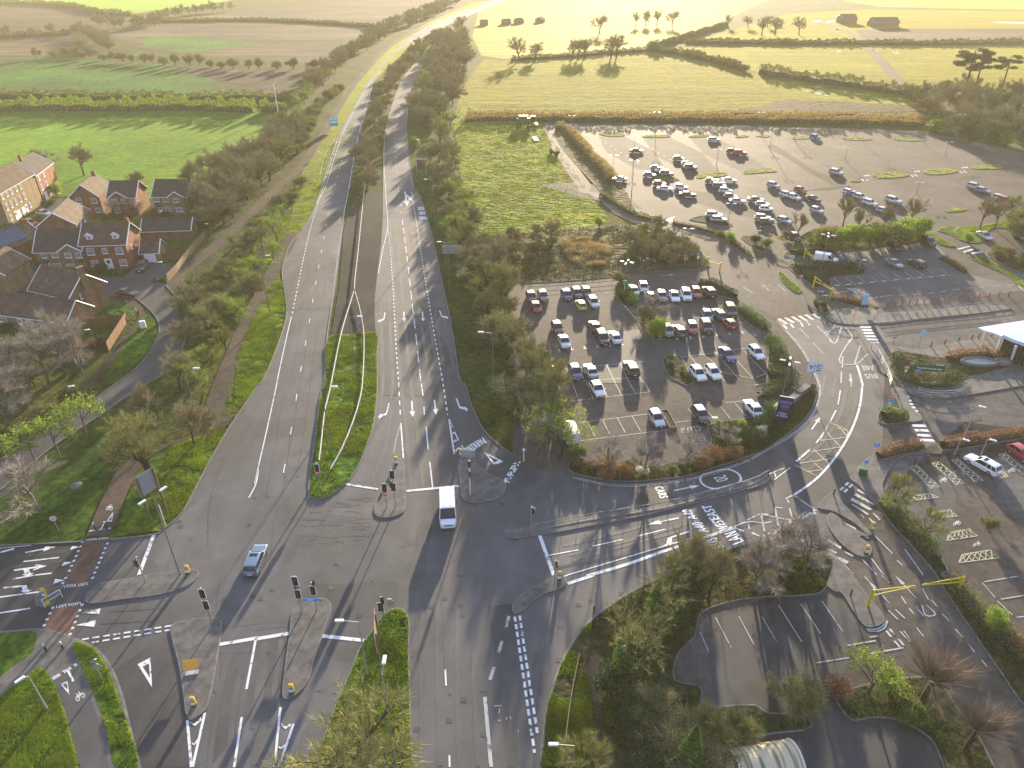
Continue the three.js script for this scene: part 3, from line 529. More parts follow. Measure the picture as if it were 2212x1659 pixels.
dash('j 1425,0 1440,110 1452,270', 4, 3, 0.17); line('j 1467,370 1484,565', 0.18); line('j 1497,672 1522,890', 0.18);
dash('f 1343,10 1380,240 1460,760 1520,1130 1610,1640 j 1615,30 1650,270', 0.9, 0.85, 0.22);
dash('f 1145,330 1170,640 1190,960 1210,1340 1232,1640', 0.8, 0.9, 0.2); dash('j 1232,0 1240,160 1248,310', 1.3, 1.3, 0.18);
line('j 1250,340 1272,640', 0.2); line('j 1250,345 1210,480 1190,600', 0.1, M.worn);
line('j 1662,308 1707,606', 0.22); dash('j 1665,308 1740,480 1812,600', 2.2, 1.2, 0.16);
for (const s of ['j 1688,430 1702,418 1718,424 1716,434 1702,428 1690,440', 'j 1700,500 1720,480 1732,486 1730,496 1722,490 1706,508', 'j 1715,575 1742,548 1758,556 1754,566 1742,560 1720,586']) quad(s);
line('j 1298,922 1746,878', 0.42); line('j 780,862 1055,907', 0.36);
for (const [s, b] of [['f 1275,1030 1280,1118', 0], ['f 1434,1028 1442,1114', 0], ['f 1115,1036 1100,1124', 1], ['f 1580,1018 1612,1096', -1], ['j 1343,150 1352,292', 0], ['j 1537,142 1552,272', 0], ['j 1150,170 1116,308', 1], ['j 1722,122 1768,250', -1]]) arrow(s, b, 1.0);
arrow('f 1285,0 1303,130', 0, 1.9); quad('f 1287,20 1292,16 1326,48 1330,40 1352,80 1312,72 1318,60 1288,34');
lettering('PARK', 'f 1474,212 1400,214 1478,240'); lettering('AND', 'f 1458,170 1404,172 1460,197'); lettering('RIDE', 'f 1446,130 1394,132 1450,158');
lettering('PARKING', 'j 1946,460 1780,560 1984,506');
{ const o = P('j 1960,588 2125,668 2050,704'), c = [(o[0][0] + o[1][0] + o[2][0]) / 3, (o[0][1] + o[1][1] + o[2][1]) / 3]; const inn = o.map((p, i) => [lerp(p[0], c[0], i ? .5 : .42), lerp(p[1], c[1], i ? .5 : .42)]); mesh('give_way_triangle', ringGeo(o, inn, MY), M.white, road); }
dash('j 2130,845 2212,700 k 40,730 0,800 ', 0.9, 0.5, 0.2); dash('j 2212,690 k 62,670 -40,860', 1.0, 0.5, 0.24); dash('k 90,670 -10,850', 1.0, 0.5, 0.24);
// stop lines and lanes south of the junction
line('n 0,548 292,498', 0.42); line('m 1878,592 2212,536', 0.42); line('m 2190,545 2110,975', 0.24); line('m 2070,1215 2005,1642', 0.22);
line('n 582,520 938,558', 0.42);
line('m 1755,1178 1650,1640', 0.24); line('m 1605,1238 1640,1640', 0.24);
quad('m 1628,1250 1668,1270 1722,1212 1726,1240 1672,1290 1632,1268'); quad('m 1642,1428 1662,1442 1688,1404 1690,1424 1664,1456 1644,1444');
line('n 222,1130 170,1640', 0.22); line('n 335,1270 210,1640', 0.22);
quad('n 230,1265 262,1296 310,1268 312,1286 264,1318 234,1290'); quad('n 205,1460 228,1474 262,1444 262,1460 230,1490 206,1476');
line('n 1630,805 1637,945', 0.16); line('n 1665,1540 1668,1640', 0.16); line('n 1968,1042 2022,1640', 0.34, M.worn);
dash('n 2175,350 2125,530 2055,760 1990,960', 1.5, 1.7, 0.32, M.worn);
dash('o 45,355 110,800 160,1150 215,1520', 0.66, 0.32, 0.26); dash('o 88,345 150,780 200,1100 238,1350', 0.66, 0.32, 0.26);
for (const s of ['n 2045,1120 2110,1116', 'n 2095,1140 2090,1180', 'n 2065,1245 2105,1242', 'n 2150,1215 2155,1235', 'n 2185,1205 2190,1225', 'o 5,1210 12,1230', 'o 70,1315 76,1345']) line(s, 0.1, M.worn);
// left arm
for (const [s, w] of [['i 205,1526 508,1491', .2], ['i 300,1642 445,1625', .2], ['m 115,32 300,0', .2], ['m 0,188 340,143', .2], ['m 0,324 262,283', .2], ['i 1320,1295 1190,1642', .42], ['i 0,1412 270,1386', .1]]) line(s, w);
dash('i 10,1445 130,1415', 1.4, 1.2, 0.3);
arrow('i 220,1448 480,1400', 0, 1.0); arrow('i 122,1600 405,1562', 1, 1.2, M.white, MY, true); arrow('m 35,108 300,82', 1, 1.0);
for (const s of ['i 600,1425 622,1394 690,1400', 'i 530,1565 552,1528 636,1530', 'm 458,72 476,32 562,42', 'm 704,322 864,284 850,334', 'm 650,428 830,382 808,442']) quad(s, M.white, MY, 'speed_hump_triangle');
for (const s of ['i 712,1350 580,1642', 'i 940,1325 805,1642', 'm 570,15 532,85', 'm 800,15 780,60', 'm 460,270 360,475', 'm 710,245 600,515']) dash(s, 0.28, 0.5, 0.28);
dash('m 705,550 1480,430', .66, 0.34, 0.2); dash('m 790,576 1480,464', .66, 0.34, 0.2);
lettering('LOOK RIGHT', 'i 928,1316 738,1334 924,1330'); lettering('LOOK LEFT', 'm 552,108 762,86 547,84', M.white, MY);
lettering('LOOK LEFT', 'm 692,228 478,260 694,250', M.letter, MY); lettering('LOOK RIGHT', 'm 386,494 566,524 388,472', M.white, MY);
{ const o = P('m 1180,762 1290,706 1304,960'), inn = P('m 1222,782 1278,756 1286,880'); mesh('give_way_triangle', ringGeo(o, inn, MY), M.white, road); }
{ const o = P('m 526,938 584,910 602,1030'), inn = P('m 546,946 578,930 588,990'); mesh('give_way_triangle', ringGeo(o, inn, 0.272), M.white, road); }
{ const o = P('i 915,1180 972,1100 960,1186'), inn = P('i 932,1172 962,1130 954,1176'); mesh('give_way_triangle', ringGeo(o, inn, MY), M.white, road); }
line('m 580,806 634,914', 0.2, M.white, 0.274); dash('m 450,890 660,762', 0.7, 0.3, 0.14, M.white, 0.274); dash('m 462,900 668,772', 0.7, 0.3, 0.14, M.white, 0.274);
line('i 905,1180 862,1255', 0.2); dash('i 765,1265 950,1240', 0.7, 0.35, 0.18);
function cycleSymbol(s, y) { // two wheels, a frame
  const [a, b, c] = P(s), T = (u, v) => [a[0] + (b[0] - a[0]) * u + (c[0] - a[0]) * v, a[1] + (b[1] - a[1]) * u + (c[1] - a[1]) * v], gs = [];
  for (const cx of [0.22, 0.78]) { const o = [], q = []; for (let i = 0; i < 20; i++) { const t = i / 20 * 6.2832; o.push(T(cx + .22 * Math.cos(t), .35 + .35 * Math.sin(t))); q.push(T(cx + .15 * Math.cos(t), .35 + .24 * Math.sin(t))); } gs.push(ringGeo(o, q, y)); }
  for (const l of [[[.22, .35], [.38, .8], [.68, .8], [.78, .35]], [[.22, .35], [.48, .38], [.68, .85], [.62, 1], [.74, 1]], [[.48, .38], [.38, .85], [.33, .95], [.45, .95]]]) gs.push(stripGeo(l.map(q => T(...q)), 0.07, y));
  return mesh('cycle_symbol', mergeGeometries(gs), M.white, road);
}
cycleSymbol('m 668,1092 742,1040 632,1040', 0.274); cycleSymbol('i 905,1085 960,1090 925,1035', MY);
// right arm
line('k 258,1300 378,1642', 0.42); line('k 325,1475 592,1425', 0.16); line('k 712,1394 970,1336', 0.16); line('k 1092,1308 1332,1248', 0.16);
line('k 490,1642 900,1520 1300,1400 1680,1290', 0.16); line('k 660,1650 1000,1550 1400,1408 1700,1310 1905,1235', 0.42);
line('o 498,72 720,0', 0.42); line('o 440,18 500,0', 0.14);
arrow('k 1448,1152 1190,1208', 0, 1.0); arrow('k 1535,1268 1285,1350', -1, 1.0); arrow('k 1655,1410 1425,1512', -1, 1.0, M.worn); arrow('k 1405,918 1625,874', 0, 0.9);
lettering('CARS', 'k 1238,888 1288,986 1308,880'); lettering('20', 'k 1745,806 1776,848 1840,782', M.letter, MY, fontR);
{ const c = P('k 1735,835 1872,800'), d = [c[1][0] - c[0][0], c[1][1] - c[0][1]], L = Math.hypot(...d), u = [d[0] / L, d[1] / L], o = [], q = []; for (let i = 0; i < 40; i++) { const t = i / 40 * 6.2832, e = Math.cos(t) > 0 ? c[1] : c[0]; for (const [r, l] of [[1.75, o], [1.45, q]]) l.push([e[0] + (u[0] * Math.cos(t) - u[1] * Math.sin(t)) * r, e[1] + (u[1] * Math.cos(t) + u[0] * Math.sin(t)) * r]); } mesh('speed_roundel', ringGeo(o, q, MY), M.white, road); }
lettering('A40', 'k 1608,1160 1545,1078 1530,1166'); lettering('EAST', 'k 1800,1160 1722,1040 1716,1172'); lettering('A40', 'k 1702,1270 1640,1186 1612,1280'); lettering('WEST', 'k 1885,1248 1800,1150 1796,1262');
lettering('BUS', 'k 1842,1400 1764,1316 1742,1422', M.worn); lettering('LANE', 'k 2006,1352 1905,1228 1908,1386');
quad('k 1910,1238 1930,1232 2006,1262 1996,1270'); quad('k 2066,1284 2080,1276 2144,1302 2132,1312');
for (const [s, w] of [['k 540,800 850,862 1080,870 1290,850 1482,822', .1], ['k 545,812 850,874 1080,882 1290,862 1490,834', .1], ['k 1515,822 1750,762 2050,650', .1], ['k 1518,832 1755,772 2056,660', .1], ['k 2065,642 2212,555 l 200,450 345,330 430,200 462,50 h 450,1640 380,1480 290,1330 170,1190', .1], ['k 2072,652 2212,568 l 205,462 355,338 440,205 472,50 h 460,1640 390,1480 300,1330 180,1190', .1], ['k 1380,1645 1700,1520 1900,1420 2212,1340 l 250,1335 440,1400 600,1500 740,1642', .1], ['k 1370,1632 1700,1508 1900,1408 2212,1328 l 250,1325 450,1390 610,1490 750,1632', .1]]) line(s, w, M.worn);
line('l 830,0 800,220 700,470 560,680 420,830 245,955', 0.3); 
dash('l 640,60 620,180', 6, 3, 0.18); line('l 602,232 555,325', 0.2); line('l 515,400 432,512', 0.2); line('l 380,562 258,668', 0.16); line('l 388,566 268,672', 0.12); line('l 210,722 75,826', 0.14); line('l 155,728 20,780', 0.14); line('l 75,765 90,805', 0.14); 
// yellow-cream box hatching on the bend
for (const s of ['l 545,335 700,405 690,460', 'l 610,352 700,455', 'l 520,415 640,545', 'l 470,490 690,460', 'l 395,585 640,545', 'l 410,565 545,690', 'l 290,685 590,640', 'l 380,650 490,745', 'l 255,700 440,795', 'l 360,755 490,740', 'l 545,335 470,490', 'l 700,405 600,380']) line(s, 0.13, M.cream);
for (const s of ['l -60,1120 0,1128 220,1165 350,1100', 'l 75,1060 145,1068', 'l 205,1070 230,1160', 'l 170,990 240,962 330,1020', 'l 185,995 200,1025', 'l 330,1020 430,1085', 'l 220,1165 130,1240 60,1300', 'l 80,1060 110,1230', 'k 2030,1170 2150,1120 2212,1122', 'k 2040,1195 2050,1250', 'k 2150,1120 2180,1270', 'k 1920,1225 2040,1185 2180,1195 l 60,1185']) line(s, 0.2, M.worn);
dash('l 300,1165 430,1080', 0.8, 0.5, 0.3); dash('l 320,1150 440,1100', 0.8, 0.5, 0.3); dash('l -20,1310 120,1240 360,1110', 1.2, 0.8, 0.24, M.worn);
dash('l 640,915 712,845', 0.9, 0.5, 0.3); dash('l 672,932 745,862', 0.9, 0.5, 0.3);
// zebra crossings
for (const s of ['l 782,918 795,905 862,950 850,958', 'l 752,958 772,940 935,1035 918,1042', 'l 722,1000 742,978 912,1078 890,1088', 'l 728,1032 745,1032 884,1118 868,1128', 'l 805,1122 820,1122 850,1155 846,1165', 'l 912,1110 925,1110 982,1158 972,1175', 'l 880,1155 892,1155 945,1205 938,1225', 'l 568,1160 590,1152 775,1240 765,1262', 'l 555,1200 575,1198 738,1290 725,1308', 'l 800,1285 820,1285 888,1318 875,1330', 'l 760,1325 775,1325 855,1365 842,1382', 'l 480,1320 500,1315 650,1400 640,1420', 'l 400,1360 420,1352 610,1448 600,1460', 'l 668,1440 682,1440 755,1472 745,1490', 'l 612,1492 630,1488 712,1525 692,1548']) quad(s, M.worn, MY, 'zebra_stripe');
for (const s of ['l 1075,45 1095,45 1120,60 1082,62', 'l 1095,75 1190,82 1200,98 1105,92', 'l 1120,105 1222,108 1235,124 1130,122', 'l 1140,140 1242,140 1250,155 1148,156', 'l 1155,168 1258,170 1270,186 1165,184', 'l 1175,198 1272,198 1288,215 1185,216', 'l 1192,228 1295,228 1308,245 1202,245', 'l 1215,258 1310,258 1325,274 1228,272', 'l 1248,350 1360,352 1378,375 1262,372', 'l 1270,392 1385,395 1400,416 1282,412', 'l 1288,432 1405,438 1425,460 1302,455', 'l 1308,474 1430,478 1452,500 1322,495', 'h 802,1150 900,1152 912,1168 812,1166', 'h 820,1178 908,1180 920,1196 828,1194', 'h 832,1204 925,1206 935,1220 840,1218', 'h 845,1232 940,1234 950,1248 855,1246', 'h 860,1260 958,1262 968,1276 868,1272', 'h 900,1295 968,1290 975,1298 910,1302', 'h 1640,490 1740,465 1750,472 1650,500', 'h 1690,512 1770,490 1785,498 1700,525', 'h 1760,525 1845,512 1855,522 1770,535']) quad(s, M.white, MY, 'zebra_stripe');
for (const [a, b] of [[95, 130], [155, 130], [210, 130], [268, 128], [325, 126], [382, 126]]) quad(`h ${a},${1090 - (a - 95) * .14} ${a + 34},${1086 - (a - 95) * .14} ${a + b * .78},${1134 - (a - 95) * .16} ${a + b * .55},${1136 - (a - 95) * .16}`, M.worn, MY, 'zebra_stripe');
for (const s of ['h 142,1140 160,1138 195,1172 172,1180', 'h 205,1132 222,1130 250,1165 232,1172', 'h 292,1122 308,1120 330,1155 315,1162', 'h 350,1115 362,1113 385,1145 372,1150']) quad(s, M.worn, MY, 'zebra_stripe');
// bus gate markings
for (const s of ['h 500,1215 650,1150 740,1240 705,1310', 'h 520,1235 600,1140', 'h 655,1150 585,1305 520,1235', 'h 530,1200 620,1215', 'h 650,1150 690,1180', 'h 720,1270 640,1470 760,1480 875,1390', 'h 810,1320 760,1480', 'h 660,1410 655,1510', 'h 650,1540 645,1640']) line(s, 0.22, M.worn);
line('h 440,1150 590,1305', 0.16, M.worn); line('h 290,1170 370,1252', 0.16, M.worn); line('h 408,1295 490,1388', 0.14, M.worn); line('h 780,1485 800,1540 825,1640', 0.34); line('h 725,1560 735,1640 l 730,30', 0.14);
arrow('h 722,1560 732,1642', 0, 0.7); arrow('l 395,395 468,290', 0, 0.9); quad('h 2165,800 2212,840 2205,850 2160,812', M.worn);
lettering('LANE', 'h 940,1490 815,1490 958,1534', M.worn); lettering('BUS', 'h 945,1562 842,1562 965,1604', M.worn);
lettering('EXIT', 'h 852,868 770,824 775,872', M.worn); line('h 590,874 640,862 720,854', 0.16, M.worn); quad('h 440,855 480,848 512,856 480,862', M.worn); quad('h 480,890 520,884 550,890 520,896', M.worn);
line('h 0,815 30,850', 0.16, M.worn); line('h 105,795 170,850', 0.1, M.worn); line('g 2165,800 2212,840', 0.16, M.worn); line('g 2000,820 2080,870', 0.14, M.worn); arrow('g 1285,722 1425,708', 0, .6, M.worn);
// bays in the lower car park
const BY = 0.1445, bay = (s, m = M.worn, w = 0.1) => line(s, w, m, BY, 'bay_line');
for (const s of ['k 580,338 1185,262', 'k 575,495 1440,388', 'k 670,328 730,460', 'k 797,314 858,438', 'k 922,296 990,422', 'k 1050,282 1120,408', 'k 585,400 600,480', 'k 1410,335 1560,318', 'k 1525,215 1625,340', 'k 1700,250 1755,310', 'k 1805,195 1888,302', 'k 1920,160 2020,280', 'k 1850,165 2000,150', 'k 410,0 468,160', 'k 540,0 592,146', 'k 660,-10 718,134', 'k 790,0 836,118', 'k 905,0 960,105', 'k 1028,0 1080,88', 'k 1160,0 1200,75', 'k 465,160 1200,74', 'g 385,1528 1150,1455', 'g 330,1640 1120,1588', 'g 830,1482 905,1640', 'g 945,1470 1025,1640', 'g 1110,1590 1150,1640', 'g 490,1520 540,1640', 'g 335,1460 410,1640', 'g 1440,1420 1780,1378', 'g 1545,1408 1600,1480', 'g 1650,1392 1770,1480', 'g 1765,1380 1960,1605', 'g 1780,1540 2080,1600', 'g 1985,1345 2212,1580', 'g 1900,1355 2100,1330', 'g 1940,1445 2080,1595', 'g 1730,1555 1850,1625', 'h 0,1560 -80,1590', 'l 0,0 -100,15']) bay(s);
for (const s of ['g 315,1368', 'g 425,1360', 'g 535,1350', 'g 645,1340', 'g 755,1328', 'g 865,1320', 'g 965,1308', 'g 1435,1262', 'g 1550,1252', 'g 1660,1242', 'g 1775,1232', 'g 1885,1218', 'g 1995,1208']) { const [t, xy] = s.split(' '), [x, y] = xy.split(',').map(Number); bay(`${t} ${x - 14},${y + 6} ${x + 14},${y + 3}`, M.white, .12); bay(`${t} ${x},${y + 4} ${x - 8},${y - 14}`, M.white, .12); }
dash('g 960,960 1085,1090', 0.8, 0.5, 0.22, M.worn, BY); dash('g 985,975 1100,1115', 0.8, 0.5, 0.22, M.worn, BY);
lettering('CLEAR', 'k 1622,364 1456,384 1638,408', M.worn, BY, fontR); lettering('KEEP', 'k 1662,456 1560,474 1692,508', M.worn, BY, fontR);
// bays by the blue spaces, with marks at their ends
for (let i = 0; i < 10; i++) { const x = 582 + i * 101, y = 745 - i * 9.5; line(`h ${x},${y} ${x + 92},${y + 66}`, 0.1, M.worn, MY, 'bay_line'); line(`h ${x + 5},${y + 62} ${x + 50},${y + 56}`, 0.35, M.worn, MY, 'bay_mark'); }
dash('h 860,920 1100,885', 0.7, 0.4, 0.3, M.worn); dash('h 1010,895 1400,870 1700,830 2140,798', 1.6, 1.6, 0.18, M.worn);
// accessible bays: cream hatching
function hatch(s) { const [a, b, c, d] = P(s), L = (p, q, t) => [lerp(p[0], q[0], t), lerp(p[1], q[1], t)], gs = [stripGeo([a, b, c, d, a], 0.12, MY)]; const n = 6; for (let i = 0; i < n; i++) { gs.push(stripGeo([L(a, b, i / n), L(d, c, (i + 1) / n)], 0.1, MY)); gs.push(stripGeo([L(d, c, i / n), L(a, b, (i + 1) / n)], 0.1, MY + .003)); } mesh('bay_hatching', mergeGeometries(gs), M.cream, road); }
for (const s of ['l 1240,720 1415,900 1488,886 1290,700', 'l 1422,684 1632,870 1704,856 1480,670', 'l 1590,655 1790,845 1862,832 1640,645', 'l 1900,700 2000,818 2075,800 1980,690', 'l 1990,610 2200,780 2260,770 2050,595', 'l 1250,1005 1480,975 1410,940 1270,965', 'l 1400,1160 1640,1135 1580,1080 1420,1105', 'l 1550,1345 1810,1305 1745,1245 1570,1275', 'l 1650,1535 1995,1492 1925,1425 1680,1465']) hatch(s);
for (const [x, y] of [[1515, 835], [2100, 750], [1630, 1205], [1800, 1385]]) { const o = P(`l ${x - 30},${y + 5} ${x + 35},${y + 15} ${x - 30},${y - 25}`); cycleSymbol(`l ${x - 30},${y + 15} ${x + 35},${y + 5} ${x - 25},${y - 25}`, MY); }
for (const s of ['p 1870,55 2150,10', 'p 2010,205 2212,172', 'p 2140,360 2212,352', 'p 1850,60 1960,190', 'p 1980,220 2110,340']) line(s, 0.12, M.worn, MY, 'bay_line');
// bottom right car park and its exit road
for (const s of ['o 1630,490 1700,650', 'o 1760,360 1895,620', 'o 1960,350 2090,595', 'o 2160,355 2212,450', 'p -5,400 95,570', 'p 110,255 310,570', 'p 300,245 470,500', 'p 482,220 660,482', 'p 430,750 715,705']) line(s, 0.1, M.worn, 0.1445, 'bay_line');
for (const s of ['p 860,460 940,462 1000,435 1025,390', 'p 870,475 950,480 1015,450 1040,390', 'p 1050,300 1130,380', 'p 1110,295 1190,370', 'p 1280,265 1350,350', 'p 1335,255 1370,345 1450,335 1370,250', 'p 1415,210 1465,270', 'p 1510,330 1570,395', 'p 1620,460 1680,530', 'p 1735,590 1785,658', 'p 1845,725 1890,780', 'p 1150,480 1230,570', 'p 1180,475 1250,575', 'p 700,600 940,560', 'p 890,530 960,520', 'p 1290,450 1350,525', 'p 890,670 1180,620', 'l 905,1500 1010,1642', 'l 825,1505 950,1642', 'l 1190,1420 1345,1640', 'l 1125,1515 1170,1560', 'l 930,1300 1085,1458', 'p 990,0 1055,65', 'p 845,10 880,50', 'p 1225,280 1265,330', 'p 1160,180 1200,245', 'p 1340,115 1390,210']) line(s, 0.15, M.worn);
arrow('p 1055,235 870,40', 0, .6, M.worn); arrow('p 1285,195 1110,5', 0, .6, M.worn); dash('p 1060,460 1180,600', 0.8, 0.5, 0.26, M.worn); dash('p 1030,475 1150,620', 0.8, 0.5, 0.26, M.worn);
// dotted bay ends in the upper car park
for (const s of ['d 330,1240 620,1370 900,1500', 'd 540,1200 900,1350 1080,1440', 'd 880,1290 1180,1400 1300,1470', 'd 1010,1215 1500,1400 1700,1480', 'd 120,1190 420,1330', 'c 1000,1150 1700,1560', 'c 700,1150 1100,1400']) dash(s, 0.7, 4.0, 0.25, M.worn, BY, 'bay_marks');
for (const s of ['d 820,1530 850,1550 842,1556 812,1536', 'd 852,1526 882,1546 874,1552 846,1532', 'd 1242,1496 1272,1514 1264,1520 1234,1502', 'd 1275,1492 1305,1510 1297,1516 1268,1498', 'd 1662,1464 1692,1482 1684,1488 1654,1470', 'd 1695,1460 1725,1478 1717,1484 1688,1466', 'd 1265,1468 1320,1464 1320,1474 1270,1476', 'd 1675,1434 1735,1430 1735,1440 1680,1444', 'd 840,1504 895,1500 895,1510 845,1512']) quad(s, M.worn, BY);

// each marking belongs to the surface that it lies on
for (const c of [...road.children]) { c.geometry.computeBoundingBox(); const b = c.geometry.boundingBox, x = (b.min.x + b.max.x) / 2, z = (b.min.z + b.max.z) / 2; let best = null; for (const q of surfaces) if (inPoly(q.pts, x, z) && (!best || q.y > best.y)) best = q; if (best && best.m !== road) best.m.add(c); }

// ---------- plants ----------
function plantMat(rgb, tr = 0) { const m = tr ? new THREE.MeshPhysicalMaterial({ roughness: 0.95, transmission: tr, thickness: 0, vertexColors: true, side: THREE.DoubleSide, specularIntensity: 0.3 }) : new THREE.MeshStandardMaterial({ roughness: 0.95, vertexColors: true, side: THREE.DoubleSide }); m.color.setRGB(...rgb); return m; }
const PM = {
  twigDusk: plantMat([0.25, 0.185, 0.125]), twigBrown: plantMat([0.295, 0.250, 0.120]), twigOlive: plantMat([0.30, 0.285, 0.085]), twigGrey: plantMat([0.34, 0.29, 0.23]), twigRed: plantMat([0.27, 0.13, 0.075]),
  leafLime: plantMat([0.22, 0.32, 0.035], 0.45), leafGreen: plantMat([0.085, 0.155, 0.028], 0.35), leafDark: plantMat([0.04, 0.075, 0.022], 0.25), leafOlive: plantMat([0.165, 0.175, 0.048], 0.35), leafGold: plantMat([0.36, 0.27, 0.085], 0.4), leafRust: plantMat([0.235, 0.125, 0.06], 0.3), leafStraw: plantMat([0.36, 0.27, 0.14], 0.35), blossom: plantMat([0.62, 0.46, 0.42], 0.35), blossomWhite: plantMat([0.6, 0.56, 0.42], 0.3), grassBlade: plantMat([0.28, 0.40, 0.028], 0.42),
};
class Soup { // triangles with a tint each
  constructor() { this.p = []; this.c = []; }
  tri(a, b, c, t) { this.p.push(a.x, a.y, a.z, b.x, b.y, b.z, c.x, c.y, c.z); for (let i = 0; i < 3; i++) this.c.push(t[0], t[1], t[2]); }
  twig(a, d, len, w, t) { const s = V3(rnd() - .5, rnd() - .5, rnd() - .5).cross(d).normalize().multiplyScalar(w / 2), b = a.clone().addScaledVector(d, len); this.tri(a.clone().add(s), a.clone().sub(s), b, t); }
  leaf(c, size, t, flat = 0) { let n = V3(rr(-1, 1), rr(-1, 1) + flat, rr(-1, 1)).normalize(), u = V3(rr(-1, 1), rr(-1, 1), rr(-1, 1)).cross(n).normalize(), v = u.clone().cross(n); u.multiplyScalar(size * .5); v.multiplyScalar(size * rr(.25, .42)); const a = c.clone().sub(u), b = c.clone().add(v), d = c.clone().add(u), e = c.clone().sub(v); this.tri(a, b, d, t); this.tri(a, d, e, t); }
  geo() { const g = new THREE.BufferGeometry(); g.setAttribute('position', new THREE.Float32BufferAttribute(this.p, 3)); g.setAttribute('color', new THREE.Float32BufferAttribute(this.c, 3)); g.computeVertexNormals(); return g; }
}
const tint = (a = .65, b = 1.3) => { const k = rr(a, b), h = rr(-.08, .08); return [k * (1 + h), k, k * (1 - h * 1.5)]; };
const rdir = (d, ang) => { const ax = V3(rr(-1, 1), rr(-1, 1), rr(-1, 1)).cross(d).normalize(); return d.clone().applyAxisAngle(ax, ang).normalize(); };
const protoBin = new THREE.Group(); // prototypes never join the scene themselves
function makeTree(name, o) {
  const root = new THREE.Group(); root.name = name; protoBin.add(root);
  const wood = [], crown = new Soup(), leaves = new Soup();
  const up = V3(0, 1, 0);
  function grow(p, d, len, r, lv) {
    const mid = p.clone().addScaledVector(d, len * .5), d2 = rdir(d, rr(0, .22)); d2.y += o.lift ?? 0.08; d2.normalize();
    const end = mid.clone().addScaledVector(d2, len * .5);
    const n = lv === 0 ? 7 : lv === 1 ? 5 : 3, rm = r * .8, re = r * .6;
    wood.push(tubeGeo(p, mid, r, rm, n), tubeGeo(mid, end, rm, re, n));
    if (lv >= o.levels) {
      for (let i = 0; i < o.twigs; i++) {
        const t = rr(.1, 1), q = p.clone().lerp(end, t), dd = rdir(d2, rr(.2, o.fan ?? 1.0)); dd.y += o.lift ?? .1; dd.normalize();
        crown.twig(q, dd, rr(.4, 1) * o.twigLen, o.twigW, tint());
        if (o.leaves) for (let k = 0; k < o.leaves; k++) leaves.leaf(q.clone().addScaledVector(dd, rr(.1, 1) * o.twigLen), o.leafSize * rr(.6, 1.3), tint(.6, 1.4));
      }
      return;
    }
    const kids = o.kids[lv];
    for (let i = 0; i < kids; i++) {
      const t = lv === 0 ? rr(o.fork ?? .45, 1) : rr(.35, 1), q = p.clone().lerp(end, t);
      let dd = rdir(lv === 0 ? up : d2, rr(o.angle[0], o.angle[1])); dd.y = Math.max(dd.y, o.minUp ?? -.1); dd.normalize();
      grow(q, dd, len * o.ratio[lv] * rr(.75, 1.2), re * rr(.6, .85) * (o.thin || 1), lv + 1);
    }
    grow(end, rdir(d2, .25), len * o.ratio[lv] * .9, re * .85 * (o.thin || 1), lv + 1);
  }
  for (let s = 0; s < (o.stems || 1); s++) {
    const d = o.stems > 1 ? rdir(up, rr(.1, .5)) : rdir(up, rr(0, .06)), p = V3(o.stems > 1 ? rr(-.6, .6) : 0, -.1, o.stems > 1 ? rr(-.6, .6) : 0);
    grow(p, d, o.trunk, o.r, 0);
  }
  if (o.ivy) for (let i = 0; i < o.ivy; i++) { const t = rnd(), y = t * o.trunk * o.ivyH, a = rr(0, 6.28), q = (.35 + .8 * Math.sin(Math.min(1, t * 1.3) * 2.6)) * o.ivyR * Math.sqrt(rnd()); leaves.leaf(V3(Math.cos(a) * q, y, Math.sin(a) * q), o.leafSize * rr(.7, 1.4), tint(.5, 1.4)); }
  mesh('trunk', merge(wood), o.bark || M.bark, root);
  if (crown.p.length) mesh(o.leaves || o.ivy ? 'twigs' : 'crown', crown.geo(), o.twigMat || PM.twigBrown, root);
  if (leaves.p.length) mesh(o.leaves || o.ivy ? 'crown' : 'foliage', leaves.geo(), o.leafMat, root);
  return root;
}
function makeBush(name, o) { // dense leafy shrub on short stems
  const root = new THREE.Group(); root.name = name; protoBin.add(root);
  const wood = [], lf = new Soup();
  const lobes = Array.from({ length: o.lobes }, () => { const a = rr(0, 6.28), q = Math.sqrt(rnd()) * o.w * .32; return [Math.cos(a) * q, o.h * rr(.32, .7), Math.sin(a) * q, o.w * rr(.2, .34), o.h * rr(.2, .34)]; });
  for (const l of lobes) {
    wood.push(tubeGeo(V3(l[0] * .2, -.05, l[2] * .2), V3(l[0], l[1], l[2]), .05, .02, 4));
    for (let i = 0; i < o.n / o.lobes; i++) { const d = V3(rr(-1, 1), rr(-1, 1), rr(-1, 1)).normalize().multiplyScalar(Math.pow(rnd(), .35) * rr(.8, 1.15)); const q = V3(l[0] + d.x * l[3], Math.max(.05, l[1] + d.y * l[4]), l[2] + d.z * l[3]); lf.leaf(q, o.size * rr(.6, 1.3), tint(.55, 1.4)); }
  }
  mesh('stems', merge(wood), M.bark, root); mesh('foliage', lf.geo(), o.mat, root); return root;
}
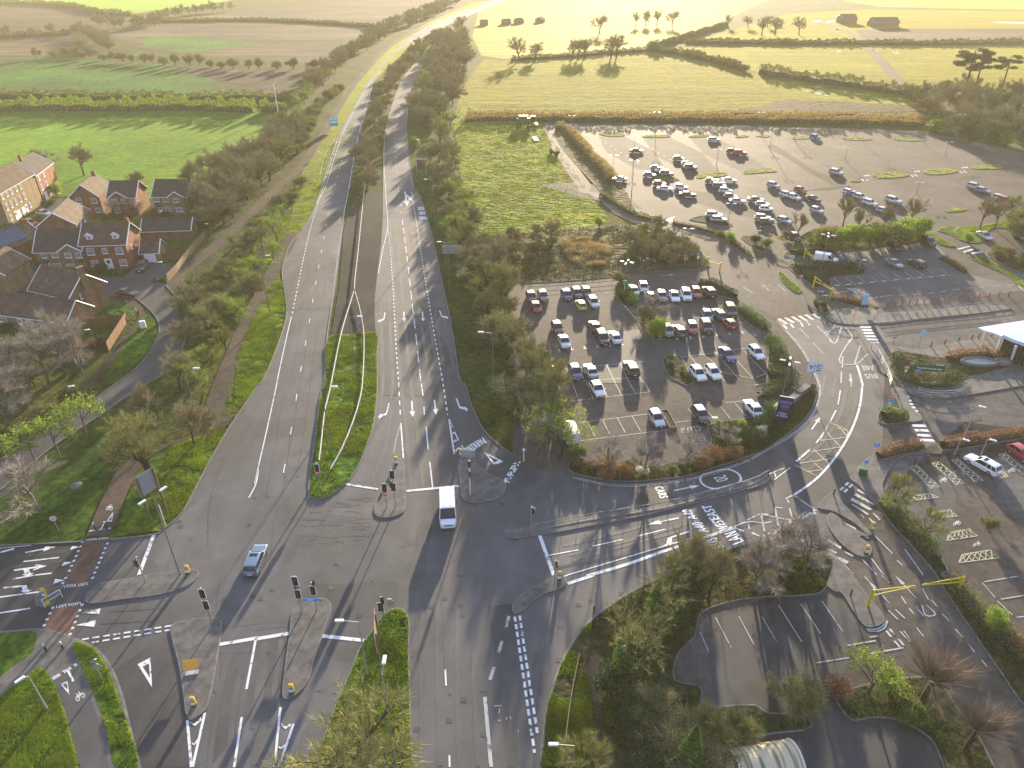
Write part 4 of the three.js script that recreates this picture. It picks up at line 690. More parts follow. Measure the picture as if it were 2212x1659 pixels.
const T = {
  big: makeTree('bare_tree', { trunk: 4.2, r: .32, levels: 3, kids: [6, 4, 4], ratio: [.85, .7, .62], angle: [.35, 1.0], twigs: 60, twigLen: 1.25, twigW: .028, twigMat: PM.twigBrown }),
  great: makeTree('great_tree', { trunk: 3.4, r: .34, levels: 4, kids: [5, 4, 3, 3], ratio: [.85, .75, .68, .62], angle: [.35, 1.05], twigs: 30, twigLen: .95, twigW: .026, twigMat: PM.twigOlive, minUp: -.05 }),
  med: makeTree('bare_tree', { trunk: 3.0, r: .2, levels: 3, kids: [5, 3, 3], ratio: [.85, .7, .62], angle: [.3, .9], twigs: 60, twigLen: 1.1, twigW: .03, twigMat: PM.twigBrown }),
  med2: makeTree('bare_tree', { trunk: 2.6, r: .18, levels: 3, kids: [5, 3, 3], ratio: [.95, .7, .62], angle: [.35, 1.0], twigs: 60, twigLen: 1.1, twigW: .03, twigMat: PM.twigOlive }),
  dense: makeTree('thicket_tree', { trunk: 2.2, r: .15, levels: 3, kids: [6, 4, 3], ratio: [.9, .74, .64], angle: [.4, 1.15], twigs: 60, twigLen: 1.1, twigW: .042, twigMat: PM.twigBrown }),
  slim: makeTree('birch_tree', { trunk: 4.0, r: .12, levels: 2, kids: [9, 4], ratio: [.45, .6], angle: [.3, .8], twigs: 60, twigLen: 1.0, twigW: .024, twigMat: PM.twigGrey, bark: M.barkPale, fork: .3 }),
  scrub: makeTree('scrub_tree', { stems: 5, trunk: 1.7, r: .07, levels: 2, kids: [4, 3], ratio: [.8, .7], angle: [.35, 1.0], twigs: 70, twigLen: 1.0, twigW: .034, twigMat: PM.twigOlive }),
  scrub2: makeTree('scrub_tree', { stems: 6, trunk: 1.4, r: .06, levels: 2, kids: [4, 3], ratio: [.8, .7], angle: [.4, 1.1], twigs: 60, twigLen: .9, twigW: .036, twigMat: PM.twigBrown, leaves: 1, leafSize: .11, leafMat: PM.leafOlive }),
  bud: makeTree('budding_tree', { trunk: 2.0, r: .12, levels: 3, kids: [5, 3, 2], ratio: [.85, .7, .6], angle: [.35, .9], twigs: 16, twigLen: .8, twigW: .03, twigMat: PM.twigOlive, leaves: 2, leafSize: .13, leafMat: PM.leafLime }),
  lime: makeTree('young_tree', { trunk: 3.2, r: .09, levels: 2, kids: [8, 4], ratio: [.42, .6], angle: [.5, 1.2], twigs: 18, twigLen: .7, twigW: .02, twigMat: PM.twigOlive, leaves: 2, leafSize: .16, leafMat: PM.leafLime, bark: M.barkPale, fork: .7, minUp: 0 }),
  ivy: makeTree('ivy_clad_tree', { trunk: 4.5, r: .2, levels: 3, kids: [5, 3, 2], ratio: [.7, .7, .6], angle: [.3, .8], twigs: 22, twigLen: 1.0, twigW: .03, twigMat: PM.twigOlive, ivy: 2600, ivyH: 1.5, ivyR: 1.0, leafSize: .26, leafMat: PM.leafGreen }),
  pollard: makeTree('pollarded_tree', { trunk: 2.6, r: .2, thin: .28, levels: 1, kids: [20], ratio: [.75], angle: [.15, 1.15], twigs: 85, twigLen: 2.2, twigW: .02, fan: .55, twigMat: PM.twigDusk, fork: .95 }),
  blossom: makeTree('blossom_tree', { trunk: 1.5, r: .12, levels: 3, kids: [5, 3, 2], ratio: [.85, .7, .6], angle: [.4, 1.0], twigs: 14, twigLen: .6, twigW: .025, leaves: 3, leafSize: .13, leafMat: PM.blossom }),
  field: makeTree('field_tree', { trunk: 4.5, r: .4, levels: 3, kids: [6, 4, 3], ratio: [.75, .7, .6], angle: [.35, 1.0], twigs: 26, twigLen: 1.3, twigW: .07, twigMat: PM.twigBrown }),
  bLime: makeBush('shrub', { w: 4, h: 3.4, lobes: 9, n: 3600, size: .2, mat: PM.leafLime }),
  bOlive: makeBush('shrub', { w: 4, h: 3, lobes: 9, n: 3200, size: .2, mat: PM.leafOlive }),
  bGreen: makeBush('shrub', { w: 2.6, h: 1.7, lobes: 8, n: 2200, size: .17, mat: PM.leafGreen }),
  bDark: makeBush('shrub', { w: 2.8, h: 1.8, lobes: 8, n: 2200, size: .18, mat: PM.leafDark }),
  bRust: makeBush('shrub', { w: 2.4, h: 1.5, lobes: 8, n: 2200, size: .13, mat: PM.leafRust }),
  bPale: makeBush('flowering_shrub', { w: 2.2, h: 1.4, lobes: 7, n: 1600, size: .14, mat: PM.blossomWhite }),
  bEver: makeBush('evergreen_shrub', { w: 4.6, h: 4.6, lobes: 10, n: 4200, size: .24, mat: PM.leafDark }),
};
{ // umbrella pine and conifer
  const p = new THREE.Group(); p.name = 'pine_tree'; protoBin.add(p); const lf = new Soup(), w = [];
  w.push(tubeGeo(V3(0, 0, 0), V3(.6, 8, .2), .42, .32, 7), tubeGeo(V3(.6, 8, .2), V3(.9, 15.5, 0), .32, .12, 6));
  for (let i = 0; i < 15; i++) { const y = rr(9.5, 16), a = rr(0, 6.28), q = rr(1.5, 4.6) * (1.25 - Math.abs(y - 12) / 9), c = V3(.8 + Math.cos(a) * q, y, Math.sin(a) * q); w.push(tubeGeo(V3(.7, y - 1, .1), c, .1, .04, 4)); for (let k = 0; k < 330; k++) { const d = V3(rr(-1, 1), rr(-1, 1), rr(-1, 1)).normalize().multiplyScalar(Math.cbrt(rnd())); lf.leaf(V3(c.x + d.x * 1.9, c.y + d.y * .65, c.z + d.z * 1.9), rr(.25, .6), tint(.5, 1.3), .8); } }
  mesh('trunk', merge(w), M.bark, p); mesh('crown', lf.geo(), PM.leafDark, p); T.pine = p;
  const c = new THREE.Group(); c.name = 'conifer_tree'; protoBin.add(c); const l2 = new Soup();
  for (let i = 0; i < 4200; i++) { const t = Math.pow(rnd(), 1.4), y = .4 + t * 7.4, a = rr(0, 6.28), q = (1 - t) * 1.9 * (.5 + .5 * Math.sqrt(rnd())) + .08; l2.leaf(V3(Math.cos(a) * q, y - q * .25, Math.sin(a) * q), rr(.16, .34), tint(.5, 1.4)); }
  mesh('trunk', tubeGeo(V3(0, 0, 0), V3(0, 7.2, 0), .14, .03, 6), M.bark, c); mesh('crown', l2.geo(), PM.leafGreen, c); T.conifer = c;
  const r = new THREE.Group(); r.name = 'reed_clump'; protoBin.add(r);
}
const crownName = { great_tree: 'tree', bare_tree: 'tree', birch_tree: 'tree', scrub_tree: 'tree', thicket_tree: 'tree', budding_tree: 'tree', young_tree: 'tree', ivy_clad_tree: 'tree', pollarded_tree: 'tree', blossom_tree: 'tree', field_tree: 'tree', pine_tree: 'tree', conifer_tree: 'tree' };
function plant(k, x, z, h, label, group, y = 0, sxz = 1) { // h: wanted height in metres
  const root = T[k]; if (!root.userData.H) { const b = new THREE.Box3().setFromObject(root); root.userData.H = b.max.y; }
  const s = h / root.userData.H, r = root.clone(); r.name = numbered(root.name); scene.add(r);
  r.position.set(x, y, z); r.rotation.y = rr(0, 6.28); r.scale.set(s * sxz, s, s * sxz);
  r.userData = {}; return tag(r, label, crownName[root.name] || 'shrub', group);
}
const plantD = (k, s, h, label, group, y = 0.2, sxz = 1) => { const [x, z] = one(s); return plant(k, x, z, h, label, group, y, sxz); };
function scatter(poly, gap, kinds, label, group, y = 0) { // kinds: [key, hmin, hmax] drawn in turn at random
  const pts = P(poly), xs = pts.map(p => p[0]), zs = pts.map(p => p[1]), put = []; const x0 = Math.min(...xs), x1 = Math.max(...xs), z0 = Math.min(...zs), z1 = Math.max(...zs);
  for (let i = 0; i < (x1 - x0) * (z1 - z0) / gap / gap * 6; i++) {
    const x = rr(x0, x1), z = rr(z0, z1); if (!inPoly(pts, x, z) || put.some(q => Math.hypot(q[0] - x, q[1] - z) < gap)) continue;
    put.push([x, z]); const k = kinds[Math.floor(rnd() * kinds.length)]; plant(k[0], x, z, rr(k[1], k[2]), typeof label === 'function' ? label(k[0]) : label, group, y, rr(.95, 1.3));
  } return put.length;
}
function row(s, gap, kinds, label, group, y = 0, jit = 1.2) {
  const pts = smooth(P(s), 4), L = along(pts), N = L[L.length - 1];
  for (let d = rr(0, gap * .5); d < N; d += gap * rr(.75, 1.3)) { const a = atLen(pts, L, d), k = kinds[Math.floor(rnd() * kinds.length)]; plant(k[0], a[0] + rr(-jit, jit), a[1] + rr(-jit, jit), rr(k[1], k[2]), label, group, y, rr(.9, 1.25)); }
}
function hedge(label, s, w, h, m, size, dens, group, y = 0, name = 'hedge') {
  const pts = smooth(P(s), 4), L = along(pts), N = L[L.length - 1], lf = new Soup(), n = Math.ceil(N * (w + h * 2) * dens * 2.3), wob = rr(0, 100);
  const prof = d => h * (.45 + .95 * fbm((d / 40 + wob) % 1, .3, 24, 3, 3, 5));
  for (let i = 0; i < n; i++) { const d = rnd() * N, a = atLen(pts, L, d), hh = prof(d), t = rr(-1, 1), v = Math.pow(rnd(), .6), edge = Math.sqrt(Math.max(0.05, 1 - v * v * .8)); const off = t * w * .5 * edge * rr(.85, 1.15); lf.leaf(V3(a[0] - a[3] * off + rr(-.1, .1), y + v * hh, a[1] + a[2] * off), size * rr(.6, 1.4), tint(.55, 1.4)); }
  const core = [], step = Math.max(1, Math.min(4, N / 4)); let prev = null;
  for (let d = 0; d <= N; d += step) { const a = atLen(pts, L, d); const hh = prof(d) * .5, ww = w * .24; const ring = [[-ww, 0], [-ww * .9, hh * .75], [-ww * .3, hh], [ww * .3, hh], [ww * .9, hh * .75], [ww, 0]].map(([o, yy]) => V3(a[0] - a[3] * o, y + yy, a[1] + a[2] * o)); if (prev) for (let i = 0; i < 5; i++) core.push([prev[i], prev[i + 1], ring[i + 1], ring[i]]); prev = ring; }
  const g = new THREE.Group(); g.name = numbered(name); scene.add(g);
  mesh('foliage', lf.geo(), m, g); if (core.length) mesh('branches', quadsGeo(core), M.hedgeCore, g);
  return tag(g, label, 'hedge', group);
}
M.hedgeCore = mat([0.05, 0.042, 0.026], 0.95);

// tree belt on the right of the dual carriageway
const beltR = 'trees in the belt right of the dual carriageway';
scatter('D 905,255 925,150 955,92 1000,62 1012,130 985,205 972,262 985,330 940,330', 8.5, [['dense', 9, 13], ['great', 8, 12], ['big', 10, 13], ['bud', 6, 9]], 'tall bare brown tree in the belt right of the far dual carriageway', beltR);
scatter('D 945,340 980,330 985,400 1040,520 1060,560 1010,560 975,500 958,430', 4.6, [['dense', 6, 9], ['med2', 6, 8.5], ['scrub2', 4, 6], ['scrub2', 4, 6], ['bud', 5, 7]], 'bare brown tree in the belt between the dual carriageway and the rough field', beltR);
scatter('D 975,520 1060,555 1100,600 1108,700 1122,760 1090,760 1060,700 1020,620', 4.0, [['med2', 7, 9.5], ['dense', 7, 9.5], ['scrub', 4, 6], ['scrub2', 4, 6], ['bud', 5, 7]], 'olive brown tree in the belt beside the sign on the right verge', beltR);
scatter('D 1075,740 1120,755 1160,830 1215,900 1242,985 1228,1000 1190,975 1150,930 1110,850', 3.5, [['med2', 8, 10], ['dense', 7.5, 10], ['scrub2', 5, 7], ['ivy', 7, 9], ['bud', 7, 9]], 'olive brown tree in the belt along the lower car park', beltR, .1);
for (const [s, h] of [['D 1180,820', 8], ['D 1205,930', 7], ['D 1190,870', 9]]) plantD('ivy', s, h, 'ivy covered tree at the edge of the belt by the lower car park', 'ivy covered trees of the car park belt');
plantD('bud', 'D 1037,600', 5, 'yellow green budding tree between the direction sign and the belt', undefined); plantD('bLime', 'D 897,318', 4, 'bright yellow shrub beside the far lamp on the right verge', undefined, 0);
// reserve between the carriageways
scatter('D 770,395 785,310 800,320 812,395 800,410 785,410', 3.6, [['dense', 5, 7], ['scrub', 4, 5.5]], 'dark bare tree in the reserve between the carriageways', 'trees in the reserve');
scatter('D 785,325 812,215 845,165 860,160 850,200 835,245 825,300 815,330', 5, [['scrub', 3, 5], ['scrub2', 3, 5], ['dense', 5, 7]], 'brown scrub tree in the reserve between the carriageways', 'trees in the reserve');
scatter('D 835,190 870,130 925,85 955,70 940,92 905,120 875,160', 5, [['dense', 5, 8], ['bOlive', 3, 4], ['bLime', 3, 4]], 'tree or shrub at the far end of the reserve', 'trees in the reserve');
// left side
const beltL = 'trees left of the dual carriageway';
scatter('D 645,250 690,195 735,150 790,112 850,72 945,32 965,22 985,12 965,12 880,45 780,92 720,135 690,175 640,240', 8.5, [['dense', 8, 12], ['great', 8, 11], ['big', 9, 12], ['bud', 6, 9]], 'tall brown tree in the far belt left of the dual carriageway', beltL);
row('D 640,335 668,280 690,240 735,195', 4.5, [['scrub', 3, 5], ['scrub2', 3, 5], ['bOlive', 2.5, 4]], 'yellowish scrub tree left of the far footpath', beltL);
scatter('D 420,410 500,372 560,345 610,300 648,280 655,300 625,350 580,398 530,450 480,490 430,470', 5.0, [['med', 8, 11], ['dense', 8, 11], ['big', 8, 11], ['great', 8, 11]], 'bare brown tree in the copse behind the houses', 'trees in the copse behind the houses');
scatter('D 665,395 632,440 612,520 590,570 560,620 520,690 490,770 455,850 418,880 395,850 405,780 420,690 450,620 500,560 560,490 610,430', 5.0, [['med2', 5, 7.5], ['scrub', 3.5, 5.5], ['scrub2', 3.5, 5.5], ['bOlive', 2.4, 3.6], ['bud', 4, 6.5], ['bud', 4, 6]], 'olive scrub tree on the bank between the two footpaths', 'scrub trees on the bank');
scatter('D 412,900 380,930 330,985 300,960 310,900 330,850 375,810 400,830', 5.5, [['med', 7, 9], ['dense', 6, 8], ['med2', 7, 9]], 'bare tree beside the bend of the residential street', 'bare trees at the street bend');
scatter('D 400,800 415,700 440,640 420,620 398,680 390,760', 4.5, [['med2', 6, 8], ['ivy', 6, 8], ['dense', 6, 7.5]], 'bare tree overhanging the residential street', 'trees overhanging the street');
plantD('great', 'D 333,1050', 12.5, 'large bare tree over the cycle path near the junction', undefined, .15, .95); plantD('dense', 'D 420,960', 8, 'bare tree beside the tall lamp on the left verge', undefined);
plantD('slim', 'i 330,1095', 8.5, 'narrow bare tree on the mown lawn left of the cycle path', undefined, .1, 1.9);
[['i 760,470', 'farthest up the street'], ['i 520,635', 'the middle one'], ['i 330,720', 'nearest the junction']].forEach(([s, t]) => plantD('lime', s, 7.4, 'young tree in fresh leaf on the lawn by the street, ' + t, 'young trees on the lawn', .1, 1.15));
for (const s of ['i 150,250', 'i 250,200', 'e 420,1640', 'e 560,1560', 'e 660,1500', 'e 200,1640', 'i 60,330', 'e 330,1560', 'e 500,1440', 'i 20,180']) plantD('slim', s, rr(8, 10.5), 'pale stemmed bare birch tree by the gardens left of the street', 'birch trees by the street', 0, 1.5);
scatter('i -200,480 0,420 260,260 560,160 600,120 640,200 400,330 100,520 -200,650', 4, [['bDark', 1.6, 2.6], ['bOlive', 2, 3], ['scrub2', 2.5, 4]], 'dark shrub along the left side of the street', 'shrubs along the street');
scatter('e 200,1400 500,1330 880,1420 860,1600 600,1700 200,1720', 4.5, [['scrub', 4, 6], ['scrub2', 3, 5], ['slim', 7, 9]], 'bare grey brown tree at the garden corner by the street', 'trees at the garden corner');
plantD('med', 'a 720,1500', 10, 'wide bare tree on the green field behind the brick houses', undefined, 0, 1.25); plantD('slim', 'a 430,1440', 6, 'small pale bare tree beside the terraced house', undefined, 0, 1.6); plantD('scrub', 'a 330,1400', 5, 'bushy pale tree left of the terrace garden', undefined);
plantD('scrub2', 'a 1180,1580', 4, 'small bush behind the gable house roofs', undefined); plantD('dense', 'D -50,345', 9, 'tree on the field edge at the far left', undefined); plantD('dense', 'D -90,335', 9, 'second tree on the field edge at the far left', undefined);
plantD('blossom', 'e 990,210', 5, 'pink blossom tree in front of the gable houses', undefined, 0, 1.3); plantD('blossom', 'e 1170,190', 4.5, 'greyish blossom tree right of the pink one', undefined, 0, 1.2); plantD('bLime', 'e 490,30', 3.5, 'lit green shrub by the terrace end', undefined);
// bottom centre and right
plantD('great', 'D 765,1732', 11.6, 'great bare tree on the central island at the near edge', undefined, .25, 1.35);
T.big.userData.H = undefined;
const woodG = 'trees in the wood by the lower right car park';
for (const [s, h, w] of [['o 1225,445', 9.5, 'farthest from the camera'], ['o 960,900', 9.5, 'beside the footpath'], ['o 1180,760', 7, 'the shortest of three']]) plantD('ivy', s, h, 'ivy clad tree in the wood right of the junction, ' + w, 'ivy clad trees of the wood', .25, 1.2);
scatter('o 860,700 900,420 1080,260 1300,160 1620,110 1640,300 1560,500 1420,680 1400,900 1500,1000 1640,1180 1640,1642 880,1642 830,1100', 4.4, [['med2', 5, 8], ['scrub', 3, 5], ['bEver', 3, 4.5], ['scrub2', 3, 5], ['bDark', 2, 3], ['bOlive', 2, 3.4]], k => /^b[A-Z]/.test(k) ? 'dark evergreen shrub in the wood beside the lower right car park' : 'bare olive tree in the wood beside the lower right car park', woodG, .25);
scatter('o 900,1150 1250,1080 1350,1250 1300,1720 900,1720', 3.4, [['bEver', 3.4, 5], ['bGreen', 2, 3]], 'dark evergreen shrub at the near edge of the wood', 'evergreens at the near edge', .25);
plantD('conifer', 'D 1478,1690', 8, 'small pointed conifer at the near edge of the wood', undefined, .25); plantD('med2', 'o 640,1720', 6, 'bare tree at the bottom edge by the footpath', undefined, .25); plantD('scrub', 'o 1700,1450', 5, 'twiggy bare bush beside the curved white roof', undefined, .25); plantD('scrub', 'o 1950,1420', 4, 'twiggy bush behind the curved white roof', undefined, .25);
row('k 1250,1640 1500,1560 1750,1500', 4.5, [['scrub', 3, 5], ['med2', 5, 7]], 'bare tree along the inner kerb of the bus lane', 'bare trees along the bus lane', .25, .8);
for (const s of ['o 1570,170', 'o 1700,215', 'o 1500,120']) plantD('med', s, 9, 'slender bare tree with ivied stem beside the bus lane', 'slender trees beside the bus lane', .25, .7);
for (const s of ['o 2075,140', 'o 2115,135', 'l 70,1642', 'l 310,1642', 'l 210,1560']) plantD('slim', s, 8, 'white stemmed bare birch at the head of the lower right car park', 'birches at the head of the car park', .25, 1.3);
scatter('l -150,1560 100,1440 330,1420 520,1540 540,1640 p 470,130 300,160 0,170 o 1950,180', 3.2, [['bOlive', 1.6, 2.6], ['bGreen', 1.4, 2.2], ['scrub', 2, 3.4], ['bLime', 1.5, 2]], 'mixed shrub in the bed behind the lower right car park', 'shrubs behind the car park', .25);
plantD('pollard', 'p 1320,1110', 9.0, 'pollarded tree with radiating twigs on the grass island', undefined, .25, 1.2); plantD('pollard', 'p 1705,1495', 7.5, 'second pollarded tree nearer the bottom edge', undefined, .25, 1.2);
plantD('bud', 'p 880,1010', 6, 'thin budding tree at the corner of the grass island', undefined, .25); plantD('scrub2', 'p 250,1120', 3.6, 'rounded twiggy bush between the car parks', undefined, .25, 1.3);
plantD('med2', 'l 1075,1075', 5.5, 'bare round tree behind the zebra crossing', undefined, .3, 1.2); plantD('med2', 'l 1340,1340', 5.0, 'bare tree beside the accessible bays', undefined, .3, 1.1); plantD('scrub2', 'l 1900,1250', 2, 'little bush at the accessible bays', undefined);
['k 838,772', 'k 1155,782', 'k 1497,742', 'k 1850,565'].forEach((s, i) => plantD('slim', s, [6.4, 6.6, 6.6, 4.6][i], ['first', 'second', 'third', 'fourth and smallest'][i] + ' pale stemmed bare tree from the left in the front car park bed', undefined, .25, 1.5));
plantD('slim', 'k 330,580', 7, 'pale stemmed bare tree at the left end of the car park front', undefined, .2, 1.3);
plantD('slim', 'g 1215,1075', 5.2, 'grey bare tree on the middle island of the lower car park', undefined, .25, 1.9);
[['h 265,405', 7, 'beside the yellow height barrier'], ['h 660,300', 8.5, 'left above the tall hedge'], ['h 790,370', 7, 'in the middle of the tall hedge'], ['h 1000,330', 7, 'behind the tall hedge'], ['h 1230,300', 8, 'at the right end of the tall hedge'], ['h 1830,315', 8.5, 'right of the footpath'], ['h 1955,320', 7.5, 'near the right edge of the upper car park']].forEach(([s, h, t]) => plantD('med', s, h, 'bare tree ' + t, undefined, .2, .95));
row('h 440,455 560,478 700,465 850,458 950,455 1080,445 1200,425 1300,390', 3.0, [['bLime', 4.6, 6], ['bOlive', 4.4, 5.6], ['bLime', 4.5, 6]], 'tall yellow green shrub of the hedge behind the small car park', 'shrubs of the tall hedge', .25, .8);
scatter('h 2010,420 2000,300 2100,160 2212,90 2500,60 2500,340 2212,420', 4.5, [['bLime', 3, 5], ['bOlive', 3, 5], ['med2', 5, 7], ['scrub2', 3, 5]], 'green shrub at the right edge of the upper car park', 'shrubs at the right edge', .25);
scatter('h 1900,540 1960,515 2212,590 2400,640 2400,740 2212,690 2060,630', 2.6, [['bDark', 1.6, 2.2], ['bRust', 1.4, 2], ['bOlive', 1.6, 2.2]], 'brown green shrub in the bed at the right edge', 'shrubs of the right bed', .25);
// wood on the right and its pines
scatter('D 1975,222 1995,275 2050,302 2130,318 2212,332 2330,360 2500,340 2400,210 2212,200 2130,205 2040,195', 8.5, [['med2', 8, 12], ['dense', 8, 12], ['dense', 9, 13], ['ivy', 9, 11], ['bEver', 5, 7]], 'tree of the dense wood at the right edge', 'trees of the right wood');
for (const [s, h, t] of [['d 1775,850', 20, 'with the leaning bare trunk, the middle one'], ['d 1690,830', 21, 'the broadest, on the left'], ['d 2010,800', 17, 'the smallest, on the right']]) plantD('pine', s, h, 'dark flat topped pine above the right wood, ' + t, 'pines above the wood', 0, 1.0);
plantD('bLime', 'd 1460,1130', 5, 'bright green shrub at the corner of the right wood', undefined, 0, 1.2); plantD('bLime', 'd 2060,1240', 5, 'bright green shrub at the near edge of the right wood', undefined, 0, 1.2);
// trees standing in the fields
[['c 80,522', 14.5, 'broad bare field tree, the leftmost'], ['c 225,516', 11, 'smaller bare field tree beside the leftmost'], ['c 540,505', 12, 'thin field tree left in the first clump'], ['c 590,500', 13, 'thin field tree in the middle of the first clump'], ['c 640,498', 12, 'thin field tree right in the first clump'], ['c 870,495', 14, 'thin field tree left in the second clump'], ['c 915,490', 14, 'thin field tree right in the second clump'], ['c 770,288', 15, 'lone bare field tree in the glare'], ['c 1080,225', 12, 'pale field tree in the far hedge'], ['c 1160,220', 13, 'pale field tree in the far hedge, second'], ['c 1260,215', 13, 'pale field tree in the far hedge, third'], ['c 1390,230', 14, 'pale field tree in the far hedge, fourth'], ['c 2155,302', 14, 'field tree left of the farm track pair'], ['d 80,300', 14, 'round field tree of the pair by the farm track, left'], ['d 285,300', 14, 'round field tree of the pair by the farm track, right'], ['d 1470,900', 11, 'bare tree standing before the right wood']].forEach(([s, h, t], i) => plantD(['field', 'great', 'field', 'big'][i % 4], s, h, t, undefined, 0, rr(.85, 1.15)));
row('D 1560,58 1620,60 1700,58', 16, [['field', 9, 13]], 'tree of the far farm copse', 'far farm copse');
row('D 80,126 150,122 200,128 330,138 430,143 520,150 640,150 700,152', 8, [['scrub', 5, 8], ['dense', 6, 9], ['scrub2', 5, 7], ['bOlive', 4, 6]], 'pale brown tree in the far field hedge on the left', 'trees of the far left hedge');
row('D 160,72 195,80 225,100 240,112', 7, [['dense', 7, 11], ['med2', 8, 12]], 'pale round tree of the clump between the far left fields', 'trees of the far left clump');
row('D 210,55 260,62 320,60 350,44 430,30 520,22', 11, [['dense', 8, 13], ['med2', 8, 12]], 'hazy tree in the farthest hedge on the left', 'trees of the farthest left hedge');
row('D 0,78 60,76 150,70', 14, [['dense', 6, 9]], 'hazy tree at the far left field edge', 'trees of the far left edge');
// hedges
hedge('long bright yellow green hedge across the fields on the left, nearer row', 'D -300,240 0,238 200,240 420,238 555,244', 3.4, 5.2, PM.leafLime, .55, 3.4);
hedge('short bright hedge right of the gap in the long left hedge', 'D 565,244 600,242 618,244', 3.4, 5, PM.leafLime, .55, 3.4);
hedge('second yellow green hedge behind the long left hedge', 'D -300,210 0,212 250,216 450,218 640,216', 2.6, 4, PM.leafOlive, .6, 2.6);
hedge('thin far hedge between the pale fields on the left', 'D 345,48 560,46 700,52 830,62', 2.5, 3, PM.leafOlive, .8, 2);
hedge('far dark hedge at the left edge of the picture', 'D -200,84 0,82 155,76', 3, 4, PM.leafOlive, .8, 2);
hedge('far hedge above the brown field at top left', 'D -200,5 0,9 140,15 210,30 285,36', 3, 5, PM.leafOlive, .9, 1.6);
hedge('overgrown brown and gold hedge beyond the upper car park', 'D 1005,262 1150,259 1300,261 1500,262 1700,264 1850,266 2005,272', 6, 3.4, PM.leafGold, .42, 4);
hedge('ridge of dry grass behind the overgrown hedge', 'D 1010,248 1200,251 1500,251 1700,250 1985,256', 4, 2.2, PM.leafStraw, .5, 2.4);
hedge('thin field hedge under the bare field trees', 'D 1105,131 1240,123 1320,116 1405,110', 2.2, 2.6, PM.leafOlive, .7, 2);
hedge('straight dark field hedge running to the right', 'D 1405,110 1480,121 1560,140 1615,156', 3.4, 4, PM.leafOlive, .7, 2.6);
hedge('long dark field hedge ending at the right wood', 'D 1640,160 1760,178 1880,195 1960,208 1990,228', 3.6, 5, PM.leafOlive, .6, 3);
hedge('dense clump of bushes at the bend of the field hedge', 'D 1400,108 1420,112', 6, 6, PM.leafOlive, .7, 3);
hedge('faint hedge climbing into the glare', 'D 1415,104 1480,84 1530,68 1570,56', 3, 3.4, PM.leafOlive, .9, 2);
hedge('level far hedge across the right hand fields', 'D 1480,93 1700,96 1850,96 2000,97 2212,94 2400,90', 3, 3.4, PM.leafOlive, .9, 2);
hedge('brown hedge along the track beside the upper car park', 'c 410,1095 480,1110 560,1190 700,1350 830,1480 880,1560', 4.5, 2.2, PM.leafGold, .32, 7, undefined, .2);
hedge('low brown hedge from the track to the gate', 'g 780,30 930,125 1060,200 1200,240 1290,255', 2, 1.2, PM.leafOlive, .25, 9, undefined, .2);
hedge('low olive hedge along the loop road', 'g 1400,275 1660,335 1870,400 1960,480 2060,550', 1.4, .9, PM.leafOlive, .22, 10, undefined, .2);
for (const [l, s, w, h, m] of [
  ['clipped dark hedge at the upper right corner of the lower car park', 'g 1620,790 1740,800 1860,860 1930,905', 2.2, 1.2, PM.leafDark],
  ['clipped green hedge along the right side of the lower car park', 'g 1970,1010 2080,1085 2200,1185', 3.2, 1.3, PM.leafGreen],
  ['green hedge beside the curve of the approach road', 'h 40,1270 80,1320 130,1420 180,1480', 3.6, 1.4, PM.leafGreen],
  ['dark hedge below the four headed lamp', 'h 20,1560 120,1570 200,1600 l 60,80 -40,120', 4, 1.5, PM.leafDark],
  ['dark bushes of the bed behind the white van', 'h 260,650 420,650 600,645 740,650 810,690', 3.6, 1.5, PM.leafDark],
  ['dark bushes by the yellow barrier', 'h 320,700 420,760 520,790', 3, 1.4, PM.leafDark],
  ['dark bushes on the bed left of the white van', 'h 220,530 330,520 470,515 600,525', 3, 1.6, PM.leafDark],
  ['dark bush mound near the approach zebra crossing', 'h 440,955 490,1000', 3, 1.6, PM.leafDark],
  ['brown grassy bed with bushes by the blue sign', 'h 570,930 700,935 850,965', 2.4, .9, PM.leafRust],
  ['brown green hedge in the small car park', 'h 1510,580 1620,630 1700,690', 2.2, 1, PM.leafOlive],
  ['dark green hedge by the keep left sign', 'l 1010,290 1100,280 1200,290', 3.4, 1.3, PM.leafGreen],
  ['short reddish clipped hedge beside the corner pavement', 'l 965,630 1100,585 1330,540', 2.6, 1.3, PM.leafRust],
  ['long reddish clipped hedge along the bus apron', 'l 1510,545 1640,520 1900,480 2212,435 2450,405', 2.4, 1.3, PM.leafRust],
  ['green hedge along the accessible bays', 'l 990,1010 1060,1060 1200,1220 1350,1380 1450,1510', 3, 1.3, PM.leafGreen],
  ['hedge of mixed shrubs beside the exit road', 'p 1560,60 1720,230 1870,400 2020,530 2150,640 2300,760', 2.8, 1.4, PM.leafOlive],
  ['dark green planting before the bus station', 'h 1110,1410 1150,1500 1180,1600 l 1230,10 1400,25 1560,20 h 1640,1600', 3.4, 1.0, PM.leafDark],
  ['yellow brown grass planting at the bus station', 'h 1560,1440 1750,1405 1900,1400 2010,1440', 3, 1.0, PM.leafRust],
]) hedge(l, s, w, h, m, .2, 16, undefined, .24);
const lotG = (t) => t;
scatter('k 600,680 760,700 860,720 1000,790 900,820 700,790 560,745', 1.5, [['bRust', 1.1, 1.7]], 'rust brown shrub at the left of the front bed of the lower car park', 'left rust shrubs of the front bed', .25);
scatter('k 1560,700 1700,610 1860,590 1900,620 1820,690 1640,745', 1.5, [['bRust', 1.3, 2]], 'rust orange shrub below the lamp of the front bed', 'right rust shrubs of the front bed', .25);
scatter('k 870,715 1180,730 1160,790 960,770', 1.4, [['bPale', .9, 1.3], ['bGreen', .8, 1.2]], 'pale flowering shrub in the middle of the front bed', 'pale shrubs of the front bed', .25);
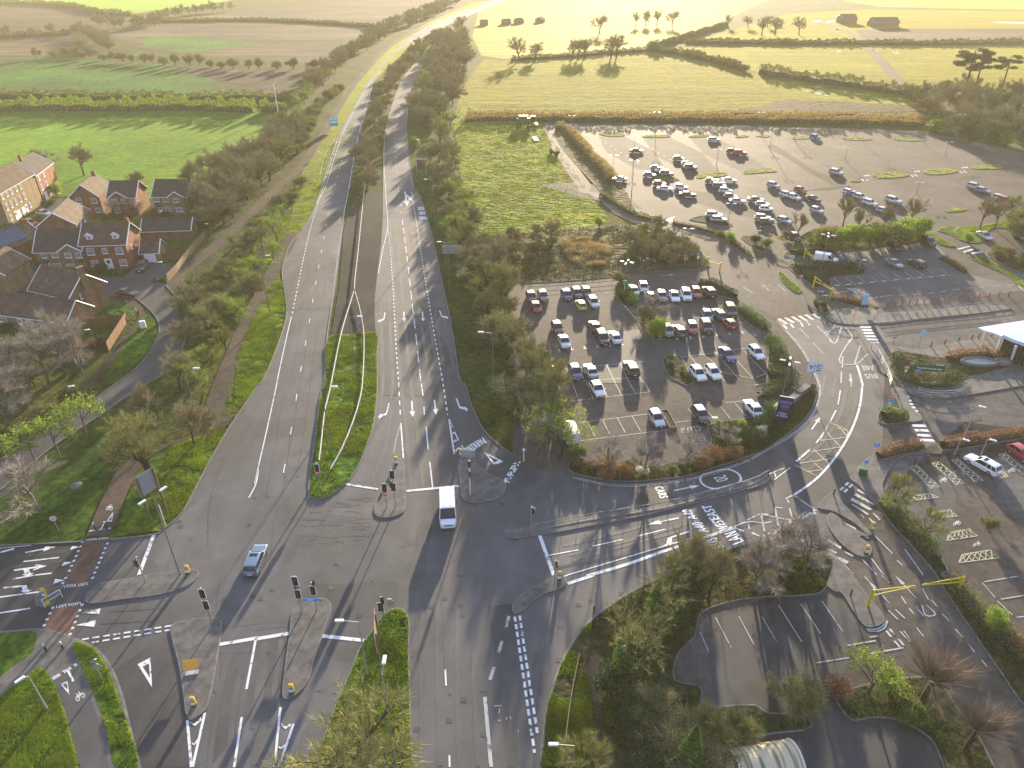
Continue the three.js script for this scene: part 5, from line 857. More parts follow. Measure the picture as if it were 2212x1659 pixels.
scatter('k 1330,720 1500,690 1510,770 1350,790', 1.7, [['bGreen', .8, 1.4], ['bOlive', .9, 1.4]], 'green shrub in the front bed between the rust ones', 'green shrubs of the front bed', .25);
scatter('k 1740,420 1750,370 2000,320 2040,400 2000,520 1880,560', 1.8, [['bGreen', 1.2, 2], ['bDark', 1.4, 2], ['bLime', 1.2, 1.8]], 'green shrub in the bed beside the white sports car', 'green shrubs by the sports car', .25);
scatter('k 2000,430 2190,280 l 100,180 160,150 90,340 10,450 k 2080,500', 1.9, [['bPale', 1.2, 1.8], ['bGreen', 1.2, 1.8], ['bDark', 1.4, 2]], 'shrub around the purple banner sign', 'shrubs around the banner', .25);
plantD('bGreen', 'k 570,640', 2, 'green shrub at the corner of the lower car park', undefined, .25);
scatter('g 940,810 1000,830 1050,970 960,950', 1.4, [['bDark', 1.2, 1.8], ['bGreen', 1.2, 1.7]], 'dark shrub on the island by the green sign', 'shrubs of the sign island', .25); plantD('scrub2', 'g 945,800', 3, 'bare bush at the tip of the sign island', undefined, .25);
plantD('bLime', 'g 1240,1220', 3.6, 'bright yellow green rounded bush on the middle island', undefined, .25, 1.0); plantD('bLime', 'g 1270,1240', 2.6, 'lower yellow green bush beside the rounded one', undefined, .25); plantD('scrub2', 'g 1150,1110', 3.2, 'brown twiggy bush on the middle island', undefined, .25);
scatter('g 1340,1440 1440,1430 1530,1600 1440,1600', 1.6, [['bGreen', .6, 1.1], ['bOlive', .6, 1.2], ['bRust', .5, .9]], 'low shrub on the nearest car park island', 'low shrubs of the nearest island', .25);
for (const [s, k] of [['g 2100,440', 'bDark'], ['g 2190,470', 'bGreen'], ['g 1790,395', 'bOlive'], ['g 1890,440', 'bLime'], ['h 170,395', 'bOlive'], ['h 380,450', 'bOlive'], ['h 1730,440', 'bLime'], ['l 110,270', 'bPale'], ['p 1960,470', 'bLime'], ['p 640,1010', 'bRust'], ['p 1050,980', 'bLime'], ['p 1200,1150', 'bOlive'], ['p 1230,1240', 'bGreen'], ['p 2180,700', 'bRust'], ['g 770,300', 'bLime'], ['n 900,-100', 'bGreen'], ['l 1820,1540', 'bGreen']].slice(0, 15))
  plantD(k, s, k === 'bLime' ? 2.6 : 1.8, { bDark: 'dark rounded shrub', bGreen: 'green shrub', bOlive: 'olive shrub', bLime: 'bright green shrub', bPale: 'pale flowering shrub', bRust: 'rusty shrub' }[k] + ' on a bed ' + { g: 'by the loop road', h: 'near the yellow barriers', l: 'beside the curved road', p: 'near the lower right exit' }[s[0]], 'single shrubs on beds ' + s[0] + k, .25);
// pond hollow
scatter('g -60,420 200,380 420,360 360,560 160,640 -40,640', 3.4, [['scrub', 2.5, 4], ['scrub2', 2, 3.6], ['dense', 3.5, 5]], 'brown scrub tree left of the reed bed', 'scrub left of the reeds', .1);
scatter('g 960,380 1300,330 1500,480 1640,560 1660,600 1300,640 1000,560', 3.2, [['scrub', 3, 4.5], ['dense', 4, 5.5], ['bOlive', 2, 3]], 'brown scrub tree right of the reed bed', 'scrub right of the reeds', .1);
struct(sheet('pond', smooth(P('g 1040,560 1180,570 1280,600 1200,632 1080,615'), 4, true), 0.26, M.water));
function tufts(name, polys, n, h, w, m, label, y, blades = 7, spread = .22) {
  const s = new Soup(); for (let i = 0; i < blades; i++) { const a = rr(0, 6.28), q = rr(0, spread); s.twig(V3(Math.cos(a) * q, 0, Math.sin(a) * q), V3(rr(-.6, .6), 1, rr(-.6, .6)).normalize(), rr(.6, 1.1), w, tint(.6, 1.4)); }
  const geo = s.geo(), im = new THREE.InstancedMesh(geo, m, n), o = new THREE.Object3D(), c = new THREE.Color(); let i = 0;
  const areas = polys.map(p => Math.abs(area2(p))), tot = areas.reduce((a, b) => a + b, 0);
  polys.forEach((p, pi) => { const xs = p.map(q => q[0]), zs = p.map(q => q[1]), x0 = Math.min(...xs), x1 = Math.max(...xs), z0 = Math.min(...zs), z1 = Math.max(...zs); let want = Math.floor(n * areas[pi] / tot), tries = want * 12; while (want > 0 && tries-- > 0 && i < n) { const x = rr(x0, x1), z = rr(z0, z1); if (!inPoly(p, x, z)) continue; const cl = fbm(((x / 30) % 1 + 1) % 1, ((z / 30) % 1 + 1) % 1, 12, 12, 2, 6); const cb = fbm(((x / 60) % 1 + 1) % 1, ((z / 60) % 1 + 1) % 1, 14, 14, 3, 16); want -= .6; if (cl < rr(.3, .62)) { continue; } o.position.set(x, y, z); o.rotation.set(0, rr(0, 6.28), 0); const k = h * rr(.4, 1.2) * (.45 + cl * .7); o.scale.set(k, k, k); o.updateMatrix(); im.setMatrixAt(i, o.matrix); const t = rr(.5, 1.3) * (.35 + cb * 1.2), yl = rr(.75, 1.15) * (.7 + cl * .6); c.setRGB(t * yl, t, t * .9); im.setColorAt(i, c); i++; } });
  im.count = i; im.name = numbered(name); im.castShadow = im.receiveShadow = true; scene.add(im); im.userData = { kind: 'stuff', label }; return im;
}
tufts('reeds', [P('g 400,420 560,380 820,430 860,560 800,640 620,650 520,600')], 1500, 1.7, .05, PM.leafStraw, 'pale dry reeds of the pond', .1, 9, .5);
tufts('grass', [isl.med.pts, isl.south.pts], 30000, .3, .14, PM.grassBlade, 'long bright grass of the central islands', .24);
tufts('grass', [isl.blHedge.pts, P('m 0,1050 240,862 340,795 400,830 480,950 560,1180 640,1480 690,1700 0,1700')], 26000, .28, .12, PM.grassBlade, 'bright grass of the near left corner', .24);
tufts('grass', [P('f 215,740 255,850 280,960 285,1010 240,1180 150,1440 60,1630 i 2180,40 1940,400 1780,700 1600,1020 1530,1120 1400,1180 1260,1050 1300,840 1500,520 1760,440 1900,330 2020,300 2000,200 f -150,1400 0,1060 110,830 190,740'), P('e 2212,380 1900,1000 i 1700,380 1760,0 e 1800,1500 1980,1200 2080,1000')], 46000, .3, .15, PM.grassBlade, 'bright leafy ground cover of the left verge', .08);
tufts('grass', [P('D 700,330 730,300 770,250 760,300 735,350 700,420 670,470 640,520 632,500 660,440 685,380'), P('D 560,560 600,500 640,420 680,380 660,450 628,520 605,570 585,590')], 14000, .3, .2, PM.grassBlade, 'rough grass between the footpath and the carriageway', .0);
tufts('grass', [P('o 262,1642 330,1105 444,755 604,490 700,400 690,700 690,1100 730,1400 760,1660'), P('o 830,1300 800,1000 830,760 900,760 880,1100 900,1300')], 19000, .28, .13, PM.grassBlade, 'bright grass between the kerb and the wood', .24);
tufts('grass', [P('j 1790,0 1850,180 1960,400 2080,520 2200,610 k 130,690 280,750 500,740 540,640 300,520 100,200 0,0 j 2100,-100'), P('f 1390,0 1500,310 1600,760 1700,1250 1770,1640 1850,1640 1780,1250 1680,760 1560,310 1440,0')], 9000, .22, .12, PM.leafOlive, 'shaded mown grass of the right verge', .02);
tufts('grass', [isl.pond.pts], 7000, .5, .14, PM.leafOlive, 'tall dry grass round the pond', .2);
tufts('grass', [isl.wood.pts, isl.longBed.pts, isl.bedQ.pts, isl.lotBed.pts, isl.bigHedge.pts, isl.busBed.pts], 26000, .35, .15, PM.leafGreen, 'weeds and grass of the planted beds', .24);
tufts('grass', [isl.bedM.pts, isl.bedN.pts, isl.bedF.pts, isl.bedI.pts], 6000, .3, .14, PM.grassBlade, 'lit green grass of the small verges', .24);
tufts('grass', [P('D 978,262 1110,262 1175,268 1205,322 1312,470 1296,498 1180,510 1040,512 1000,420')], 20000, .3, .3, PM.grassBlade, 'rough lit grass of the small field', .05);

for (const [q, k, h] of [['e 700,700', 'bGreen', 1.6], ['e 800,712', 'bDark', 1.5], ['e 960,705', 'bGreen', 1.3], ['e 1050,700', 'bOlive', 1.3], ['e 870,690', 'bDark', 2], ['e 640,705', 'bOlive', 1.8], ['e 560,700', 'bGreen', 1.6], ['e 60,660', 'bDark', 2.2], ['e 130,700', 'bGreen', 1.8], ['e 1480,275', 'bEver', 2.6], ['e 1720,300', 'bDark', 2.4], ['e 1780,270', 'bOlive', 2.4], ['e 1560,240', 'bGreen', 1.8], ['e 1420,210', 'bDark', 1.6], ['e 400,130', 'bDark', 1.8], ['e 450,110', 'bGreen', 1.6], ['e 60,1180', 'bDark', 1.6], ['e 150,1200', 'bGreen', 1.3], ['e 900,240', 'bOlive', 2], ['e 1050,240', 'bDark', 2], ['e 1330,770', 'bGreen', .9], ['e 1390,765', 'bGreen', .8], ['e 800,1330', 'bRust', 1.6], ['e 860,1300', 'bDark', 1.6]])
  plantD(k, q, h, 'garden shrub among the brick houses', 'garden shrubs among the houses', .02);

// ---------- vehicles ----------
function heightAt(base, top) { // height of an upright whose foot and head are seen at these places
  const [bx, bz] = one(base); const toks = top.trim().split(/\s+/), [X, Y] = td(toks[0], ...toks[1].split(',').map(Number));
  const v = (829.5 - Y) / FOCAL, dy = v * CP - SP, dz = -(CP + v * SP); return CAM_H + dy * (bz / dz);
}
const paints = new Map();
function paint(rgb, metal = 0) { const k = rgb.join(); if (!paints.has(k)) { const m = new THREE.MeshPhysicalMaterial({ roughness: metal ? 0.38 : 0.42, metalness: metal, clearcoat: 1, clearcoatRoughness: 0.06 }); m.color.setRGB(...rgb); paints.set(k, m); } return paints.get(k); }
const COL = { white: [[.74, .75, .75]], silver: [[.50, .51, .52], .55], grey: [[.13, .135, .14], .4], black: [[.012, .012, .014]], blue: [[.015, .03, .16]], bright: [[.03, .14, .42]], red: [[.36, .015, .018]], maroon: [[.09, .012, .018]], lime: [[.52, .60, .08]], teal: [[.06, .22, .24]], beige: [[.40, .36, .28]], steel: [[.15, .21, .31], .5], bluegrey: [[.16, .20, .28], .4], brown: [[.05, .032, .024]] };
function loftGeo(st, ring) { // st: rows of parameters; ring(row) -> Vector3 list (closed)
  const R = st.map(ring), n = R[0].length, q = [];
  for (let i = 0; i + 1 < R.length; i++) for (let k = 0; k < n; k++) q.push([R[i][k], R[i][(k + 1) % n], R[i + 1][(k + 1) % n], R[i + 1][k]]);
  const cap = (r, f) => { const c = r.reduce((a, v) => a.clone().add(v), V3(0, 0, 0)).multiplyScalar(1 / n); for (let k = 0; k < n; k++) q.push(f ? [r[k], r[(k + 1) % n], c, c] : [r[(k + 1) % n], r[k], c, c]); };
  cap(R[0], 1); cap(R[R.length - 1], 0);
  const g = quadsGeo(q); g.deleteAttribute('uv'); const m = mergeVerts(g); m.computeVertexNormals(); return m;
}
import { mergeVertices as mergeVerts0, toCreasedNormals } from 'three/addons/utils/BufferGeometryUtils.js';
function mergeVerts(g) { g.deleteAttribute('normal'); const m = mergeVerts0(g, 1e-4); return toCreasedNormals(m, 0.7); }
function makeCar(name, o) { // front towards +z
  const root = new THREE.Group(); root.name = name; protoBin.add(root);
  const { L, W, H, belt, hood, zF, zR, rF, rR, tail = belt } = o, w = W / 2, pm = paint(...COL.white);
  const st = [[L / 2, .72, .34, hood - .22], [L / 2 - .10, .86, .24, hood - .10], [L / 2 - .45, .96, .2, hood], [zF, 1, .2, belt - .06], [zF - .3, 1, .2, belt], [0, 1, .2, belt + .01], [zR + .2, 1, .2, belt + .02], [zR - (L / 2 + zR) * .35, .98, .22, tail], [-L / 2 + .08, .9, .26, tail - .06], [-L / 2, .8, .36, tail - .16]];
  mesh('body', loftGeo(st, ([z, k, yb, yt]) => { const h = yt - yb; return [[-.86, 0], [-1, .22], [-1.0, .55], [-.97, .82], [-.84, 1], [0, 1.03], [.84, 1], [.97, .82], [1.0, .55], [1, .22], [.86, 0]].map(([x, y]) => V3(x * w * k, yb + y * h, z)); }), pm, root);
  const bw = w * (o.van ? .97 : .9), tw = w * (o.van ? .86 : .74), y0 = belt - .02, y1 = H - .06;
  const B = [V3(-bw, y0, zF), V3(bw, y0, zF), V3(bw, y0, zR), V3(-bw, y0, zR)], Tt = [V3(-tw, y1, rF), V3(tw, y1, rF), V3(tw, y1, rR), V3(-tw, y1, rR)];
  mesh('windscreen', quadsGeo([[B[0], B[1], Tt[1], Tt[0]]]), M.glass, root);
  mesh('rear_window', quadsGeo([[B[2], B[3], Tt[3], Tt[2]]]), o.van ? pm : M.glass, root).name = o.van ? 'rear_door' : 'rear_window';
  for (const s of [0, 1]) {
    if (o.van) { const a = s ? B[1] : B[0], b = s ? B[2] : B[3], c = s ? Tt[2] : Tt[3], d = s ? Tt[1] : Tt[0], ab = a.clone().lerp(b, .26), dc = d.clone().lerp(c, .2); mesh('side_window', quadsGeo([[a, ab, dc, d]]), M.glass, root); mesh('side_panel', quadsGeo([[ab, b, c, dc]]), pm, root); }
    else mesh('side_window', quadsGeo([s ? [B[1], B[2], Tt[2], Tt[1]] : [B[3], B[0], Tt[0], Tt[3]]]), M.glass, root);
  }
  const p = []; for (const k of [0, 1, 2, 3]) p.push(tubeGeo(B[k], Tt[k], .055, .045, 5));
  for (const s of [-1, 1]) { if (!o.van) { p.push(tubeGeo(V3(s * bw, y0, (zF + zR) / 2 - .1), V3(s * tw, y1, (rF + rR) / 2 - .05), .05, .04, 4)); if (o.estate) p.push(tubeGeo(V3(s * bw, y0, zR + .75), V3(s * tw, y1, rR + .55), .05, .04, 4)); } p.push(tubeGeo(Tt[s < 0 ? 0 : 1], Tt[s < 0 ? 3 : 2], .05, .05, 5)); }
  mesh('window_frame', merge(p), pm, root);
  mesh('roof', loftGeo([[rF + .03, .9, y1 - .02, y1 + .01], [rF - .15, 1, y1 - .02, H - .02], [(rF + rR) / 2, 1, y1 - .02, H], [rR + .15, 1, y1 - .02, H - .02], [rR - .05, .9, y1 - .02, y1 + .01]], ([z, k, a, b]) => [[-1.04, a], [-.9, b], [0, b + .025], [.9, b], [1.04, a], [0, a]].map(([x, y]) => V3(x * tw * k, y, z))), pm, root);
  if (o.sunroof) mesh('sunroof', box(tw * 1.3, .01, .42, 0, H + .025, rF - .45), M.glass, root);
  if (o.ribs) for (let i = -2; i <= 2; i++) mesh('roof_rib', rbox(.07, .035, (rF - rR) * .8, .015, i * .26, H + .02, (rF + rR) / 2), pm, root);
  if (o.van) { mesh('wiper', merge([box(.7, .02, .04, -.3, belt + .06, zF - .02), box(.7, .02, .04, .4, belt + .06, zF - .02)]), M.black, root); mesh('side_trim', merge([box(.04, .16, L * .7, w + .005, .55, -.2), box(.04, .16, L * .7, -w - .005, .55, -.2)]), M.black, root); }
  for (const s of [-1, 1]) {
    mesh('headlight', rbox(W * .2, .13, .12, .05, s * w * .68, hood - .2, L / 2 - .12), M.headlight, root);
    mesh('taillight', rbox(W * .15, .2, .1, .04, s * w * .74, tail - .16, -L / 2 + .06), M.taillight, root);
    mesh('wing_mirror', rbox(.2, .14, .12, .05, s * (w + .1), belt + .06, zF - .12), o.van ? M.black : pm, root);
    for (const z of [L * .31, -L * .29]) { const r = o.wheel || .32, wh = mesh('wheel', new THREE.CylinderGeometry(r, r, .22, 20).rotateZ(Math.PI / 2).translate(s * (w - .1), r, z), M.tyre, root); mesh('rim', new THREE.CylinderGeometry(r * .64, r * .64, .03, 14).rotateZ(Math.PI / 2).translate(s * (w + .012), r, z), M.rim, wh); }
  }
  mesh('grille', rbox(W * .5, .16, .06, .03, 0, hood - .34, L / 2 + .005), M.black, root);
  mesh('bumper', rbox(W * .78, .14, .1, .04, 0, .32, L / 2 - .04), M.black, root); mesh('bumper', rbox(W * .78, .14, .1, .04, 0, .36, -L / 2 + .03), M.black, root);
  mesh('number_plate', box(.52, .11, .02, 0, .5, L / 2 + .03), M.plate, root); mesh('number_plate', box(.52, .11, .02, 0, .62, -L / 2 - .012), M.plate, root);
  return root;
}
const CAR = {
  hatch: makeCar('parked_car', { L: 4.05, W: 1.76, H: 1.49, belt: .95, hood: .86, zF: .82, zR: -1.95, rF: .12, rR: -1.42, tail: .98 }),
  saloon: makeCar('parked_car', { L: 4.6, W: 1.8, H: 1.44, belt: .93, hood: .84, zF: .9, zR: -1.72, rF: .15, rR: -.98, tail: .98 }),
  estate: makeCar('parked_car', { L: 4.65, W: 1.82, H: 1.5, belt: .95, hood: .86, zF: 1.0, zR: -2.2, rF: .3, rR: -1.8, tail: .98, estate: 1, sunroof: 1 }),
  suv: makeCar('parked_car', { L: 4.5, W: 1.88, H: 1.68, belt: 1.06, hood: 1.0, zF: .95, zR: -2.1, rF: .3, rR: -1.7, tail: 1.08, wheel: .37, estate: 1 }),
  small: makeCar('parked_car', { L: 3.65, W: 1.66, H: 1.5, belt: .95, hood: .9, zF: .8, zR: -1.72, rF: .2, rR: -1.25, tail: .98, wheel: .3 }),
  van: makeCar('parked_van', { L: 5.0, W: 1.98, H: 2.0, belt: 1.15, hood: 1.05, zF: 1.5, zR: -2.42, rF: .75, rR: -2.38, tail: 1.15, van: 1, wheel: .35 }),
  bigvan: makeCar('delivery_van', { L: 5.7, W: 2.07, H: 2.35, belt: 1.25, hood: 1.15, zF: 2.05, zR: -2.78, rF: 1.25, rR: -2.74, tail: 1.25, van: 1, ribs: 1, wheel: .35 }),
};
const BODY = new Set(['body', 'window_frame', 'roof', 'wing_mirror', 'side_panel', 'rear_door', 'roof_rib']);
const carSpots = [];
function car(kind, col, s, dir, label, group, o = {}) { // dir: [dx,dz] the way its nose points
  const t = CAR[kind], r = t.clone(); r.name = numbered(t.name); scene.add(r);
  const h = kind.includes('van') ? 1.0 : .7, [x, z] = one(s, h); r.position.set(x, o.y ?? 0.15, z); r.rotation.y = Math.atan2(dir[0], dir[1]) + rr(-.03, .03);
  r.scale.set(rr(.97, 1.04), rr(.96, 1.05), rr(.94, 1.06)); const pm = paint(...COL[col]), top = o.roof ? paint(...COL[o.roof]) : pm;
  for (const c of r.children) if (BODY.has(c.name) && !(kind.includes('van') && c.name === 'wing_mirror')) c.material = c.name === 'roof' ? top : pm;
  tag(r, label, kind.includes('van') ? 'van' : 'car', group); return r;
}
const dirOf = s => { const [a, b] = P(s), l = Math.hypot(b[0] - a[0], b[1] - a[1]); return [(b[0] - a[0]) / l, (b[1] - a[1]) / l]; };
const dn = dirOf('k 670,330 730,460'), up_ = [-dn[0], -dn[1]], dn2 = dirOf('g 1550,900 1600,1010'), dnB = dirOf('g 1765,1380 1960,1605');
const C = (list, dir) => list.forEach(([k, c, s, label, d, o]) => car(k, c, s, d || dir, label, 'cars in the car parks', o));
C([
  ['hatch', 'black', 'g 187,900', 'black hatchback at the left end of the back row of the lower car park'], ['hatch', 'grey', 'g 287,893', 'dark grey hatchback second from the left in the back row'], ['small', 'red', 'g 227,988', 'bright red small car in front of the black hatchback'],
  ['hatch', 'blue', 'g 490,884', 'dark blue hatchback with a white dashboard slip, left of two black cars'], ['hatch', 'black', 'g 578,864', 'black hatchback between the dark blue car and another black one'], ['hatch', 'black', 'g 660,860', 'black hatchback behind the pale silver car'],
  ['small', 'lime', 'g 608,966', 'lime yellow small car seen from behind', up_], ['hatch', 'silver', 'g 718,946', 'pale silver hatchback facing the drive beside the lime car'],
  ['hatch', 'maroon', 'g 410,1166', 'dark red hatchback behind the silver saloon'], ['saloon', 'silver', 'g 468,1282', 'silver saloon alone in the second row'], ['saloon', 'maroon', 'g 730,1152', 'dark saloon seen from behind in the second row', up_], ['suv', 'black', 'g 795,1252', 'black estate car beside the white saloon'], ['saloon', 'white', 'g 898,1242', 'white saloon seen from behind at the end of the second row', up_],
  ['hatch', 'grey', 'g 345,1530', 'dark grey car half under the tree belt', up_], ['hatch', 'blue', 'g 565,1545', 'dark blue hatchback with a shining roof in the third row', dn], ['saloon', 'silver', 'g 692,1530', 'silver saloon behind the white hatchback', up_], ['hatch', 'white', 'k 752,45', 'white hatchback nose out in the marked bays'], ['suv', 'brown', 'g 1040,1512', 'black maroon car seen from behind in the marked bays', up_],
  ['hatch', 'silver', 'k 1258,297', 'silver white hatchback in the front row beside the timber rail'], ['van', 'white', 'k 515,400', 'white van half hidden by a bush at the left of the front row', up_], ['hatch', 'black', 'k 1637,260', 'black car with a white roof in the front row', dn, { roof: 'white' }], ['saloon', 'white', 'k 2085,210', 'white sports car with a black rear by the front hedge', dnB.map(v => -v)],
], dn);
C([
  ['saloon', 'white', 'g 1055,836', 'white saloon behind the green sign', up_], ['hatch', 'silver', 'g 1147,818', 'pale hatchback parked beside the white saloon'], ['small', 'beige', 'g 1200,890', 'beige small car under the bare tree', up_], ['hatch', 'bluegrey', 'g 1302,892', 'blue grey hatchback in the upper right row'], ['saloon', 'white', 'g 1410,894', 'white saloon between the blue grey car and the white estate'], ['suv', 'white', 'g 1510,884', 'white sporty estate beside the red hatchback'], ['hatch', 'red', 'g 1597,863', 'red hatchback in the upper right row'], ['suv', 'black', 'g 1705,858', 'black car at the right end of the upper row', up_],
  ['hatch', 'grey', 'g 1352,1188', 'dark grey hatchback partly behind the yellow green bush'], ['hatch', 'grey', 'g 1450,1186', 'grey hatchback seen from behind beside the red one', up_], ['hatch', 'red', 'g 1565,1163', 'red hatchback with a pale roof in the middle right row', dn2, { roof: 'silver' }], ['suv', 'black', 'g 1683,1153', 'black estate at the right of the middle right row'],
  ['hatch', 'bluegrey', 'g 1690,1057', 'dark car with a silver bonnet left of the grey one', dn2, { roof: 'black' }], ['hatch', 'grey', 'g 1790,1043', 'grey hatchback seen from behind by the side hedge', up_], ['suv', 'black', 'g 1890,1020', 'black estate nose out beside the side hedge'], ['small', 'red', 'g 1880,1127', 'small red convertible with a dark roof', up_, { roof: 'black' }],
  ['saloon', 'blue', 'g 1863,1390', 'dark blue saloon in the marked bays on the right', dnB], ['hatch', 'white', 'g 2110,1376', 'white hatchback by the side hedge of the marked bays', dnB], ['hatch', 'white', 'g 1612,1555', 'white hatchback left of a pair in the nearest marked bays', dnB], ['hatch', 'white', 'g 1742,1545', 'white hatchback right of a pair in the nearest marked bays', dnB],
], dn2);
const ur = dirOf('c 1690,1200 1810,1206'), ul = ur.map(v => -v);
const urA = dirOf('d 20,1560 120,1590');
C([
  ['saloon', 'maroon', 'c 1088,1290', 'dark red car under the far lamp in the upper car park'], ['estate', 'silver', 'c 1750,1196', 'silver estate alone at the far end of the upper car park'], ['hatch', 'black', 'c 1905,1292', 'dark car behind the red brown one'], ['suv', 'red', 'c 1970,1310', 'red brown off road car in the upper car park'],
  ['hatch', 'grey', 'c 1450,1355', 'grey car just below the round planted spot'], ['hatch', 'silver', 'c 1520,1402', 'silver car second of three in a slanting line'], ['suv', 'grey', 'c 1548,1434', 'dark grey car third of three in a slanting line'],
  ['small', 'teal', 'c 1258,1436', 'teal small car at the back of the left cluster'], ['hatch', 'white', 'c 1310,1458', 'white car in the middle of the left cluster'], ['suv', 'grey', 'c 1343,1488', 'grey off road car at the right of the left cluster'], ['hatch', 'bluegrey', 'c 1200,1497', 'blue grey car at the left of the left cluster'], ['hatch', 'red', 'c 1285,1572', 'pale red car behind the white saloon'], ['saloon', 'white', 'c 1332,1613', 'white saloon in front of the pale red car'], ['hatch', 'white', 'c 1470,1602', 'white hatchback standing alone to the right of the left cluster'],
  ['hatch', 'grey', 'c 1730,1548', 'grey car at the back of the middle cluster'], ['suv', 'silver', 'c 1780,1568', 'silver car second in the middle cluster'], ['saloon', 'white', 'c 1880,1542', 'white car to the right of the middle cluster'], ['suv', 'grey', 'c 1795,1596', 'dark silver car at the front of the middle cluster'], ['hatch', 'white', 'c 1850,1632', 'white car below the middle cluster'], ['saloon', 'silver', 'c 938,1532', 'silver car by the brown hedge at the left edge of the upper car park', ul],
  ['saloon', 'brown', 'g 1525,22', 'dark brown saloon in the middle of the upper car park'], ['hatch', 'grey', 'g 1893,37', 'dark car above the silver saloon'], ['saloon', 'silver', 'g 1950,78', 'silver saloon near the lamp foot'], ['saloon', 'grey', 'g 2110,64', 'dark silver car at the left of the right cluster'], ['hatch', 'silver', 'g 2165,106', 'silver car in the right cluster'], ['small', 'white', 'g 2195,144', 'small white boxy car at the front of the right cluster'], ['suv', 'silver', 'g 1750,202', 'silver car behind another on the planted island'], ['hatch', 'silver', 'g 1790,234', 'pale silver car at the front of the planted island'], ['suv', 'silver', 'g 2165,224', 'silver off road car behind the dark one near the pay post'], ['hatch', 'grey', 'g 2195,252', 'dark grey car near the pay post'],
]  , ur);
C([
  ['hatch', 'bright', 'd 428,1174', 'bright blue hatchback by the far planted strip'], ['suv', 'silver', 'd 605,1476', 'silver and black off road car beside the green flag'], ['hatch', 'silver', 'd 70,1585', 'grey silver hatchback left of the red one'], ['small', 'red', 'd 300,1624', 'red small car behind two white ones'], ['hatch', 'white', 'h 185,24', 'white hatchback partly behind another white one'], ['hatch', 'white', 'h 245,44', 'white hatchback in front of the red small car'], ['saloon', 'black', 'h 408,60', 'black saloon right of the white hatchbacks'], ['hatch', 'silver', 'h 440,157', 'silver hatchback above the tall hedge'],
  ['hatch', 'white', 'h 720,6', 'white car at the back of the row of three'], ['saloon', 'bright', 'h 765,24', 'blue saloon in the middle of the row of three'], ['hatch', 'silver', 'h 812,44', 'silver grey car at the front of the row of three'], ['hatch', 'white', 'h 897,94', 'white rounded car in front of the row of three'], ['suv', 'silver', 'h 1095,76', 'silver estate to the right of the rounded white car'], ['hatch', 'silver', 'h 1020,162', 'silver car half hidden by the tall hedge'], ['hatch', 'silver', 'h 165,244', 'pale silver car beside the grey cabinet'],
  ['suv', 'silver', 'd 1790,1598', 'silver estate at the far right of the upper car park'], ['hatch', 'bluegrey', 'd 1860,1630', 'blue grey car beside the silver estate at the far right'], ['hatch', 'silver', 'h 2005,52', 'pale car with a red neighbour at the right edge'], ['small', 'red', 'h 2050,68', 'red car at the right edge of the upper car park'],
], urA);
C([
  ['hatch', 'maroon', 'h 255,388', 'dark red car under the bare tree by the barrier', dirOf('h 220,350 290,420')], ['van', 'white', 'h 520,570', 'white panel van by the bed of dark bushes', dirOf('h 440,565 610,590')], ['hatch', 'black', 'h 1100,468', 'black hatchback before the tall hedge', dirOf('h 1050,440 1150,490')], ['suv', 'black', 'h 1392,428', 'black car by the footpath verge', dirOf('h 1345,390 1440,460')], ['saloon', 'bluegrey', 'h 1100,612', 'blue grey saloon in the small car park', dirOf('h 1030,575 1170,645')], ['estate', 'black', 'h 1290,610', 'black estate seen from behind in the small car park', dirOf('h 1350,640 1230,580')], ['saloon', 'silver', 'h 1875,374', 'silver car parked on the verge at the right', dirOf('h 1810,340 1940,410')], ['hatch', 'silver', 'h 2180,372', 'pale car half behind a shrub at the right edge', dirOf('h 2140,350 2220,400')],
  ['estate', 'white', 'l 1860,690', 'white estate seen from behind in the accessible bays', dirOf('l 1950,750 1760,640')], ['hatch', 'red', 'l 2195,595', 'red car cut off by the right edge', dirOf('l 2140,560 2260,640')],
], dn);
car('bigvan', 'white', 'j 1650,1075', dirOf('j 1640,920 1662,1250'), 'white delivery van with a ribbed roof coming through the junction');
car('estate', 'steel', 'D 552,1209', dirOf('D 541,1238 562,1185'), 'silver blue estate car driving away across the junction');
car('saloon', 'black', 'e 1085,862', dirOf('e 1010,850 1160,870'), 'black saloon driving round the residential street', undefined, { y: .125 });
car('suv', 'black', 'e 1215,642', dirOf('e 1240,610 1190,680'), 'black car parked nose out on the drive of the red brick house', undefined, { y: .13 });
car('hatch', 'red', 'e 265,265', dirOf('e 220,255 300,275'), 'red car behind the solar roofed house', undefined, { y: .12 });
car('hatch', 'black', 'e 95,300', dirOf('e 60,290 140,310'), 'dark car in the shade below the terrace', undefined, { y: .12 });
car('saloon', 'silver', 'e 375,180', dirOf('e 320,165 440,190'), 'pale car in the yard before the terrace', undefined, { y: .12 });

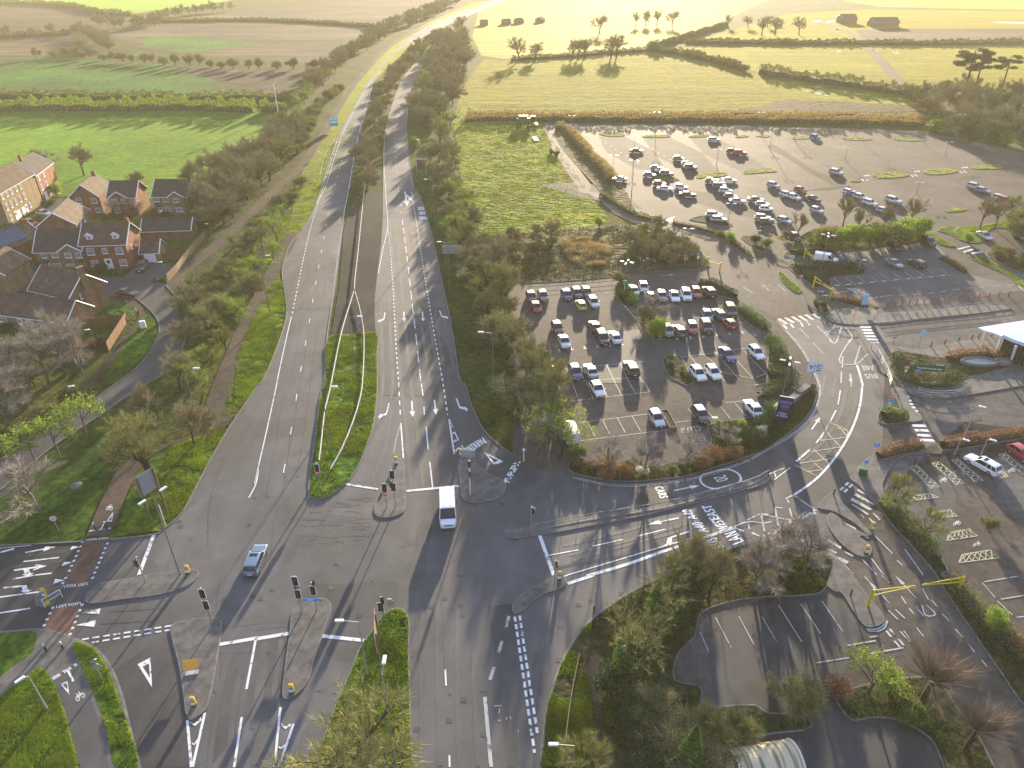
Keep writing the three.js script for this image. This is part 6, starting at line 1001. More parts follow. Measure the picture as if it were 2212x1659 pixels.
// ---------- houses ----------
const winGeo = new Map();
function windowPart(parent, w, h, x, y, z, ry, sill = true) { // window > frame, pane, sill
  const g = new THREE.Group(); g.name = 'window'; g.position.set(x, y, z); g.rotation.y = ry; parent.add(g);
  const k = w + 'x' + h;
  if (!winGeo.has(k)) { const f = .09, bars = [box(w, f, .1, 0, h / 2 - f / 2, .03), box(w, f, .1, 0, -h / 2 + f / 2, .03), box(f, h - 2 * f, .1, -w / 2 + f / 2, 0, .03), box(f, h - 2 * f, .1, w / 2 - f / 2, 0, .03), box(.07, h - 2 * f, .08, 0, 0, .03)]; if (w > 1.3) bars.push(box(.06, h - 2 * f, .08, -w / 4, 0, .03), box(.06, h - 2 * f, .08, w / 4, 0, .03)); bars.push(box(w / 2 - f - .04, .05, .07, -w / 4 + .02, h * .12, .03), box(w / 2 - f - .04, .05, .07, w / 4 - .02, h * .12, .03)); winGeo.set(k, [merge(bars), box(w - .12, h - .12, .03, 0, 0, .005), box(w + .16, .08, .16, 0, -h / 2 - .04, .06)]); }
  const [a, b, c] = winGeo.get(k); mesh('frame', a, M.upvc, g); mesh('pane', b, M.wGlass, g); if (sill) mesh('sill', c, M.upvc, g); return g;
}
function uvScale(g) { // box-project uv in metres
  g = g.index ? g.toNonIndexed() : g; g.computeVertexNormals(); const p = g.attributes.position, n = g.attributes.normal, uv = [];
  for (let i = 0; i < p.count; i++) { const X = Math.abs(n.getX(i)), Y = Math.abs(n.getY(i)), Z = Math.abs(n.getZ(i)); if (Z >= X && Z >= Y * .8) uv.push(p.getX(i), p.getY(i)); else if (X >= Y * .8) uv.push(p.getZ(i), p.getY(i)); else uv.push(p.getX(i), p.getZ(i)); }
  g.setAttribute('uv', new THREE.Float32BufferAttribute(uv, 2)); return g;
}
function slab(a, b, c, d, t) { // roof plane a-b (eave), c-d (ridge) with thickness t downwards; uv runs along the eave and up the slope
  const n = b.clone().sub(a).cross(d.clone().sub(a)).normalize().multiplyScalar(-Math.sign(b.clone().sub(a).cross(d.clone().sub(a)).y) * t);
  const q = [a, b, c, d], lo = q.map(v => v.clone().add(n)), W = a.distanceTo(b), S = b.distanceTo(c);
  const g = quadsGeo([[a, b, c, d], [lo[3], lo[2], lo[1], lo[0]], [a, lo[0], lo[1], b], [b, lo[1], lo[2], c], [c, lo[2], lo[3], d], [d, lo[3], lo[0], a]]);
  const uv = g.attributes.uv; for (let i = 0; i < uv.count; i++) uv.setXY(i, uv.getX(i) * W, uv.getY(i) * S); return g;
}
function gableRoof(parent, W, D, wh, rh, along, m, x0 = 0, z0 = 0, over = .35, name = 'roof') { // over the rectangle x0..x0+W, z0-D..z0
  const gs = [], trim = [], t = .14;
  if (along) {
    const zr = z0 - D / 2, k = rh / (D / 2), ye = wh - k * over + .06, yr = wh + rh + .06;
    gs.push(slab(V3(x0 - over, ye, z0 + over), V3(x0 + W + over, ye, z0 + over), V3(x0 + W + over, yr, zr), V3(x0 - over, yr, zr), t), slab(V3(x0 + W + over, ye, z0 - D - over), V3(x0 - over, ye, z0 - D - over), V3(x0 - over, yr, zr), V3(x0 + W + over, yr, zr), t));
    for (const x of [x0 - over - .03, x0 + W + over + .03]) for (const s of [1, -1]) trim.push(tubeGeo(V3(x, ye - .08, zr + s * (D / 2 + over)), V3(x, yr - .08, zr), .13, .13, 4));
    trim.push(box(W + over * 2, .14, .1, x0 + W / 2, ye - .14, z0 + over - .02), box(W + over * 2, .14, .1, x0 + W / 2, ye - .14, z0 - D - over + .02));
    gs.push(uvScale(box(W + over * 2, .1, .22, x0 + W / 2, yr + .02, zr)));
  } else {
    const xr = x0 + W / 2, k = rh / (W / 2), ye = wh - k * over + .06, yr = wh + rh + .06;
    gs.push(slab(V3(x0 - over, ye, z0 - D - over), V3(x0 - over, ye, z0 + over), V3(xr, yr, z0 + over), V3(xr, yr, z0 - D - over), t), slab(V3(x0 + W + over, ye, z0 + over), V3(x0 + W + over, ye, z0 - D - over), V3(xr, yr, z0 - D - over), V3(xr, yr, z0 + over), t));
    for (const z of [z0 + over + .03, z0 - D - over - .03]) for (const s of [1, -1]) trim.push(tubeGeo(V3(xr + s * (W / 2 + over), ye - .08, z), V3(xr, yr - .08, z), .13, .13, 4));
    gs.push(uvScale(box(.22, .1, D + over * 2, xr, yr + .02, z0 - D / 2)));
  }
  const r = mesh(name, merge(gs), m, parent); mesh('bargeboard', merge(trim), M.upvc, r); return r;
}
function gableWall(parent, W, D, wh, rh, along, m, x0 = 0, z0 = 0, name = 'wall') {
  const sh = new THREE.Shape(), w = along ? D : W; sh.moveTo(0, -.2); sh.lineTo(w, -.2); sh.lineTo(w, wh); sh.lineTo(w / 2, wh + rh); sh.lineTo(0, wh);
  const g = new THREE.ExtrudeGeometry(sh, { depth: along ? W : D, bevelEnabled: false });
  if (along) { g.rotateY(Math.PI / 2); g.translate(x0, 0, z0); } else g.translate(x0, 0, z0 - D);
  return mesh(name, uvScale(g), m, parent);
}
function house(label, a, b, o) { // a, b: foot of the front wall, left and right as seen from the front
  const [p, q] = [one(a), one(b)], dx = q[0] - p[0], dz = q[1] - p[1], W = o.W || Math.hypot(dx, dz), turn = Math.atan2(-dz, dx), { D, wh, rh, along = true } = o;
  const t = thing(o.name || 'brick_house', label, o.cat || 'house', p[0], p[1], turn, o.group);
  gableWall(t, W, D, wh, rh, along, o.wall); const roof = gableRoof(t, W, D, wh, rh, along, o.roof);
  for (const [f, u, y, w, h] of o.win || []) {
    if (f === 'f') windowPart(t, w, h, u, y, .0, 0); if (f === 'r') windowPart(t, w, h, W, y, -u, Math.PI / 2); if (f === 'l') windowPart(t, w, h, 0, y, -u, -Math.PI / 2); if (f === 'g') windowPart(t, w, h, u, y, o.crossZ ?? .5, 0);
  }
  for (const [f, u, w, h, kind] of o.doors || []) { const d = mesh(kind || 'door', rbox(w, h, .1, .02, 0, h / 2, .02), M.upvc, t); d.position.set(f === 'r' ? W : u, 0.02, f === 'r' ? -u : 0); d.rotation.y = f === 'r' ? Math.PI / 2 : 0; if (kind === 'garage_door') for (let i = 1; i < 4; i++) mesh('panel_line', box(w * .96, .03, .02, 0, h * i / 4, .075), M.lampWhite, d); else mesh('pane', box(w * .5, h * .3, .02, 0, h * .72, .075), M.wGlass, d); }
  for (const [u, w, dep] of o.porch || []) { const c = mesh('porch', slab(V3(u - w / 2, 2.35, dep), V3(u + w / 2, 2.35, dep), V3(u + w / 2, 2.9, 0.02), V3(u - w / 2, 2.9, 0.02), .1), M.tileDark, t); for (const s of [-1, 1]) mesh('bracket', box(.08, .5, .08, u + s * (w / 2 - .1), 2.1, .1), M.upvc, c); }
  for (const [x, z, h, w = .7] of o.chim || []) { const c = mesh('chimney', uvScale(box(w, h, w, x, wh + rh - .6 + h / 2, z)), o.chimMat || o.wall, roof); mesh('pot', new THREE.CylinderGeometry(.1, .13, .4, 8).translate(x, wh + rh - .6 + h + .2, z), M.brickRed, roof); }
  for (const [u, wc] of o.cross || []) { const rhc = wc * .32, dc = D / 2 - .2; gableWall(t, wc, dc, wh + .0, rhc, false, o.wall, u - wc / 2, .45, 'front_gable'); gableRoof(t, wc, dc, wh + .02, rhc, false, o.roof, u - wc / 2, .45, .22, 'gable_roof'); }
  for (const u of o.dormers || []) { const d = new THREE.Group(); d.name = 'dormer'; d.position.set(u, wh + .55, -.9); t.add(d); gableWall(d, 1.3, 1.8, 1.15, .5, false, M.upvc, -.65, 0, 'cheek'); gableRoof(d, 1.3, 1.8, 1.15, .5, false, o.roof, -.65, 0, .15, 'dormer_roof'); const wn = windowPart(d, .85, .85, 0, .62, .01, 0, false); wn.name = 'dormer_window'; }
  for (const [u, v] of o.sky || []) { const zz = -D / 2 * v, yy = wh + rh * v, an = Math.atan2(rh, D / 2), s = mesh('skylight', box(.8, .06, 1.1), M.wGlass, roof); s.position.set(u, yy + .13, zz); s.rotation.x = an; }
  if (o.solar) { const an = Math.atan2(rh, W / 2), sl = Math.hypot(rh, W / 2); for (let i = 0; i < 6; i++) for (let j = 0; j < 2; j++) { const s = mesh('solar_panel', box(sl * .36, .05, 1.02), M.panel, roof), v = .3 + j * .4; s.position.set(W - W / 2 * v, wh + rh * v + .2, -1.3 - i * 1.1); s.rotation.z = -an; } }
  return t;
}
house('red brick house with two white dormers in its brown tiled roof', 'e 757,668', 'e 1132,656', { D: 8.4, wh: 5.9, rh: 3.2, wall: M.brickRed, roof: M.tileBrown, dormers: [1.9, 7.3], chim: [[9.2, -4.2, 1.6]], doors: [['f', 4.75, 1.5, 2.5]], win: [['f', 1.7, 4.2, 1.5, 1.5], ['f', 4.7, 4.3, 1.0, 1.2], ['f', 7.7, 4.2, 1.5, 1.5], ['f', 1.8, 1.5, 1.5, 1.4], ['f', 7.8, 1.5, 1.5, 1.4], ['r', 2.5, 4.2, .8, 1]] });
house('pair of buff brick cottages with a dark roof and a white edged gable', 'e 362,688', 'e 748,676', { D: 8, wh: 4.9, rh: 3.3, wall: M.brickBuff, roof: M.tileDark, cross: [[7.4, 4.6]], crossZ: .46, doors: [['f', 1.7, .95, 2.1]], porch: [[1.4, 1.9, 1.1], [8.8, 1.6, 1.0]], win: [['f', 1.6, 3.9, 1.0, 1.15], ['f', 3.9, 3.9, 1.4, 1.15], ['g', 6.8, 3.9, 1.4, 1.15], ['g', 9.0, 3.9, 1.1, 1.15], ['f', 3.6, 1.4, 1.7, 1.15], ['g', 6.6, 1.4, 1.6, 1.15]] });
house('red brick house with a roof of solar panels', 'e -120,650', 'e 236,715', { W: 7.2, D: 10, wh: 5, rh: 2.7, along: false, wall: M.brickRed, roof: M.tileTan, solar: 1, chim: [[3.6, -9.2, 1.4]], chimMat: M.brickRed, win: [['f', 4.9, 3.9, 1.3, 1.2], ['f', 4.9, 1.4, 1.3, 1.2]] });
house('brown brick house with a tan gable roof turned to the terrace', 'e 382,462', 'e 704,440', { D: 10.5, wh: 4.9, rh: 2.9, along: false, wall: M.brickBrown, roof: M.tileTan, win: [['f', 6.0, 3.3, .8, 1.2], ['r', 3, 3.9, 1.1, 1.1], ['r', 6, 3.9, 1.1, 1.1]] });
house('red brick gable house with a pale sunlit roof and roof lights', 'e 650,208', 'e 894,200', { D: 9.5, wh: 5.2, rh: 3.1, along: false, wall: M.brickRed, roof: M.tileTan, chim: [[3.6, -9.0, 1.6, .9]], chimMat: M.brickBrown, win: [['f', 5.7, 4.0, 1.3, 1.3], ['f', 6.0, 1.5, 1.2, 1.2], ['f', 1.9, 4.0, 1.3, 1.3]] });
house('dark roofed house with a small white edged front gable', 'e 968,200', 'e 1195,195', { D: 8, wh: 4.9, rh: 3.0, wall: M.brickRed, roof: M.tileDark, cross: [[2.7, 4.4]], crossZ: .46, win: [['g', 1.7, 3.9, 1.4, 1.2], ['g', 3.8, 3.9, 1.1, 1.2], ['g', 1.7, 1.4, 1.4, 1.2]] });
house('dark roofed house beside the copse with five front windows', 'e 1345,188', 'e 1635,190', { D: 8, wh: 4.9, rh: 3.1, wall: M.brickBuff, roof: M.tileDark, cross: [[6.3, 3.8]], crossZ: .46, doors: [['f', 1.2, .95, 2.1]], porch: [[1.1, 1.9, 1]], win: [['f', .9, 3.9, 1.1, 1.15], ['f', 3.2, 3.9, 1.3, 1.15], ['g', 6.2, 3.9, 1.3, 1.15], ['f', 3.3, 1.4, 1.6, 1.15], ['g', 6.4, 1.4, 1.6, 1.15]] });
house('yellow brick terrace of three storeys with white garage doors', 'e 85,285', 'e 372,96', { D: 8.5, wh: 8.2, rh: 3.0, wall: mat([0.40, 0.285, 0.155], 0.9, { map: brickT }), roof: M.tileBrown, group: undefined, name: 'terraced_house', chim: [[1.5, -4.2, 1.8], [7.5, -4.2, 1.8]], doors: [['f', 4.0, 1.0, 2.3], ['f', 5.5, 1.6, 2.1, 'garage_door'], ['f', 8.0, 1.6, 2.1, 'garage_door'], ['f', 9.6, 1.0, 2.3]], win: [1.2, 3.4, 5.6, 8.0, 10.2].flatMap(u => [['f', u, 6.9, .85, 1.1], ['f', u + .2, 4.3, .85, 1.6]]).concat([['f', 1.5, 1.5, .9, 1.2], ['f', 11.6, 1.6, .9, 1.2]]) });
house('shaded brick end house of the terrace with an arched garage', 'e 380,90', 'e 520,-30', { D: 8.5, wh: 7.6, rh: 2.8, wall: M.brickRed, roof: M.tileDark, name: 'terraced_house', chim: [[5.0, -4.2, 1.8]], doors: [['f', 2.6, 2, 2.2, 'garage_door']], win: [['f', 1.6, 6.2, .9, 1.1], ['f', 1.6, 3.8, .9, 1.5], ['f', 5.4, 6.2, .9, 1.1], ['f', 5.4, 3.8, .9, 1.3], ['f', 5.4, 1.4, .9, 1.3]] });
{ // brown house with the tall chimney breast
  const t = house('brown brick house with a tall chimney breast on its gable', 'e 330,1030', 'e 655,1108', { D: 8.0, wh: 5, rh: 3.3, wall: M.brickBrown, roof: M.tileBrown, sky: [[3.4, .45]], win: [['r', 2.6, 4.2, .6, 1.2], ['f', 7.0, 3.6, .9, 1.2], ['f', 3, 1.5, 1.3, 1.2]] });
  const W = Math.hypot(...(() => { const p = one('e 330,1030'), q = one('e 655,1108'); return [q[0] - p[0], q[1] - p[1]]; })());
  mesh('chimney_breast', uvScale(merge([box(.6, 5.5, 2.2, W + .3, 2.6, -3.9), box(.55, 4.6, 1.2, W + .28, 7.3, -3.9), box(.75, .25, 1.45, W + .3, 9.5, -3.9)])), M.brickBrown, t);
}
house('long low brick cottage with a brown roof below the chimney house', 'e -170,1120', 'e 600,1215', { D: 6.5, wh: 2.7, rh: 2.6, wall: M.brickBuff, roof: M.tileBrown, sky: [[14, .5]], doors: [['f', 9.6, .9, 2.1], ['f', 19.6, 1.0, 2.0]], win: [['f', 5.6, 1.5, 2.2, 1.2], ['f', 11.8, 1.5, 1.6, 1.1]] });
house('gabled brick house cut by the left edge below the solar roof', 'e -220,880', 'e 195,882', { W: 8, D: 8, wh: 4.6, rh: 2.6, along: false, wall: M.brickBuff, roof: M.tileTan });
house('small brick garage with a white door beside the red house', 'e 1228,608', 'e 1370,600', { D: 5.6, wh: 2.5, rh: 1.9, wall: M.brickBuff, roof: M.tileBrown, name: 'garage', cat: 'garage', doors: [['f', 1.7, 2.4, 2.05, 'garage_door']] });
house('long dark roofed garage block behind the red house', 'e 1235,412', 'e 1640,398', { D: 6, wh: 2.4, rh: 2.0, wall: M.brickBrown, roof: M.tileDark, name: 'garage', cat: 'garage' });
// garden walls and fences: each panel and post a part
function panelFence(label, s, h, m, panel = 1.83, name = 'panel_fence') {
  const pts = P(s), g = thing(name, label, 'fence', pts[0][0], pts[0][1]), L = along(pts), N = L[L.length - 1];
  for (let d = 0; d < N; d += panel) { const a = atLen(pts, L, d), b = atLen(pts, L, Math.min(N, d + panel)), l = Math.hypot(b[0] - a[0], b[1] - a[1]), an = Math.atan2(-(b[1] - a[1]), b[0] - a[0]); const p = mesh('panel', uvScale(box(l - .08, h, .05, 0, h / 2, 0)), m, g); p.position.set((a[0] + b[0]) / 2 - pts[0][0], .02, (a[1] + b[1]) / 2 - pts[0][1]); p.rotation.y = an; const q = mesh('post', box(.09, h + .08, .09, 0, h / 2, 0), M.timber, g); q.position.set(a[0] - pts[0][0], .02, a[1] - pts[0][1]); }
  return g;
}
panelFence('reddish timber fence lit by the sun along the garden lawn', 'e 932,1362 1092,1105', 1.8, M.fence); panelFence('dark timber fence across the garden below the chimney house', 'e 660,1180 860,1150 1075,1120', 1.8, M.fence);
panelFence('long tan timber fence climbing behind the garages', 'e 1440,770 1520,690 1600,580 1690,470 1760,390', 1.8, M.fenceTan); panelFence('timber fence at the back of the side garden', 'e 1395,590 1590,575', 1.7, M.fence);
function railFence(label, s, h, rails, m, gap = 2, r = .05, name = 'rail_fence', y = 0.2, cat = 'railing') {
  const pts = smooth(P(s), 4), g = thing(name, label, cat, pts[0][0], pts[0][1]), L = along(pts), N = L[L.length - 1], O = (a, yy) => V3(a[0] - pts[0][0], yy, a[1] - pts[0][1]), n = Math.max(1, Math.round(N / gap));
  for (let i = 0; i <= n; i++) { const a = atLen(pts, L, N * i / n); mesh('post', tubeGeo(O(a, y - .15), O(a, y + h), r, r, 6), m, g); }
  for (const k of rails) { const gs = []; for (let i = 0; i < n; i++) gs.push(tubeGeo(O(atLen(pts, L, N * i / n), y + h * k), O(atLen(pts, L, N * (i + 1) / n), y + h * k), r * .9, r * .9, 5)); mesh('rail', merge(gs), m, g); }
  return g;
}
railFence('low timber post and rail fence round the corner lawn', 'e 1085,965 1150,1010 1180,1035 1095,1110', 1.0, [.5, .95], M.timber, 1.6, .06, 'rail_fence', .05, 'fence');
railFence('timber post and rail fence beside the verge', 'e 1430,790 1500,690 1590,590', 1.1, [.4, .9], M.timber, 1.8, .06, 'rail_fence', .05, 'fence');
railFence('long pedestrian guard rail on the strip between the two lanes', 'k 195,1268 650,1178 1040,1118 1410,1050 1760,955 2080,865 2200,800', 1.1, [.1, .97], M.postGrey, 2, .035);
railFence('two bar white railing between the bus lane and the small car park', 'h 940,1100 1200,1068 1500,1040 1800,1015 2060,985', 1.0, [.5, .97], M.steel, 2.2, .04); railFence('second white railing close behind the first', 'h 945,1075 1300,1040 1900,985', 1.0, [.5, .97], M.steel, 2.2, .04);
railFence('short curved railing by the no entry sign', 'h 555,1085 610,1110 725,1112', 1.0, [.5, .97], M.steel, 1.4, .04); railFence('curved white railing in front of the bus station planting', 'l 1292,85 1400,112 1500,118 1600,112 1695,90', 1.1, [.2, .6, .97], M.steel, 2, .045, 'railing', .2);
railFence('long panelled guard rail along the bus lane kerb', 'h 900,1345 950,1400 1000,1500 1050,1600 l 1068,25', 1.1, [.1, .4, .7, .97], M.steel, 2, .05, 'railing', .25); railFence('short guard rail at the far side of the bus gate', 'h 1090,1290 1160,1310 1250,1335', 1.0, [.5, .97], M.steel, 2, .04);
railFence('low timber knee rail on the grass by the near footpath', 'o 598,700 540,980 500,1250 450,1642', .45, [.95], M.timber, 2.5, .07, 'knee_rail', .26, 'fence');
railFence('grey wire fence round the pond', 'g 190,775 450,760 700,740 1000,712 1240,682 1500,660 1640,640', 1.1, [.3, .65, .97], M.post, 3, .03, 'wire_fence', .2, 'fence');
function guardRail(label, s) { const pts = smooth(P(s), 4), g = thing('crash_barrier', label, 'crash barrier', pts[0][0], pts[0][1]), q = pts.map(p => [p[0] - pts[0][0], p[1] - pts[0][1]]); const L = along(q), N = L[L.length - 1]; mesh('rail', merge([barGeo(q, .10, .48, .56), barGeo(q, .06, .56, .68), barGeo(q, .10, .68, .76)].map(x => x.toNonIndexed ? (x.index ? x.toNonIndexed() : x) : x)), M.rail, g); for (let d = 0; d < N; d += 3.2) { const a = atLen(q, L, d); mesh('post', box(.09, .72, .12, a[0] + a[3] * .1, .36, a[1] - a[2] * .1), M.steel, g); } g.position.y = .14; return g; }
M.rail = mat([0.55, 0.53, 0.50], 0.55, { metalness: 0.25 });
guardRail('steel crash barrier down the middle of the central reserve', 'b 945,1600 f 940,0 905,350 880,600 862,760 856,860'); guardRail('steel crash barrier branching to the left on the central island', 'f 852,880 800,1045 740,1260 665,1640 j 640,120 610,240 575,540 558,690'); guardRail('steel crash barrier branching to the right on the central island', 'f 862,880 910,1060 938,1250 928,1640 j 915,110 880,250 810,450 725,640 655,765');

// ---------- lamps, signals, signs and other street furniture ----------
const UPV = V3(0, 1, 0);
function lampPost(label, base, top, dirs, o = {}) {
  const [x, z] = one(base), h = Math.max(2.5, Math.min(o.max || 16, heightAt(base, top))), t = thing('street_lamp', label, 'street lamp', x, z, 0, o.group, o.y ?? .15), m = o.m || M.post;
  mesh('pole', merge([tubeGeo(V3(0, -.1, 0), V3(0, h * .2, 0), .12, .11, 8), tubeGeo(V3(0, h * .2, 0), V3(0, h, 0), .085, .05, 8)]), m, t);
  dirs.forEach(([dx, dz]) => { const L = o.arm ?? 1.4, d = Math.hypot(dx, dz), ux = dx / d, uz = dz / d, e = V3(ux * L, h + .18, uz * L); mesh('arm', tubeGeo(V3(0, h - .05, 0), e, .045, .04, 6), m, t); const hd = mesh('lamp_head', rbox(.32, .16, .85, .07), M.lampWhite, t); hd.position.set(ux * (L + .35), h + .2, uz * (L + .35)); hd.rotation.y = Math.atan2(ux, uz); const gl = mesh('lens', rbox(.24, .06, .6, .03, 0, -.09, 0), M.headlight, hd); });
  return t;
}
lampPost('tall lamp in the grass of the central island, the far one', 'f 875,1618', 'f 788,1080', [[1, 0]]); lampPost('tall lamp at the left kerb of the central island', 'j 665,610', 'j 572,40', [[1, 0]]);
lampPost('lamp behind the direction sign on the right verge', 'f 1675,890', 'f 1650,440', [[-1, 0]]); lampPost('lamp on the right verge abreast of the island', 'D 1066,858', 'f 2028,1215', [[-1, 0]]); lampPost('farthest lamp on the right verge', 'b 1465,1505', 'b 1438,1205', [[-1, 0]]); lampPost('lamp on the right verge beyond the direction sign', 'f 1545,290', 'b 1520,1545', [[-1, 0]]);
lampPost('twin headed lamp by the left stop line', 'i 1545,1642', 'i 1305,975', [[.6, -1], [-.6, 1]], { arm: .9 }); lampPost('very tall lamp on the left verge', 'i 1735,460', 'e 1600,1525', [[1, 0]]); lampPost('lamp by the lay-by on the left', 'f 130,1040', 'f 60,555', [[1, .1]]);
lampPost('lamp on the near central island leaning over the left lane', 'n 965,850', 'n 870,402', [[-1, 0]], { m: M.postGrey }); lampPost('lamp standing in the great bare tree', 'D 857,1664', 'n 1215,790', [[0, -1]], { m: M.postGrey, arm: .8, max: 13 }); lampPost('lamp at the bottom edge beside the footpath', 'o 535,1700', 'o 545,1465', [[-1, 0]], { m: M.postGrey, y: .25 }); lampPost('lamp in the near left corner grass', 'm 412,1155', 'm 262,870', [[-.3, .4]], { m: M.postGrey, arm: .3, y: .25 });
const four = [[1, .4], [-1, -.4], [.4, -1], [-.4, 1]];
lampPost('four headed lamp at the back of the lower car park', 'g 992,742', 'g 1000,612', four, { arm: .7 }); lampPost('four headed lamp beside the purple banner', 'l 132,145', 'h 205,1470', four, { arm: .7, y: .25 }); lampPost('four headed lamp by the white panel van', 'h 465,680', 'h 530,385', four, { arm: .7, y: .25 }); lampPost('lamp in the front bed of the lower car park', 'k 1652,610', 'k 1705,312', [[1, 0]], { arm: .4, y: .25 });
const twin = [[1, .1], [-1, -.1]];
[['c 525,1142', 'c 530,998', 'at the corner of the brown hedge'], ['c 1245,1132', 'c 1255,968', 'second along the far edge'], ['c 2135,1122', 'c 2155,974', 'third along the far edge'], ['d 770,1160', 'd 808,984', 'fourth along the far edge'], ['d 1358,1240', 'd 1392,1078', 'fifth along the far edge'], ['d 245,1200', 'd 262,1104', 'above the blue hatchback'], ['d 35,1272', 'd 62,1112', 'at the head of the diagonal path'], ['c 880,1482', 'c 898,1338', 'above the left cluster of cars'], ['c 1062,1325', 'c 1070,1186', 'behind the dark red car'], ['d 1622,1182', 'd 1680,988', 'before the right wood'], ['d 1535,1330', 'd 1535,1224', 'on the right of the upper car park'], ['c 1770,1420', 'c 1775,1288', 'in the middle of the upper car park'], ['c 1045,1642', 'c 1055,1385', 'left of the left cluster'], ['g 1515,440', 'g 1548,325', 'on the loop road verge'], ['g 1868,280', 'g 1885,110', 'on the planted island with two cars'], ['d 680,1370', 'd 670,1280', 'right of the bright blue hatchback'], ['h 1290,20', 'd 1300,1570', 'near the far right cars']].forEach(([b, t, w]) => lampPost('car park lamp ' + w, b, t, twin, { arm: .55, m: M.postGrey }));
[['l 1615,612', 'l 1668,492', 'on the reddish hedge, left'], ['l 1840,612', 'l 1885,490', 'on the reddish hedge, right'], ['h 790,690', 'h 812,592', 'by the blue marked bays'], ['l 1690,480', 'l 1740,205', 'over the bus apron']].forEach(([b, t, w]) => lampPost('slim lamp ' + w, b, t, [[.3, .2]], { arm: .3, m: M.postGrey, y: .25 }));
[['e 1422,705', 'e 1385,605', 'by the drive of the red brick house'], ['e 815,1290', 'e 800,1222', 'by the sunlit garden fence'], ['i 690,140', 'i 672,100', 'behind the young trees'], ['e 1810,360', 'e 1795,310', 'by the end of the tan fence'], ['e 550,95', 'e 525,30', 'by the end of the terrace']].forEach(([b, t, w]) => lampPost('small street lamp ' + w, b, t, [[-.4, .1]], { arm: .25, m: M.post, y: .02 }));
// traffic signals
function signalHead(parent, y, turn, off = .32, back = true) {
  const g = new THREE.Group(); g.name = 'signal_head'; g.position.set(Math.sin(turn) * .05 + Math.cos(turn) * off, y, Math.cos(turn) * .05 - Math.sin(turn) * off); g.rotation.y = turn; parent.add(g);
  mesh('housing', rbox(.34, 1.0, .22, .04), M.black, g);
  if (back) { mesh('backing_board', box(.62, 1.32, .03, 0, 0, -.02), M.black, g); mesh('border', merge([box(.68, .05, .035, 0, .665, -.02), box(.68, .05, .035, 0, -.665, -.02), box(.05, 1.28, .035, .315, 0, -.02), box(.05, 1.28, .035, -.315, 0, -.02)]), M.signWhite, g); }
  [.32, 0, -.32].forEach((yy, i) => { mesh('lens', new THREE.CylinderGeometry(.1, .1, .03, 14).rotateX(Math.PI / 2).translate(0, yy, .115), [M.lensR, M.lensA, M.lensG][i], g); mesh('hood', new THREE.CylinderGeometry(.125, .125, .2, 12, 1, true, Math.PI * .5, Math.PI).rotateX(Math.PI / 2).translate(0, yy, .2), M.black, g); });
}
function signal(label, base, top, heads, o = {}) {
  const [x, z] = one(base), h = Math.max(3, Math.min(6.5, heightAt(base, top))), t = thing('traffic_light', label, 'traffic light', x, z, 0, undefined, o.y ?? .24);
  mesh('pole', tubeGeo(V3(0, -.1, 0), V3(0, h, 0), .07, .06, 8), o.m || M.postGrey, t); mesh('cap', new THREE.SphereGeometry(.08, 8, 6).translate(0, h + .04, 0), M.lampWhite, t);
  heads.forEach(([f, turn, off, back]) => signalHead(t, h * f, turn, off, back)); return t;
}
const disc = (r, t = .03) => new THREE.CylinderGeometry(r, r, t, 24).rotateX(Math.PI / 2);
function noEntry(parent, y, turn = 0) { const g = new THREE.Group(); g.name = 'no_entry_sign'; g.position.set(0, y, 0); g.rotation.y = turn; parent.add(g); mesh('border', disc(.39, .02).translate(0, 0, .08), M.signWhite, g); mesh('disc', disc(.36).translate(0, 0, .085), M.redPaint, g); mesh('bar', box(.54, .12, .02, 0, 0, .105), M.signWhite, g); }
const s1 = signal('traffic light with a no entry sign at the left of the small island', 'j 1130,1060', 'j 1105,865', [[.82, 0, 0]]); noEntry(s1, 2.2);
signal('tall traffic light with three heads on the small island', 'j 1205,1055', 'j 1180,755', [[.9, 0, 0], [.62, Math.PI, .3, false], [.55, 0, 0]]);
signal('traffic light on the triangular island by the parking slip road', 'j 1845,960', 'j 1828,675', [[.92, Math.PI, .0, false], [.62, Math.PI, .0, false]], { m: M.lampWhite });
const s2 = signal('traffic light with a no entry sign at the tip of the central island', 'j 560,870', 'j 520,690', [[.78, 0, 0], [.8, 1.6, .3, false]]); noEntry(s2, 2.0);
signal('traffic light at the head of the guard rail strip', 'k 185,1285', 'k 180,1065', [[.8, 1.2, .3, false]]); signal('traffic light at the tip of the right hand island', 'o 385,50', 'k 318,1565', [[.8, 1.3, .2, false]], { m: M.steel });
signal('traffic light on the left island before the crossing', 'm 1250,60', 'i 1178,1495', [[.84, -1.3, .3, false]]); signal('traffic light with two heads on the left triangular island', 'm 1822,430', 'm 1735,120', [[.86, 0, 0], [.55, 0, 0]], { m: M.post });
signal('traffic light with three heads on the paved near island', 'n 408,322', 'n 338,20', [[.88, 0, 0], [.62, 2.4, .3, false], [.52, 0, 0]]);
const s3 = signal('traffic light with a blue direction arrow on the near island', 'n 535,302', 'n 503,70', [[.9, 1.5, .3, false], [.72, 0, 0]]);
{ const g = new THREE.Group(); g.name = 'direction_sign'; g.position.set(-.1, 1.75, .12); s3.add(g); const sh = new THREE.Shape([[-.95, -.2], [.7, -.2], [.95, 0], [.7, .2], [-.95, .2]].map(p => new THREE.Vector2(...p))); mesh('panel', new THREE.ExtrudeGeometry(sh, { depth: .04, bevelEnabled: false }), M.signBlue, g); mesh('chevron', polyUp([[.62, -.19], [.72, -.19], [.92, 0], [.72, .19], [.62, .19], [.82, 0]], .045), M.black, g); mesh('lettering', merge([box(.9, .06, .01, -.25, .07, .046), box(.6, .06, .01, -.35, -.07, .046)]), M.signWhite, g); }
